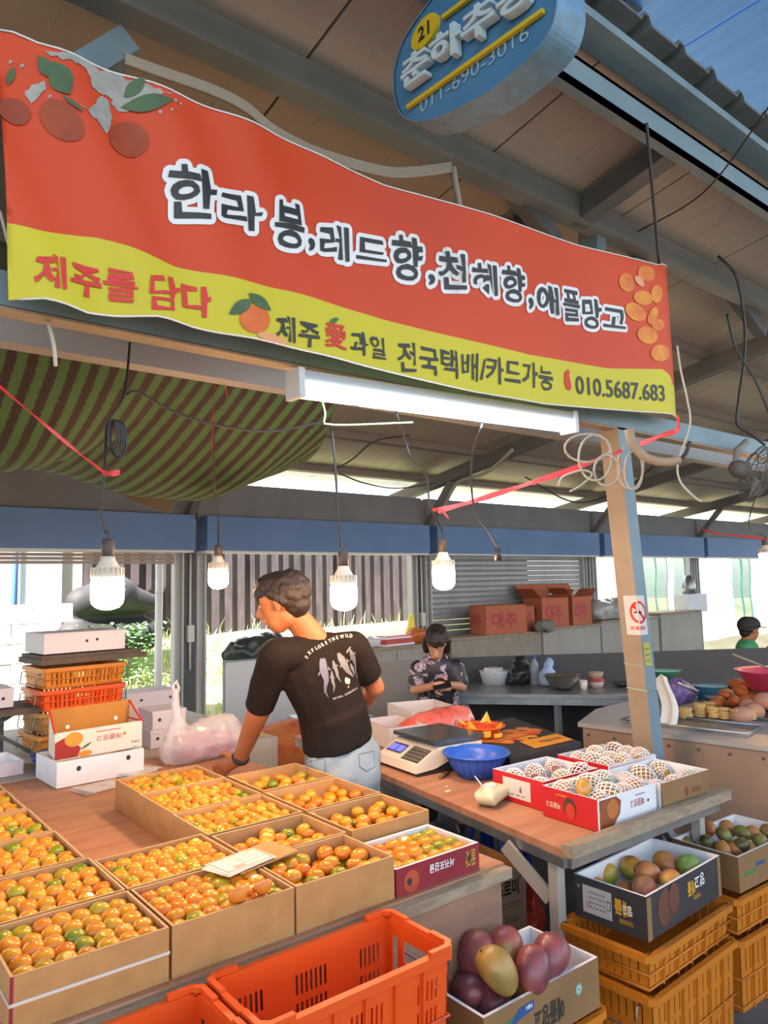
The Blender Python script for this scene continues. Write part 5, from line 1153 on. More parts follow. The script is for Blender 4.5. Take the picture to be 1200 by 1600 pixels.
# big dark printed flat box and the orange basket on it
fb = thing('flat_box', 'black flat fruit box with printed red apples and an orange label panel', 'box', (2.66, 2.42, .732), -.02)
fbx = lambda x, y: (x*.53+y*.26, y*.72-.0*x)
P4 = [fbx(0, 0), fbx(1, 0), fbx(1, 1), fbx(0, 1)]
obj('box_body', MB().prism(P4, 0, .085), card_dark, fb)
zt = .0862; fr_ = M('printed_apples', 'd43a28', .5, col2='e0a03a', scale=9, amt=.3)
for (x, y, a) in ((.12, .50, .05), (.22, .44, .05), (.30, .52, .045), (.38, .44, .05), (.46, .52, .045), (.56, .46, .05), (.66, .50, .045), (.76, .46, .05), (.86, .50, .04), (.30, .36, .04), (.50, .37, .045), (.66, .38, .04), (.18, .58, .04), (.6, .6, .045), (.78, .6, .04), (.45, .62, .04)):
    c_ = fbx(x, y); obj('printed_fruit', MB().add([(c_[0]+p[0], c_[1]+p[1], zt+.0004*R.random()) for p in ell(0, 0, a, a*1.1, 16)], [tuple(range(16))]), fr_ if R.random() < .6 else M('printed_gold', 'd99a3a', .5, col2='c24a2c', scale=20), fb)
obj('orange_panel', MB().add([(*fbx(a, b), zt+.001) for a, b in ((.42, .08), (.98, .08), (.98, .30), (.42, .30))], [(0, 1, 2, 3)]), M('orange_panel', 'd9952e', .5), fb)
obj('lid_seam', MB().add([(*fbx(a, b), zt+.0015) for a, b in ((0, .405), (1, .405), (1, .412), (0, .412))], [(0, 1, 2, 3)]), black, fb)
text('lettering', '해남사과', (*fbx(.62, .16), zt+.0005), (1, 0, 0), (0, 1, 0), .16, M('brown_ink', '6d4a30', .5), fb, height=.04, eps=.002)
flat('printed_fruit', ell(.12, .04, .05, .035), (*fbx(0, 1), 0), (-.34, -.94, 0), (0, 0, 1), fr_, fb); flat('printed_fruit', ell(.05, .04, .035, .035), (*fbx(0, 1), 0), (-.34, -.94, 0), (0, 0, 1), M('printed_gold', 'd99a3a', .5, col2='c24a2c', scale=20), fb)
bp_ = G(752, 1150, .82); bk = thing('basket', 'translucent orange plastic basket wrapped in film on the printed box', 'basket', bp_)
bas = M('orange_basket', 'e5682a', .3, alpha=.85); obj('basket_bowl', MB().lathe([(.07, 0), (.075, .004), (.115, .05), (.13, .055), (.13, .06), (.11, .056), (.07, .008)], 28), bas, bk)
obj('contents', MB().lathe([(.03, .01), (.095, .035), (.09, .052), (.05, .062), (.005, .066)], 20), M('orange_jelly', 'e04a20', .3, col2='c9401c', scale=20, bump=.5, bscale=30), bk)
for a, s_ in ((.5, 1), (3.4, 1), (2.0, .5), (5.0, .6)):
    mb = MB().add([V(.10*_c(a-.35), .10*_s(a-.35), .05), V(.13*_c(a), .13*_s(a), .06+.05*s_), V(.10*_c(a+.35), .10*_s(a+.35), .05), V(.11*_c(a), .11*_s(a), .04)], [(0, 1, 3), (1, 2, 3), (0, 3, 2)])
    obj('film_ear', mb, M('yellow_film', 'e0a836', .3), bk)
obj('peel_piece', MB().box(-.09, -.05, -.12, -.10, .02, .05), M('yellow_film', 'e0a836', .3), bk); obj('peel_piece', MB().box(-.02, .03, -.125, -.11, .01, .03), M('yellow_film', 'e0a836', .3), bk)
# open white cartons and red film parcel behind the scale
wc = M('pinkish_white_card', 'd8cfca', .6)
w1 = carton('open white carton, large, behind the red film parcel at the back of the fruit table', 2.98, 3.50, .34, .40, .86, .125, wc, wc, wc, name='white_carton', rz=-.3)
w2 = carton('tilted white carton with red edge beside the seller hip', 2.60, 3.25, .24, .34, .85, .115, wc, wc, redp, name='white_carton', rz=-.2)
text('lettering', '애플망고', (.06, 0, .02), wU, wV, .13, M('brown_ink', '6d4a30', .5), w2, height=.025, rot=True); flat('red_line', rect(.06, .20, .06, .066), (0, 0, 0), wU, wV, redp, w2)
flat('hole', ell(.1, .08, .012, .012), (0, .34, 0), (0, -1, 0), (0, 0, 1), blackp, w2)
par = remesh([(V(-.08, 0, .06), V(.12, -.03, .07), .075, .08), (V(0, .06, .05), V(.16, .04, .05), .06, .06), (V(-.14, .05, .05), V(0, -.05, .06), .05, .06)], .012, 2)
for v in par.vertices:
    v.co += v.normal*(.012*noise.noise(v.co*22)); v.co.z = max(v.co.z, .001)
par.materials.append(M('red_film', 'd8452f', .25, col2='d98a80', scale=7, coat=.3, bump=.5, bscale=30)); po_ = tag(obj('film_parcel', par, None, loc=G(682, 1152, .73)), 'parcel wrapped in glossy red plastic film behind the scale', 'parcel'); po_.scale = (1.25, 1.2, 1.2)
# under the tables
gb = thing('green_basin', 'bright green basin on the floor under the fruit table', 'basin', (2.72, 3.35, 0)); obj('basin_bowl', MB().lathe([(.10, .0), (.16, .16), (.175, .30), (.18, .31), (.17, .31), (.15, .16), (.09, .02)], 26), M('green_plastic', '4f9a35', .4), gb)
def stool(label, p, rz=0):
    t = thing('plastic_stool', label, 'stool', p, rz, 'blue plastic stools under the fruit table'); sb = M('stool_blue', '24479c', .4, col2='1f3f8c', scale=3)
    obj('seat', MB().lathe([(.02, .43), (.13, .43), (.15, .42), (.152, .40), (.145, .40), (.02, .42)], 20), sb, t)
    for k in range(4):
        a = pi/4+k*pi/2; u = Vector((_c(a), _s(a), 0)); obj('leg', MB().beam(u*.13+V(0, 0, .41), u*.20+V(0, 0, 0), .075, .02, up=u), sb, t)
    obj('brace_ring', MB().tube([(.178*_c(q*pi/12), .178*_s(q*pi/12), .13) for q in range(24)], .012, 6, close=True), sb, t)
stool('blue plastic stool under the middle of the fruit table, left one', (2.95, 2.80, 0), .3); stool('blue plastic stool under the front right of the fruit table', (3.05, 2.15, 0), .6)
ch = carton('tall brown carton with black brush lettering standing behind the display table end', 2.06, 2.22, .40, .34, .46, .455, M('brown_board', 'bfa58b', .8, col2='ad9379', scale=5), card_in, card_edge, name='carton', rz=-.12)
text('lettering', '초로미', (.235, 0, .345), wU, wV, .125, ink, ch, height=.065, bold=.03); flat('leaf_mark', leaf(.365, .40, .385, .45, .007), (0, 0, 0), wU, wV, grnp, ch)
flat('print_line', rect(.24, .37, .315, .319), (0, 0, 0), wU, wV, M('dim_ink', '6a6a6e', .6), ch); flat('print_line', rect(.24, .37, .300, .303), (0, 0, 0), wU, wV, M('dim_ink', '6a6a6e', .6), ch); text('lettering', '참외선물', (.28, 0, .24), wU, wV, .07, M('dim_ink', '6a6a6e', .6), ch, height=.022)
def blob(label, name, cat, caps, mat, vox=.012, loc=(0, 0, 0), wr=.01, fr=25, zmin=None):
    me = remesh(caps, vox, 2)
    for v in me.vertices:
        v.co += v.normal*(wr*noise.noise(v.co*fr)+wr*.5*noise.noise(v.co*fr*2.3))
        if zmin is not None: v.co.z = max(v.co.z, zmin)
    me.materials.append(mat); o = obj(name, me, None, loc=loc); tag(o, label, cat); return o
redbag = M('red_bag', 'c9382c', .35, col2='b8402f', scale=6, coat=.2)
blob('crumpled red plastic bag behind the black mango box', 'plastic_bag', 'bag', [(V(0, 0, .08), V(.1, .05, .10), .08, .09), (V(.08, .03, .12), V(.11, .03, .30), .05, .035), (V(.09, .03, .3), V(.05, .02, .33), .03, .02), (V(-.1, 0, .05), V(0, 0, .08), .05, .07)], redbag, loc=V(2.66, 2.36, .02), wr=.012, zmin=-.02).scale = (.8, .8, .8)
blob('small twist of yellow plastic bag beside the tall brown carton', 'plastic_bag', 'bag', [(V(0, 0, .0), V(.0, 0, .16), .05, .02), (V(0, 0, .18), V(-.03, 0, .22), .012, .02), (V(0, 0, .18), V(.035, 0, .23), .012, .02)], M('yellow_bag', 'c9b248', .4), vox=.008, loc=V(2.0, 2.08, .06), wr=.006, zmin=-.05)

# ================================================================ LEFT BACK: WHITE BOXES, CRATE STACK, BAG
lw = carton('long white lidless box at the back left of the display table', .985, 3.70, .42, .30, .85, .118, white_card, white_card, white_card, name='white_box', rz=.06)
flat('hole', ell(.10, .075, .011, .012), (0, 0, 0), wU, wV, blackp, lw); flat('hole', ell(.34, .085, .011, .012), (0, 0, 0), wU, wV, blackp, lw)
bm2 = thing('printed_box', 'open apple-mango box with printed front and brown inner flap standing in the white box', 'box', (1.00, 3.80, .83), .10)
pw = M('printed_white', 'd6d0c4', .5)
obj('front_board', MB().box(0, .44, 0, .006, .005, .135), pw, bm2)
obj('side_board', MB().add([V(0, 0, .01), V(.03, .16, .02), V(.03, .16, .20), V(0, 0, .13)], [(0, 1, 2, 3)]), pw, bm2); obj('side_board', MB().add([V(.44, 0, .01), V(.44, .16, .02), V(.445, .16, .20), V(.44, 0, .13)], [(0, 1, 2, 3)]), pw, bm2)
obj('back_board', MB().box(.03, .445, .16, .166, .02, .225), M('kraft', 'b07b34', .8, col2='a3702e', scale=8), bm2); obj('red_edge', MB().box(.436, .446, -.002, .17, .13, .136).beam((0, 0, .132), (.03, .16, .222), .008, .008).beam((.44, 0, .132), (.445, .16, .222), .008, .008), redp, bm2)
flat('hole', ell(.09, .13, .010, .010), (.03, .158, 0), wU, wV, white, bm2); flat('hole', ell(.34, .14, .010, .010), (.03, .158, 0), wU, wV, white, bm2)
flat('printed_mango', [(0, .01), (.11, .01), (.125, .05), (.09, .085), (.05, .11), (0, .09)], (0, 0, 0), wU, wV, M('mango_red2', 'a52c22', .5, col2='8b2420', scale=20), bm2); flat('printed_mango', ell(.09, .095, .045, .034), (0, 0, 0), wU, wV, M('mango_flower', 'd99a3c', .5, col2='c9852c', scale=50), bm2, eps=.002); flat('printed_mango', ell(.145, .02, .035, .014), (0, 0, 0), wU, wV, M('mango_flower2', 'd9862c', .5), bm2, eps=.002); flat('printed_leaf', leaf(.12, .04, .18, .07, .006), (0, 0, 0), wU, wV, grnp, bm2, eps=.002)
text('lettering', '애플망고', (.20, 0, .066), wU, wV, .13, M('pink_ink', 'a55a5c', .5), bm2, height=.028, rot=True, bold=.01); flat('red_line', rect(.20, .325, .112, .116), (0, 0, 0), wU, wV, redp, bm2); flat('printed_mark', ell(.345, .085, .008, .008), (0, 0, 0), wU, wV, orgp, bm2); text('lettering', '고아도', (.38, 0, .03), wU, wV, .045, ink, bm2, height=.014, rot=True)
for i in range(4):
    crate('%s plastic crate in the stack of four by the left opening' % ['faded amber bottom', 'brownish second', 'red-orange third', 'amber topmost'][i], 1.09+.004*i, 4.42, .46, .32, .118, .728+i*.122, [amber2, M('brown_amber', 'a5743a', .5), orange_pl, amber_pl][i], rz=.10, nx=16, ny=9, handhole=False, rowz=((.2, .72),), wires=(-1, 1), ribs=True)
tag(obj('dark_board', MB().box(-.26, .36, -.17, .19, 0, .03).box(-.25, .33, -.15, .17, .03, .05), M('old_dark_board', '5d5046', .8, col2='4a3f38', scale=8), None, loc=(1.32, 4.60, 1.232), rot=.10), 'rough dark boards laid on top of the crate stack', 'board')
tw = carton('long white box lying on the boards over the crate stack', 1.10, 4.44, .47, .30, 1.40, .11, M('lilac_white', 'c9c4cc', .6), white_card, white_card, name='white_box', rz=.10)
obj('lid', MB().box(0, .47, 0, .29, .108, .114), M('lilac_white', 'c9c4cc', .6), tw); flat('hole', ell(.24, .06, .009, .009), (0, 0, 0), wU, wV, blackp, tw); flat('hole', ell(.30, .065, .009, .009), (0, 0, 0), wU, wV, blackp, tw)
lil = M('lilac_white', 'c9c4cc', .6)
def closed_box(label, p, w, d, h, rz, holes=((.3, .6), (.85, .6))):
    t = thing('white_box', label, 'box', p, rz); obj('box_body', MB().box(0, w, 0, d, 0, h), lil, t); obj('lid', MB().box(-.003, w+.003, -.003, d+.003, h*.82, h+.004), lil, t)
    for a, b in holes: flat('hole', ell(a*w, b*h, .009, .009), (0, 0, 0), wU, wV, blackp, t, eps=.0045)
    return t
closed_box('small white box, lower of the two stacked behind the printed box', (1.68, 4.85, .729), .34, .25, .115, .05)
closed_box('small white box, upper of the two stacked behind the printed box', (1.70, 4.85, .850), .36, .25, .11, .02)
closed_box('white box, lower one right of the printed box', (1.63, 4.22, .729), .20, .22, .10, .04, ((.2, .55),)); closed_box('white box, upper one right of the printed box', (1.64, 4.22, .834), .20, .22, .10, .0, ((.2, .55),))
closed_box('white box lying on a dark board at the far left edge', (.62, 4.55, 1.005), .36, .25, .10, .05, ((.85, .5),))
lt2 = thing('side_stand', 'dark low stand of bars holding a board at the left edge', 'stand', (.85, 4.6, .727)); obj('stand_board', MB().box(-.35, .30, -.12, .25, .24, .272), M('old_dark_board', '5d5046', .8), lt2)
for a, b in (((-.3, 0, 0), (.15, 0, .24)), ((.25, 0, 0), (-.1, 0, .24)), ((-.3, .2, 0), (-.3, .2, .24)), ((.12, .2, 0), (.12, .2, .24))): obj('stand_bar', MB().beam(a, b, .02, .02), paint_d, lt2)
bb2 = obj('blue_bowl', MB().lathe([(.06, 0), (.11, .05), (.125, .07), (.12, .07), (.055, .006)], 22), M('bowl_blue', '2b56a8', .4), None, loc=(1.10, 4.18, .727)); tag(bb2, 'dark blue plastic bowl behind the white box at the left', 'bowl')
cf = carton('flat grey-white carton lying left of the white box', .60, 4.10, .34, .26, .80, .07, lil, white_card, white_card, name='white_box', rz=.08)
for (px, py, rz, lb) in ((160, 1232, .25, 'printed price cards in a clear sleeve before the long white box'), (218, 1208, .35, 'second clear sleeve of price cards behind the first')):
    p = G(px, py, .731); t = thing('card_sleeve', lb, 'paper', p, rz); obj('printed_cards', MB().box(-.07, .08, -.04, .045, 0, .012), paper, t); obj('pink_field', MB().box(-.01, .025, .0, .03, .012, .0125), M('pink_print', 'e0a397', .6), t)
    for k in range(3): obj('printed_rule', MB().box(-.06, .07, -.03+k*.025, -.028+k*.025, .012, .0125), pr, t)
    obj('clear_sleeve', MB().box(-.10, .10, -.06, .07, .013, .0145).box(-.11, -.08, -.05, .07, .002, .02), M('clear_film', 'd9dde0', .15, alpha=.3), t)
# white shopping bag with pink parcels inside
bagm = M('bag_film', 'e9e4e6', .2, alpha=.45, coat=.3, bump=.6, bscale=18, scale=6)
bg_ = thing('shopping_bag', 'translucent white shopping bag with pink parcels under the seller hand', 'bag', (1.76, 3.80, .73), .1)
me = remesh([(V(-.15, 0, .08), V(.15, 0, .08), .10, .10), (V(-.14, 0, .10), V(-.16, 0, .26), .075, .03), (V(-.16, 0, .26), V(-.17, 0, .38), .025, .012), (V(0, 0, .12), V(.14, 0, .14), .09, .08)], .014, 3)
for v in me.vertices: v.co += v.normal*(.014*noise.noise(v.co*14)+.006*noise.noise(v.co*40)); v.co.z = max(v.co.z, .0)
me.materials.append(bagm); obj('bag_film', me, None, bg_)
obj('handle_loop', MB().tube([(-.17, 0, .34), (-.185, 0, .40), (-.165, 0, .425), (-.15, 0, .39), (-.16, 0, .34)], .008, 6), bagm, bg_)
obj('pink_parcel', MB().box(-.15, .16, -.06, .06, .02, .13), M('pink_parcel', 'c9788c', .5, col2='b8647c', scale=10), bg_)
pk = MB().prism(rect(0, .30, 0, .20), 0, .022); tag(obj('flat_carton', pk, card_in, None, loc=(2.0, 4.08, .728), rot=.1), 'flat piece of brown cardboard by the shopping bag', 'cardboard')

# ================================================================ BACK OF THE STALL
wb_ = thing('white_board', 'upright white board panel standing behind the seller', 'board', (2.95, 5.95, 0)); obj('board_panel', MB().box(0, 1.15, 0, .02, 0, .985), M('board_white', 'c9ccce', .5), wb_); obj('board_edge', MB().box(-.012, 0, -.005, .025, 0, .99).box(-.012, 1.16, -.005, .025, .985, 1.0), gal, wb_)
darkbag = M('dark_bag', '34403a', .35, col2='232a28', scale=6, bump=.4)
blob('bunched dark green and black bag on top of the white board shelf', 'garbage_bag', 'bag', [(V(-.2, 0, .10), V(.15, 0, .14), .12, .15), (V(.1, 0, .1), V(.3, 0, .12), .12, .1)], darkbag, vox=.025, loc=V(3.35, 6.12, .94), wr=.03, fr=10)
cabm = M('cabinet_grey', 'a39d94', .7, col2='8f897f', scale=2, bump=.05); canv = M('canvas_beige', '9c9182', .8, col2='857a6c', scale=4, bump=.3, bscale=8)
def cabinet(label, x0, x1, y0, zt, m=cabm, nd=2):
    t = thing('cabinet', label, 'cabinet', (x0, y0, 0)); w = x1-x0; obj('cabinet_body', MB().box(0, w, .012, .34, 0, zt-.03), m, t); obj('cabinet_top', MB().box(-.01, w+.01, -.01, .35, zt-.03, zt), lumber, t)
    for k in range(nd):
        a, b = w*k/nd+.01, w*(k+1)/nd-.01; obj('door', MB().box(a, b, 0, .012, .06, zt-.05), m, t)
        mb = MB()
        for q in range(5): mb.box(a+.05+q*(b-a-.1)/4-.006, a+.05+q*(b-a-.1)/4+.006, -.003, 0, zt-.085, zt-.073)
        obj('rivet', mb, paint_d, t)['kind'] = 'stuff'
cabinet('grey wooden counter under the second opening, right of the seller', 4.15, 5.50, 5.88, 1.0, cabm, 2)
cabinet('canvas-faced counter under the closed shutter', 5.62, 7.15, 5.92, 1.03, canv, 1); cabinet('pale grey counter section right of the canvas-faced one', 7.17, 8.35, 5.92, 1.06, cabm, 1); cabinet('pale grey counter section behind the post', 8.37, 9.75, 5.92, 1.09, cabm, 1); cabinet('pale grey end counter section right of the post', 9.77, 10.9, 5.9, 1.14, cabm, 1)
# clutter on the grey counter
cm = thing('snack_carton', 'red and white snack carton on the grey counter', 'box', (4.75, 5.95, 1.0), .1); obj('carton_body', MB().box(0, .42, 0, .2, 0, .09), white_card, cm); obj('red_band', MB().box(-.002, .422, -.002, .202, .02, .07), M('carton_red', 'b8403a', .5), cm); obj('carton_lid', MB().box(.02, .40, .02, .18, .09, .10), M('carton_red', 'b8403a', .5), cm)
blob('crumpled white plastic bag left of the snack carton', 'plastic_bag', 'bag', [(V(-.15, 0, .04), V(.15, 0, .05), .06, .07)], M('white_bag', 'c9c6cc', .4), vox=.02, loc=V(4.48, 6.0, 1.0), wr=.03, fr=12, zmin=0)
blob('orange plastic bag right of the snack carton', 'plastic_bag', 'bag', [(V(0, 0, .08), V(.15, 0, .08), .09, .07), (V(.15, 0, .08), V(.22, 0, .03), .06, .03)], M('orange_bag', 'b8622c', .4), vox=.02, loc=V(5.2, 6.05, 1.0), wr=.025, fr=12, zmin=0)
blob('yellow bag hanging in the sunlight by the second opening', 'plastic_bag', 'bag', [(V(0, 0, .0), V(.02, 0, .22), .07, .03)], M('yellow_bag2', 'e8d84a', .4), vox=.02, loc=V(5.22, 6.12, 1.06), wr=.02, fr=12)
# red printed cartons on the counters
oc_ = M('salmon_carton', 'b8694a', .8, col2='a85c40', scale=5); rdk = M('carton_red_ink', 'a52a34', .6)
def red_carton(label, p, w, d, h, rz, flaps=False, wd='대추'):
    t = thing('carton', label, 'box', p, rz)
    for a in ((0, w, 0, .006), (0, w, d-.006, d), (0, .006, 0, d), (w-.006, w, 0, d)): obj('side_panel', MB().box(*a, 0, h), oc_, t)
    if flaps:
        obj('flap', MB().add([V(0, d, h), V(w, d, h), V(w+.03, d+.10, h+.17), V(-.04, d+.10, h+.17)], [(0, 1, 2, 3)]), oc_, t); obj('flap', MB().add([V(w, 0, h), V(w, d, h), V(w+.13, d, h+.10), V(w+.13, 0, h+.10)], [(0, 1, 2, 3)]), oc_, t); obj('flap', MB().add([V(0, 0, h), V(0, d, h), V(-.14, d, h+.12), V(-.14, 0, h+.12)], [(0, 1, 2, 3)]), oc_, t)
    else: obj('top_flap', MB().box(0, w, 0, d, h-.004, h+.003), oc_, t)
    text('lettering', wd, (w*.15, 0, h*.2), wU, wV, w*.6, rdk, t, height=h*.55, bold=.03); text('lettering', wd, (0, d*.85, h*.3), (0, -1, 0), (0, 0, 1), d*.6, rdk, t, height=h*.4, bold=.02); return t
red_carton('closed red-printed carton, left one on the canvas-faced counter', (6.22, 5.96, 1.032), .62, .30, .33, -.15, wd='대추')
red_carton('low brown carton between the two red-printed ones', (6.98, 6.02, 1.032), .18, .22, .30, 0, wd='추'); red_carton('open red-printed carton with raised flaps on the grey counter', (7.22, 5.96, 1.062), .50, .30, .36, -.05, True)
red_carton('open carton with upright flap behind the post, rightmost of the cartons', (7.82, 5.96, 1.062), .42, .28, .36, 0, True)
blob('small grey rag bundle before the open red-printed carton', 'rag', 'cloth', [(V(-.1, 0, .05), V(.1, 0, .05), .07, .07)], M('rag_grey', '77726c', .9), vox=.02, loc=V(7.15, 5.86, 1.04), wr=.03, fr=10)
blob('translucent plastic sheeting heaped on the counter behind the post', 'plastic_sheet', 'sheet', [(V(0, 0, .1), V(.9, 0, .06), .18, .08), (V(.2, 0, .15), V(.6, 0, .2), .12, .1)], M('sheet_grey', 'a9a6a0', .3, col2='8f8c87', scale=5, bump=.5, bscale=9), vox=.035, loc=V(8.45, 6.05, 1.10), wr=.04, fr=7, zmin=-.0)
# chair with orange cover
ch2 = thing('draped_chair', 'low chair draped with an orange-brown patterned cover behind the seller arm', 'chair', (2.62, 4.75, 0)); me = remesh([(V(-.15, 0, .35), V(.28, 0, .4), .26, .28), (V(0, 0, .1), V(.2, 0, .1), .25, .25)], .03, 3); me.materials.append(M('orange_cover', 'a8522c', .8, col2='b8703c', scale=9, amt=.2)); obj('cover', me, None, ch2)
gc = thing('grey_table', 'small grey metal side table between the covered seat and the seller', 'table', (3.05, 4.85, 0), -.2); obj('tabletop', MB().box(-.05, .5, -.2, .2, .60, .64), gal, gc)
for x in (-.03, .46):
    for y in (-.18, .16): obj('leg', MB().box(x, x+.03, y, y+.03, 0, .60), gal, gc)
# black partition, steel table
bpts = [(4.35, 4.70), (5.34, 4.06), (6.9, 3.09), (7.6, 2.65)]
pt = thing('partition', 'black low partition board running behind the steel table to the right', 'board'); pm_ = M('partition_black', '3d3d40', .6, col2='333336', scale=3)
for a, b in zip(bpts, bpts[1:]): obj('board_panel', MB().beam((a[0], a[1], .5), (b[0], b[1], .5), .03, 1.0), pm_, pt)
pg = thing('partition', 'light grey low partition left of the black one, behind the seated woman', 'board'); obj('board_panel', MB().beam((3.9, 5.1, .48), (4.6, 4.66, .48), .03, 1.0), M('partition_grey', '87827b', .7), pg)
stl = thing('steel_table', 'stainless steel work table in front of the black partition', 'table'); tpz = [(3.97, 4.15), (4.95, 2.98), (5.35, 3.75), (4.50, 4.50)]
obj('tabletop', MB().prism(tpz, .77, .80), steel, stl); obj('apron', MB().beam((3.99, 4.16, .745), (4.94, 3.02, .745), .02, .05), gal, stl)
for x, y in ((4.05, 4.12), (4.9, 3.08), (4.5, 3.6), (4.55, 4.4)): obj('leg', MB().box(x-.02, x+.02, y-.02, y+.02, 0, .77), gal, stl)
obj('lower_panel', MB().beam((4.45, 4.35, .35), (5.3, 3.6, .35), .02, .7), pm_, stl)
# things on the steel table
def wt(name, label, cat, mbs, p): t = thing(name, label, cat, p); [obj(n, m, mt, t) for n, m, mt in mbs]; return t
wt('plastic_tub', 'white plastic tub at the left end of the steel table', 'tub', [('tub', MB().lathe([(.10, 0), (.125, .10), (.13, .105), (.12, .10), (.095, .01)], 4+16), M('tub_white', 'd3dadd', .4)), ('contents', MB().box(-.06, .06, -.04, .06, .05, .13), M('white_bag', 'c9c6cc', .4))], G(773, 1068, .80))
blob('black bag with an orange strap on the steel table', 'shoulder_bag', 'bag', [(V(0, 0, .08), V(.04, .02, .16), .10, .07), (V(-.06, 0, .04), V(.08, 0, .05), .06, .06)], black, vox=.016, loc=G(812, 1068, .80)+V(-.02, -.02, 0), wr=.015, zmin=0)
tag(obj('orange_cloth', MB().beam((0, 0, .03), (.14, -.06, .05), .08, .03), M('orange_cloth', 'd9552c', .5), None, loc=G(800, 1068, .80)), 'orange strap or cloth beside the black bag', 'cloth')
wt('water_bottle', 'clear plastic bottle with blue cap between the black bag and the blue bag', 'bottle', [('bottle', MB().lathe([(.033, 0), (.036, .01), (.036, .14), (.03, .17), (.013, .20), (.013, .215)], 14), M('bottle_clear', '8d9aa5', .15, alpha=.6)), ('cap', MB().lathe([(.016, .215), (.016, .24)], 12), M('bowl_blue', '2b56a8', .4))], G(836, 1070, .80))
blob('pale blue plastic bag standing left of the steel bowl', 'plastic_bag', 'bag', [(V(0, 0, .06), V(.0, 0, .10), .07, .06), (V(0, 0, .12), V(.03, 0, .20), .045, .03)], M('bluebag', '8fa5c9', .4), vox=.014, loc=G(856, 1072, .80), wr=.018, zmin=0)
wt('mixing_bowl', 'stainless mixing bowl on the steel table', 'bowl', [('bowl', MB().lathe([(.06, 0), (.10, .03), (.13, .085), (.14, .11), (.145, .112), (.135, .108), (.12, .07), (.05, .008)], 26), M('bowl_steel', 'a5a49c', .25, .9))], G(880, 1077, .80))
wt('plastic_cup', 'small white cup right of the mixing bowl', 'cup', [('cup', MB().lathe([(.024, 0), (.032, .075), (.028, .07), (.02, .005)], 14), M('cup_white', 'd9d2c4', .5))], G(912, 1078, .80))
wt('food_tub', 'stacked tubs with a red lid right of the white cup', 'tub', [('tub', MB().lathe([(.05, 0), (.06, .05)], 16), M('tub_clear', 'b9a9a0', .4)), ('lid', MB().lathe([(.065, .05), (.065, .062)], 16), M('lid_red', 'b83a48', .5)), ('upper_tub', MB().lathe([(.045, .062), (.06, .12), (.055, .12)], 16), M('tub_brown', '9c8270', .5))], G(932, 1074, .80))
tag(obj('dark_dish', MB().lathe([(.05, 0), (.10, .03), (.09, .03)], 16), M('dish_dark', '2c3330', .4), None, loc=G(975, 1072, .80)), 'dark dish at the right end of the steel table', 'dish')
tag(obj('green_dish', MB().lathe([(.08, 0), (.13, .07), (.14, .075), (.12, .07)], 18), M('dish_green', '3f8f78', .4), None, loc=G(1036, 1062, .86)), 'green bowl rim seen behind the post', 'bowl')
wt('paper_sack', 'open brown paper sack standing under the steel table', 'bag', [('sack', MB().lathe([(.12, 0), (.13, .15), (.11, .38), (.12, .44)], 4, cap=False), M('sack_brown', '8b6a4f', .8, col2='77593f', scale=6, bump=.3))], G(818, 1165, .0)+V(-.35, -.45, 0))
# ---------------- pastry counter at the right
pc_ = thing('pastry_counter', 'plywood market counter with bolt heads at the right, behind the post', 'counter'); cpz = [(3.70, 2.78), (3.98, .80), (5.8, .80), (5.5, 3.1), (4.15, 2.98)]
obj('counter_body', MB().prism(cpz, .0, .775), M('counter_board', 'a08774', .8, col2='8a7260', scale=3, bump=.08), pc_); obj('counter_top', MB().prism([(3.68, 2.80), (3.965, .78), (5.82, .78), (5.52, 3.12), (4.14, 3.0)], .775, .80), M('counter_top', 'a8a49f', .5, .3), pc_)
mb = MB()
for k in range(13):
    t = k/12; x, y = lerp(3.70, 3.98, t), lerp(2.74, .85, t); mb.lathe([(.009, 0), (.007, .006)], 8, f=lambda p, x=x, y=y: Vector((x-p.z-.001, y+p.y, .735+p.x)))
obj('bolt_head', mb, paint_d, pc_)['kind'] = 'stuff'
tr1 = thing('baking_tray', 'shallow steel tray of scalloped pastries on the counter edge', 'tray', (4.06, 2.30, .802), -1.43)
def tray(t, w, d, m): obj('tray_bed', MB().box(-w/2, w/2, -d/2, d/2, 0, .004), m, t); obj('tray_rim', MB().tube([(-w/2, -d/2, .014), (w/2, -d/2, .014), (w/2, d/2, .014), (-w/2, d/2, .014)], .007, 6, close=True), m, t)
tray(tr1, .70, .28, steel)
sh_ = MB(); n = 24
def scal(r, z0, z1):
    vs = [(r*(1+.05*_c(12*2*pi*j/n*1.0))*_c(2*pi*j/n), r*(1+.05*(1 if j % 2 else -1))*_s(2*pi*j/n), z) for z in (z0, z1) for j in range(n)]
    return sh_.add(vs, [tuple(reversed(range(n))), tuple(range(n, 2*n))]+[(j, (j+1) % n, n+(j+1) % n, n+j) for j in range(n)])
scal(.033, 0, .004); scal(.036, .004, .010); scal(.033, .010, .014)
pme = mesh_of('pastry', sh_, M('pastry', 'd6b473', .7, col2='c9a05c', scale=30))
names_ = ['first stack from the left', 'second stack', 'third stack', 'fourth stack', 'fifth stack', 'sixth stack', 'last stack on the right']
for i, (px, py, n_) in enumerate(((1073, 1122, 4), (1094, 1119, 5), (1115, 1121, 4), (1132, 1122, 4), (1152, 1124, 4), (1108, 1112, 4), (1172, 1124, 4))):
    p = G(px, py, .808)
    for k in range(n_):
        o = bpy.data.objects.new('pastry', pme); COL.objects.link(o); o.location = p+V(R.uniform(-.004, .004), R.uniform(-.004, .004), .001+k*.0152); o.rotation_euler = (R.uniform(-.05, .05), R.uniform(-.05, .05), R.uniform(0, 3))
        tag(o, 'scalloped round pastry in the %s of the tray' % names_[i], 'pastry', 'pastries in the %s of the tray' % names_[i])
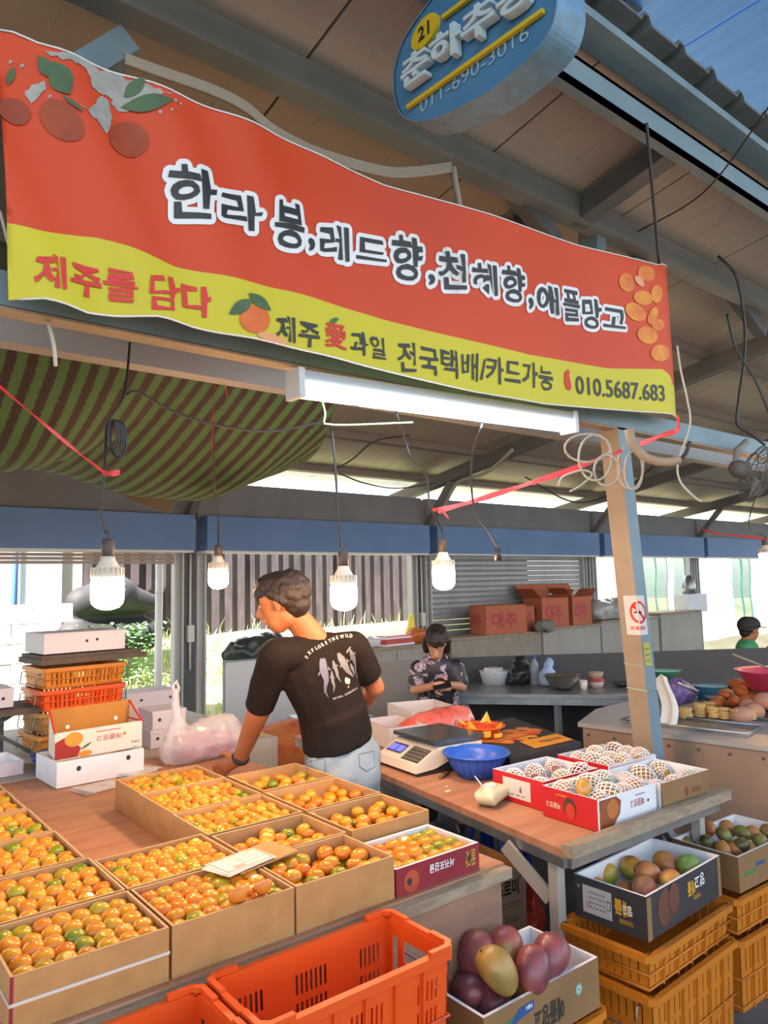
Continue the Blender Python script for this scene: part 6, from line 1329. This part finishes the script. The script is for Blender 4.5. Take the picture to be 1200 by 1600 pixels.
tr2 = thing('baking_tray', 'dark tray under the fried breads behind the pastries', 'tray', (4.62, 2.12, .802), -1.3); tray(tr2, .80, .34, paint_d)
fry = M('fried_bread', 'b8682c', .55, col2='9c5424', scale=14); potm = M('pale_dough', 'c98f74', .6, col2='b87c60', scale=8)
bd = [(1122, 1098, .845), (1148, 1098, .85), (1160, 1082, .90), (1172, 1094, .87), (1185, 1080, .91), (1150, 1070, .90), (1178, 1068, .95), (1192, 1100, .86), (1133, 1086, .88), (1198, 1072, .95), (1165, 1074, .92), (1190, 1062, .97)]
bread = ovoid(.040, .068, 3, bend=.1); bme = mesh_of('bread', bread, fry)
for i, (px, py, z) in enumerate(bd):
    o = bpy.data.objects.new('bread', bme); COL.objects.link(o); o.location = G(px, py, z); o.rotation_euler = (R.uniform(-.3, .3), R.uniform(-.4, .4), R.uniform(0, 3)); tag(o, ['leftmost low', 'second low', 'steep centre', 'low right-centre', 'upper right', 'back left', 'back top', 'front right', 'left-centre', 'right edge upper', 'back centre', 'topmost right'][i]+' brown fried bread roll of the heap on the dark tray', 'bread', 'fried breads on the dark tray')
dme = mesh_of('dough_ball', ovoid(.055, .07, 4, bend=.05), potm)
for i, (px, py, z, lb) in enumerate(((1178, 1112, .845, 'low pale pinkish bun at the front of the counter'), (1172, 1104, .86, 'pale bun behind the low front one'), (1197, 1096, .90, 'large pale bun at the right edge'), (1160, 1118, .83, 'small tan bun beside the last pastry stack'))):
    o = bpy.data.objects.new('bun', dme); COL.objects.link(o); o.location = G(px, py, z); o.rotation_euler = (0, .1, i*.8); tag(o, lb, 'bun', 'pale buns by the pastries')
blob('crumpled purple plastic bag on the counter beside the post', 'plastic_bag', 'bag', [(V(-.09, .0, .06), V(.10, 0, .06), .07, .07), (V(0, 0, .08), V(.0, 0, .11), .09, .06)], M('purple_bag', '6d5499', .35, col2='83689c', scale=9, bump=.5, bscale=22), vox=.012, loc=G(1078, 1102, .80)+V(.02, .1, 0), wr=.02, fr=20, zmin=0)
tag(obj('scoop', MB().tube([(0, 0, 0), (-.10, .08, .07)], .014, 8), steel, None, loc=G(1090, 1082, .90)), 'metal scoop handle sticking out of the purple bag', 'scoop')
tag(obj('blue_basin', MB().lathe([(.09, 0), (.11, .09), (.12, .095), (.10, .09)], 20), M('basin_blue', '3f86a8', .4), None, loc=G(1112, 1092, .80)), 'light blue round basin behind the purple bag', 'basin')
pkb = obj('pink_basin', MB().lathe([(.14, 0), (.22, .12), (.235, .125), (.20, .12), (.12, .01)], 26), M('basin_pink', 'd9486f', .4), None, loc=G(1212, 1078, .93)); tag(pkb, 'bright pink basin tilted behind the breads at the right edge', 'basin')
tag(obj('basin_stand', MB().lathe([(.13, .0), (.13, .115)], 14), paint_d, None, loc=G(1212, 1078, .93)-V(0, 0, .125)), 'dark stand block under the pink basin', 'stand')
tag(obj('ladle_handle', MB().tube([V(0, 0, .10), V(-.2, .14, .2)], .008, 6), lumber, None, loc=G(1205, 1070, .95)), 'wooden stick leaning in the pink basin', 'stick')
tag(obj('flour_cloth', MB().plate([V(0, 0, 0), V(.3, -.35, .02), V(.5, -.1, .05), V(.2, .25, .02)], .008, (0, 0, 1)), M('cloth_tan', 'b8a595', .8), None, loc=(4.75, 2.45, .81)), 'tan cloth spread behind the fried breads', 'cloth')
# white plastic sheet hanging by the post
def sheetf(u, v):
    a, b = PD(1028, 1062, 4.35), PD(1048, 1060, 4.25); c, d = PD(1030, 1132, 4.2), PD(1060, 1132, 4.15)
    p = lerp(lerp(a, b, u), lerp(c, d, u), v); return p+V(.02*_s(u*6), .02*_c(v*5), .03*_s(u*3)*(1-v))
tag(obj('white_sheet', MB().grid(sheetf, 8, 12), M('sheet_white', 'cdd3d3', .5), None), 'white cloth draped over the counter corner just right of the post', 'cloth')
ph = thing('appliance_box', 'small white appliance box on the far sill at the right', 'box', (10.9, 6.0, 1.1)); obj('box_body', MB().box(-.15, .4, 0, .25, 0, .28), white_card, ph)
kt = thing('kettle', 'steel kettle on the far white box at the right', 'kettle', (10.95, 6.1, 1.385)); obj('kettle_body', MB().lathe([(.10, 0), (.11, .1), (.07, .25), (.03, .29)], 16), steel, kt); obj('handle', MB().tube([(.1, 0, .22), (.17, 0, .2), (.17, 0, .08), (.11, 0, .05)], .012, 6), black, kt)
# ================================================================ PEOPLE
rh = Vector((_c(YAW), -_s(YAW), 0)); dh = Vector((_s(YAW), _c(YAW), 0)); Zv = Vector((0, 0, 1))
skin = M('skin_tan', 'b0704c', .55, col2='a5653f', scale=7, sss=.08); skin2 = M('skin_light', 'b98466', .55, sss=.05)
hairm = M('dark_hair', '1d1613', .6, col2='2a201b', scale=60, stretch=(1, 1, .3), bump=.5, bscale=90); eye_w = M('eye_white', 'd9d6d0', .3); eye_d = M('eye_dark', '2a1c16', .2); lipm = M('lip', '9c5548', .5)
def head(par, c, fd, up, k=1.0, hair=hairm, sk=skin, voxel=.006, short=True, neckto=None):
    """head, face parts and hair; returns limb list for the body skin"""
    fd = fd.normalized(); up = (up-fd*up.dot(fd)).normalized(); sd = fd.cross(up)
    P = lambda f, s, u: c+(fd*f+sd*s+up*u)*k
    caps = [(P(-.035, 0, .03), P(.02, 0, .035), .088*k, .082*k, sd, .86), (P(.035, 0, .01), P(.045, 0, -.065), .064*k, .046*k, sd, .95), (P(.06, 0, -.085), P(.055, 0, -.09), .026*k, .026*k), (P(.0, 0, -.06), P(.04, 0, -.085), .052*k, .035*k, sd, .9),
            (P(.098, 0, .012), P(.116, 0, -.022), .009*k, .014*k), (P(.104, .010, -.026), P(.104, -.010, -.026), .010*k, .010*k), (P(.092, .018, -.052), P(.092, -.018, -.052), .011*k, .011*k), (P(.085, .032, .035), P(.085, -.032, .035), .012*k, .012*k)]
    for s in (-1, 1): caps += [(P(-.008, s*.078, .018), P(-.002, s*.074, -.022), .020*k, .014*k, sd, .35)]
    for s in (-1, 1):
        mb = MB(); mb.lathe([(.001, -.011*k), (.008*k, -.008*k), (.011*k, 0), (.008*k, .008*k), (.001, .011*k)], 10); e = obj('eye', mb, eye_w, par, loc=P(.078, s*.031, .014))
        obj('pupil', MB().lathe([(.0005, -.004*k), (.005*k, 0), (.0005, .004*k)], 8), eye_d, e, loc=fd*.0095*k)
        obj('eyebrow', MB().tube([P(.092, s*.014, .036), P(.093, s*.030, .042), P(.080, s*.048, .036)], .0042*k, 5), hair, par)
    obj('mouth', MB().tube([P(.094, -.024, -.050), P(.104, 0, -.052), P(.094, .024, -.050)], .0040*k, 5), lipm, par)
    hc = [(P(-.045, 0, .035), P(.025, 0, .056), .092*k, .080*k, sd, .90), (P(-.058, 0, -.025), P(-.05, 0, .02), .058*k, .075*k, sd, 1.05)]
    for s in (-1, 1): hc.append((P(-.03, s*.070, .0), P(.01, s*.072, .045), .018*k, .02*k))
    if not short: hc += [(P(-.05, 0, -.02), P(-.06, 0, -.09), .075*k, .06*k)]+[(P(-.01, s*.075, .02), P(-.02, s*.075, -.07), .03*k, .025*k) for s in (-1, 1)]
    me = remesh(hc, voxel, 2)
    for v in me.vertices: v.co += v.normal*(.006*noise.noise(v.co*35)+.003*noise.noise(v.co*90))
    me.materials.append(hair); obj('hair', me, None, par)
    return caps
def hand(w, p, dirn, side, k=1.0, curl=.5, spread=.017):
    """palm and five fingers; w wrist, p palm end, side = direction across the knuckles, curl bends the fingers"""
    dirn = dirn.normalized(); side = (side-dirn*side.dot(dirn)).normalized(); nn = dirn.cross(side); caps = [(w, p, .026*k, .030*k, nn, .6)]
    for i, ln in enumerate((.036, .042, .040, .031)):
        b = p+side*((i-1.5)*spread*k)+dirn*.008*k; d1 = (dirn-nn*curl*.5).normalized(); d2 = (dirn-nn*curl*1.4).normalized()
        m = b+d1*ln*k; caps += [(p+side*((i-1.5)*spread*.6*k)-dirn*.02*k, b, .011*k, .0095*k), (b, m, .0095*k, .0085*k), (m, m+d2*ln*.85*k, .0085*k, .007*k)]
    tb = w+(p-w)*.35+side*(-.026*k); t1 = tb+(dirn*.5-side*.8-nn*curl*.4).normalized()*.034*k; t2 = t1+(dirn*.9-side*.2-nn*curl*.6).normalized()*.028*k
    caps += [(tb, t1, .0125*k, .0105*k), (t1, t2, .0105*k, .0085*k)]
    return caps
# ---------------- the seller
man = thing('person', 'man in black t-shirt with shark print on the back and pale jeans, leaning at table', 'person')
Ls, Rs = PD(430, 1024, 3.17), PD(551, 1010, 3.42); Le, Re = PD(403, 1113, 3.30), PD(586, 1074, 3.52); Lw, Rw = PD(375, 1186, 3.50), PD(560, 1112, 3.74)
nb = PD(490, 1000, 3.29); nt_ = PD(462, 962, 3.25); hc_ = PD(441, 941, 3.23); hip = PD(538, 1200, 3.38)
fwd = Zv.cross((Ls-Rs).normalized()).normalized()
if fwd.dot(dh) < 0: fwd = -fwd
fdir = (-rh*.93+dh*.22-Zv*.30)
hcaps = head(man, hc_, fdir, Zv*1.0-rh*.25, 1.06)
hx = (Rs-Ls); hx.z = 0; hx.normalize()
hl, hr = hip-hx*.09, hip+hx*.09; hl.z = hr.z = .86
fl_, fr = hl-hx*.02+fwd*.02, hr+hx*.02-fwd*.06
kn = lambda h, f: Vector(((h.x+f.x)/2, (h.y+f.y)/2, .47))+fwd*.03
aL, aR = Vector((fl_.x, fl_.y, .09)), Vector((fr.x, fr.y, .09))
chest = PD(494, 1046, 3.32); belly = PD(520, 1110, 3.36); hem = PD(529, 1160, 3.38)
body = hcaps+[(nt_-(nt_-hc_)*.1, nb, .056, .066), (nb, chest, .07, .14, fwd, .6), (Ls, Rs, .055, .055), (chest, belly, .15, .14, fwd, .65), (belly, hip, .14, .14, fwd, .7),
    (Ls, Le, .058, .053), (Le, Lw, .053, .034), (Rs, Re, .054, .046), (Re, Rw, .045, .030)]
body += hand(Lw, PD(352, 1197, 3.54), PD(352, 1197, 3.54)-Lw-Zv*.02, (PD(352, 1197, 3.54)-Lw).normalized().cross(FW), 1.15, .35) + hand(Rw, Rw+fwd*.08+Zv*-.01, fwd, -rh, 1.0, .6)
for h, f, a in ((hl, fl_, aL), (hr, fr, aR)): body += [(h, kn(h, f), .075, .055), (kn(h, f), a, .052, .036)]
me = remesh(body, .0065, 2); me.materials.append(skin); obj('body', me, None, man)
shirt = [(Ls, Rs, .072, .072), (nb-Zv*.035-fwd*.0, (Ls+nb)/2-Zv*.02, .075, .07), (nb-Zv*.035, (Rs+nb)/2-Zv*.02, .075, .07), (nb-Zv*.06, chest, .10, .175, fwd, .66), (chest, belly, .176, .165, fwd, .70), (belly, hem, .165, .170, fwd, .80, .12),
    (Ls, Ls+(Le-Ls)*.88, .074, .068, fwd, 1, .2), (Rs, Rs+(Re-Rs)*.72, .074, .070, fwd, 1, .2)]
sme = remesh(shirt, .009, 4)
for v in sme.vertices: v.co += v.normal*(.007*noise.noise(Vector((v.co.x*7, v.co.y*7, v.co.z*3.5)))+.003*noise.noise(v.co*18))
shirtm = M('black_shirt', '1f1a18', .9, col2='241e1c', scale=5, spec=.15); sme.materials.append(shirtm); obj('t_shirt', sme, None, man)
jean = M('pale_jeans', '93a3ad', .8, col2='7f909b', scale=5, bump=.15, bscale=60)
jl = [(hip+Zv*.07, hip-Zv*.05, .152, .160, fwd, .82)]
for h, f, a in ((hl, fl_, aL), (hr, fr, aR)): jl += [(h-Zv*.0, kn(h, f), .098, .072), (kn(h, f), a, .070, .055)]
for s in (-1, 1): jl.append((hip+hx*s*.07-fwd*.05-Zv*.03, hip+hx*s*.07-fwd*.04-Zv*.10, .085, .075))
jme = remesh(jl, .011, 4)
for v in jme.vertices: v.co += v.normal*(.005*noise.noise(v.co*16))
jme.materials.append(jean); je = obj('jeans', jme, None, man)
jb = BVHTree.FromPolygons([v.co for v in jme.vertices], [tuple(p.vertices) for p in jme.polygons])
sb_ = BVHTree.FromPolygons([v.co for v in sme.vertices], [tuple(p.vertices) for p in sme.polygons])
def proj(px, py, tree=sb_, e=.0025):
    o = Vector((0, 0, CAMH)); d = ray(px, py).normalized(); h = tree.ray_cast(o, d)
    return h[0]+h[1]*e*(1 if h[1].dot(d) < 0 else -1) if h[0] else PD(px, py, 3.2)
for x0, y0, w in ((560, 1178, 24), (478, 1190, 30)):
    sm_pts = [(x0, y0), (x0+w, y0-5), (x0+w+1, y0+20), (x0+w*.55, y0+27), (x0+2, y0+20)]
    mb = MB().tube([proj(a, b, jb, .001) for p, q in zip(sm_pts, sm_pts[1:]+sm_pts[:1]) for a, b in [(lerp(p[0], q[0], t/4), lerp(p[1], q[1], t/4)) for t in range(4)]], .0022, 4, close=True); obj('pocket_seam', mb, M('seam_blue', '6f818d', .8), man)
for f, a in ((fl_, aL), (fr, aR)):
    obj('shoe', remesh([(a-fwd*.03-Zv*.045, a+fwd*.15-Zv*.055, .045, .038, Zv, .8)], .01, 1), None, man).data.materials.append(black)
wd = (Lw-Le).normalized(); ax = wd.cross(Zv).normalized(); bx = wd.cross(ax)
wc_ = Lw-wd*.012; wt_ = obj('wristwatch', MB().tube([wc_+ax*.036*_c(q*pi/10)+bx*.036*_s(q*pi/10) for q in range(20)], .008, 6, close=True), black, man)
obj('watch_face', MB().beam(wc_-FW*.043, wc_-FW*.035, .03, .03), M('watch_grey', '4a4c50', .3, .5), wt_)
# back print
prw = M('shirt_print', 'b9b0aa', .7); prg = M('shirt_grey', '6d6d72', .7, col2='7d7d80', scale=40); prb = M('shirt_blue_grey', '5d6276', .7, col2='73788a', scale=60)
def C3(x, y): return 460+x/8.571, 960+y/8.571
def letter(ch_, cx, cy, hpx, ang, mat=prw, wf=1.0, bold=.04):
    vs, fs, bb = text_mesh(ch_, bold); h = bb[3]-bb[2]; sc = hpx/h; mx = (bb[0]+bb[1])/2; my = (bb[2]+bb[3])/2; out = []
    for v in vs:
        a, b = (v.x-mx)*sc*wf, -(v.y-my)*sc; out.append(proj(cx+a*_c(ang)-b*_s(ang), cy+a*_s(ang)+b*_c(ang)))
    return out, fs
mb = MB()
seq = [('E', 158, 570), ('X', 198, 515), ('P', 242, 480), ('L', 290, 450), ('O', 330, 432), ('R', 375, 405), ('E', 420, 381), ('T', 472, 355), ('H', 518, 332), ('E', 568, 313), ('W', 635, 300), ('I', 686, 289), ('L', 714, 287), ('D', 756, 291)]
for i, (c, x, y) in enumerate(seq):
    a, b = seq[max(0, i-1)], seq[min(len(seq)-1, i+1)]; an = math.atan2(b[2]-a[2], b[1]-a[1]); px, py = C3(x, y); mb.add(*letter(c, px, py, 5.6, an, wf=.82))
obj('shirt_lettering', mb, prw, man); mb = MB(); s2 = 'NATIONAL GEOGRAPHIC'
for i, c in enumerate(s2):
    if c == ' ': continue
    t = i/(len(s2)-1); x, y = lerp(522, 832, t), lerp(1128, 990, t)+14*_s(pi*t); px, py = C3(x, y); mb.add(*letter(c, px, py, 3.1, -.40-.05*_c(pi*t), wf=.62, bold=.03))
obj('shirt_lettering', mb, prw, man)
def fish(pts, wd_, fins, mat):
    L_, R_ = [], []
    for i, p in enumerate(pts):
        a, b = pts[max(0, i-1)], pts[min(len(pts)-1, i+1)]; dx, dy = b[0]-a[0], b[1]-a[1]; l = math.hypot(dx, dy); n_ = (-dy/l, dx/l); L_.append((p[0]+n_[0]*wd_[i], p[1]+n_[1]*wd_[i])); R_.append((p[0]-n_[0]*wd_[i], p[1]-n_[1]*wd_[i]))
    mb = MB(); n = len(pts); mb.add([proj(*C3(*q)) for q in L_+R_], [(i, i+1, n+i+1, n+i) for i in range(n-1)])
    for f in fins: mb.add([proj(*C3(*q), e=.003) for q in f], [tuple(range(len(f)))])
    obj('printed_shark', mb, mat, man)
fish([(375, 590), (378, 640), (385, 720), (405, 800), (425, 880), (410, 980), (415, 1040), (455, 1115)], [30, 46, 50, 46, 32, 20, 12, 3], [[(345, 740), (315, 800), (312, 830), (360, 780)], [(440, 690), (490, 745), (445, 745)], [(400, 985), (390, 1060), (415, 1020)]], prb)
fish([(512, 620), (530, 680), (560, 760), (575, 830), (620, 905)], [10, 24, 22, 16, 3], [[(515, 690), (500, 735), (520, 720)], [(545, 665), (590, 690), (555, 695)]], prg)
fish([(580, 520), (620, 590), (670, 680), (710, 760), (785, 835)], [18, 46, 44, 30, 4], [[(610, 650), (605, 720), (640, 690)], [(690, 590), (735, 632), (700, 640)], [(720, 750), (770, 790), (740, 800)]], prg)
fish([(745, 470), (765, 530), (790, 590), (815, 680), (818, 760), (835, 860)], [10, 30, 30, 12, 8, 3], [[(690, 490), (735, 432), (755, 440), (720, 500), (690, 525)], [(790, 500), (822, 520), (795, 535)], [(745, 560), (740, 630), (765, 590)]], prg)
fish([(745, 660), (765, 710), (785, 760), (795, 820)], [8, 20, 12, 2], [[(755, 710), (755, 755), (770, 740)]], prg)
fish([(495, 760), (500, 830), (510, 900), (530, 960), (520, 1040)], [8, 22, 20, 12, 3], [[(485, 810), (465, 850), (490, 845)], [(515, 820), (540, 855), (515, 850)]], prg)
fish([(680, 845), (705, 880), (712, 930)], [8, 38, 26], [[(720, 930), (728, 975), (705, 985), (702, 975), (718, 965)]], prw)
# ---------------- the seated woman
wo = thing('person', 'seated woman in a black flower-print blouse looking down at a phone by the grey counter', 'person')
Wd = 5.15; q = lambda x, y, d=0: PD(x, y, Wd+d)
cam_ = -dh
hcap = head(wo, q(682, 1006), (cam_*.85-Zv*.5-rh*.1), Zv*.9+cam_*.35, .98, sk=skin2, short=False)
wl, wr = q(653, 1045, .03), q(712, 1043, .03); el, er = q(648, 1078, -.02), q(722, 1073, -.02); hwl, hwr = q(676, 1072, -.22), q(703, 1070, -.22); hp = q(684, 1118, .15)
hp.z = .60
seat = hp.copy(); kL, kR = Vector(hp)-rh*.10+cam_*.42-Zv*.02, Vector(hp)+rh*.10+cam_*.42-Zv*.02
wb2 = hcap+[(q(682, 1022, .03), q(682, 1042, .04), .042, .05), (wl, wr, .045, .045), (q(682, 1052, .04), hp, .12, .13, dh, .7), (wl, el, .042, .036), (el, hwl, .035, .024), (wr, er, .042, .036), (er, hwr, .035, .024), (Vector(hp)-rh*.08, kL, .08, .06), (Vector(hp)+rh*.08, kR, .08, .06),
    (kL, Vector((kL.x, kL.y, .09)), .055, .035), (kR, Vector((kR.x, kR.y, .09)), .055, .035)]
wb2 += hand(hwl, hwl+(rh*.05+cam_*.03), rh+cam_*.5, Zv, .9, .5)+hand(hwr, hwr+(-rh*.05+cam_*.03), -rh+cam_*.5, -Zv, .9, .5)
me = remesh(wb2, .008, 2); me.materials.append(skin2); obj('body', me, None, wo)
fl_m = bpy.data.materials.new('flower_blouse'); fl_m.use_nodes = True; N = fl_m.node_tree.nodes; L = fl_m.node_tree.links
tc = N.new('ShaderNodeTexCoord'); vo = N.new('ShaderNodeTexNoise'); vo.inputs['Scale'].default_value = 13; vo.inputs['Detail'].default_value = 4; vo.inputs['Distortion'].default_value = 1.5
rp = N.new('ShaderNodeValToRGB'); L.new(tc.outputs['Object'], vo.inputs[0]); L.new(vo.outputs['Fac'], rp.inputs[0]); L.new(rp.outputs[0], N['Principled BSDF'].inputs['Base Color'])
e = rp.color_ramp.elements; e[0].position = .53; e[0].color = lin('221f24'); e[1].position = .545; e[1].color = lin('8b7a8c'); e2 = e.new(.60); e2.color = lin('b9a9b3'); e3 = e.new(.66); e3.color = lin('6d4566')
me = remesh([(wl, wr, .062, .062), (q(682, 1050, .04), q(684, 1085, .07), .145, .15, dh, .72), (q(684, 1085, .07), Vector(hp)+Zv*.04, .15, .165, dh, .75), (wl, wl+(el-wl)*.7, .062, .058), (wr, wr+(er-wr)*.7, .062, .058)], .012, 4); me.materials.append(fl_m); obj('blouse', me, None, wo)
me = remesh([(Vector(hp)-rh*.08, kL, .105, .085), (Vector(hp)+rh*.08, kR, .105, .085), (Vector(hp)-rh*.07, Vector(hp)+rh*.07, .12, .12), (kL, Vector((kL.x, kL.y, .14)), .08, .06), (kR, Vector((kR.x, kR.y, .14)), .08, .06)], .015, 3); me.materials.append(M('black_trousers', '26262a', .9)); obj('trousers', me, None, wo)
for kq in (kL, kR): obj('shoe', remesh([(Vector((kq.x, kq.y, .045)), Vector((kq.x, kq.y, .04))+cam_*.13, .042, .035, Zv, .8)], .012, 1), None, wo).data.materials.append(black)
ph_ = (hwl+hwr)/2+cam_*.05; tag(obj('phone', MB().beam(ph_-rh*.06+Zv*.0, ph_+rh*.06+Zv*.02, .07, .008, up=(Zv+cam_*.6)), M('phone_black', '1c1d20', .2), None), 'dark phone held in both hands by the seated woman', 'phone')
def low_stool(label, p, h=.44):
    t = thing('round_stool', label, 'stool', (p.x, p.y, 0)); obj('seat', MB().lathe([(.15, h-.04), (.16, h-.03), (.16, h-.005), (.15, h)], 18), M('stool_grey', '5b5d60', .5), t)
    for k in range(4): a = pi/4+k*pi/2; obj('leg', MB().beam((.10*_c(a), .10*_s(a), h-.04), (.15*_c(a), .15*_s(a), 0), .025, .025), gal, t)
low_stool('grey round stool under the seated woman', Vector(hp), .48)
# ---------------- the man in the cap
gm = thing('person', 'man in green shirt and dark cap, in profile beyond the partition at the right edge', 'person')
D3 = 8.0; q = lambda x, y, d=0: PD(x, y, D3+d)
hcap = head(gm, q(1171, 985), rh*.95+dh*.2-Zv*.12, Zv, .98, sk=skin, voxel=.01)
hp3 = q(1170, 1040); hp3.z = .50; s1, s2_ = q(1163, 1014, -.16), q(1172, 1014, .18); e1, e2_ = q(1178, 1040, -.2), q(1186, 1040, .2)
me = remesh(hcap+[(q(1166, 995), q(1166, 1008), .05, .055), (s1, s2_, .05, .05), (q(1168, 1018), hp3, .13, .13, rh, .7), (s1, e1, .05, .04), (e1, q(1204, 1010, -.1), .038, .028), (s2_, e2_, .05, .04), (e2_, q(1206, 1008, .05), .038, .028), (hp3-dh*.08, hp3-dh*.1+rh*.42, .08, .06), (hp3+dh*.08, hp3+dh*.1+rh*.42, .08, .06), (hp3-dh*.1+rh*.42, Vector((*(hp3-dh*.1+rh*.42).xy, .08)), .055, .04), (hp3+dh*.1+rh*.42, Vector((*(hp3+dh*.1+rh*.42).xy, .08)), .055, .04)]+hand(q(1204, 1010, -.1), q(1211, 1006, -.1), rh, dh, .9, .4)+hand(q(1206, 1008, .05), q(1213, 1005, .05), rh, dh, .9, .4), .012, 2)
me.materials.append(skin); obj('body', me, None, gm)
me = remesh([(s1, s2_, .07, .07), (q(1168, 1018), hp3, .155, .16, rh, .75), (s1, s1+(e1-s1)*.7, .07, .062), (s2_, s2_+(e2_-s2_)*.7, .07, .062)], .016, 3); me.materials.append(M('green_shirt', '3f8f5c', .8)); obj('shirt', me, None, gm)
me = remesh([(hp3-dh*.07, hp3+dh*.07, .13, .13), (hp3-dh*.08, hp3-dh*.1+rh*.42, .10, .08), (hp3+dh*.08, hp3+dh*.1+rh*.42, .10, .08)], .02, 2); me.materials.append(M('black_trousers', '26262a', .9)); obj('trousers', me, None, gm)
hc3 = q(1171, 985); capm = M('cap_dark', '2c2a2c', .8)
me = remesh([(hc3+Zv*.055-rh*.03, hc3+Zv*.06+rh*.03, .098, .09)], .012, 2)
for v in me.vertices: v.co.z = max(v.co.z, hc3.z+.03)
me.materials.append(capm); obj('cap', me, None, gm); obj('cap_brim', MB().add([hc3+rh*a+dh*b+Zv*(.045-.02*(a > .12)+z) for z in (0, .008) for a, b in ((.07, -.08), (.15, -.07), (.19, 0), (.15, .07), (.07, .08))], [(0, 1, 2, 3, 4), (9, 8, 7, 6, 5)]+[(i, (i+1) % 5, 5+(i+1) % 5, 5+i) for i in range(5)]), capm, gm)
low_stool('grey round stool under the man in the cap', hp3, .37)
print('mandarins as things:', mcount[0], 'as mass:', len(mstuff), 'objects', len(bpy.data.objects))
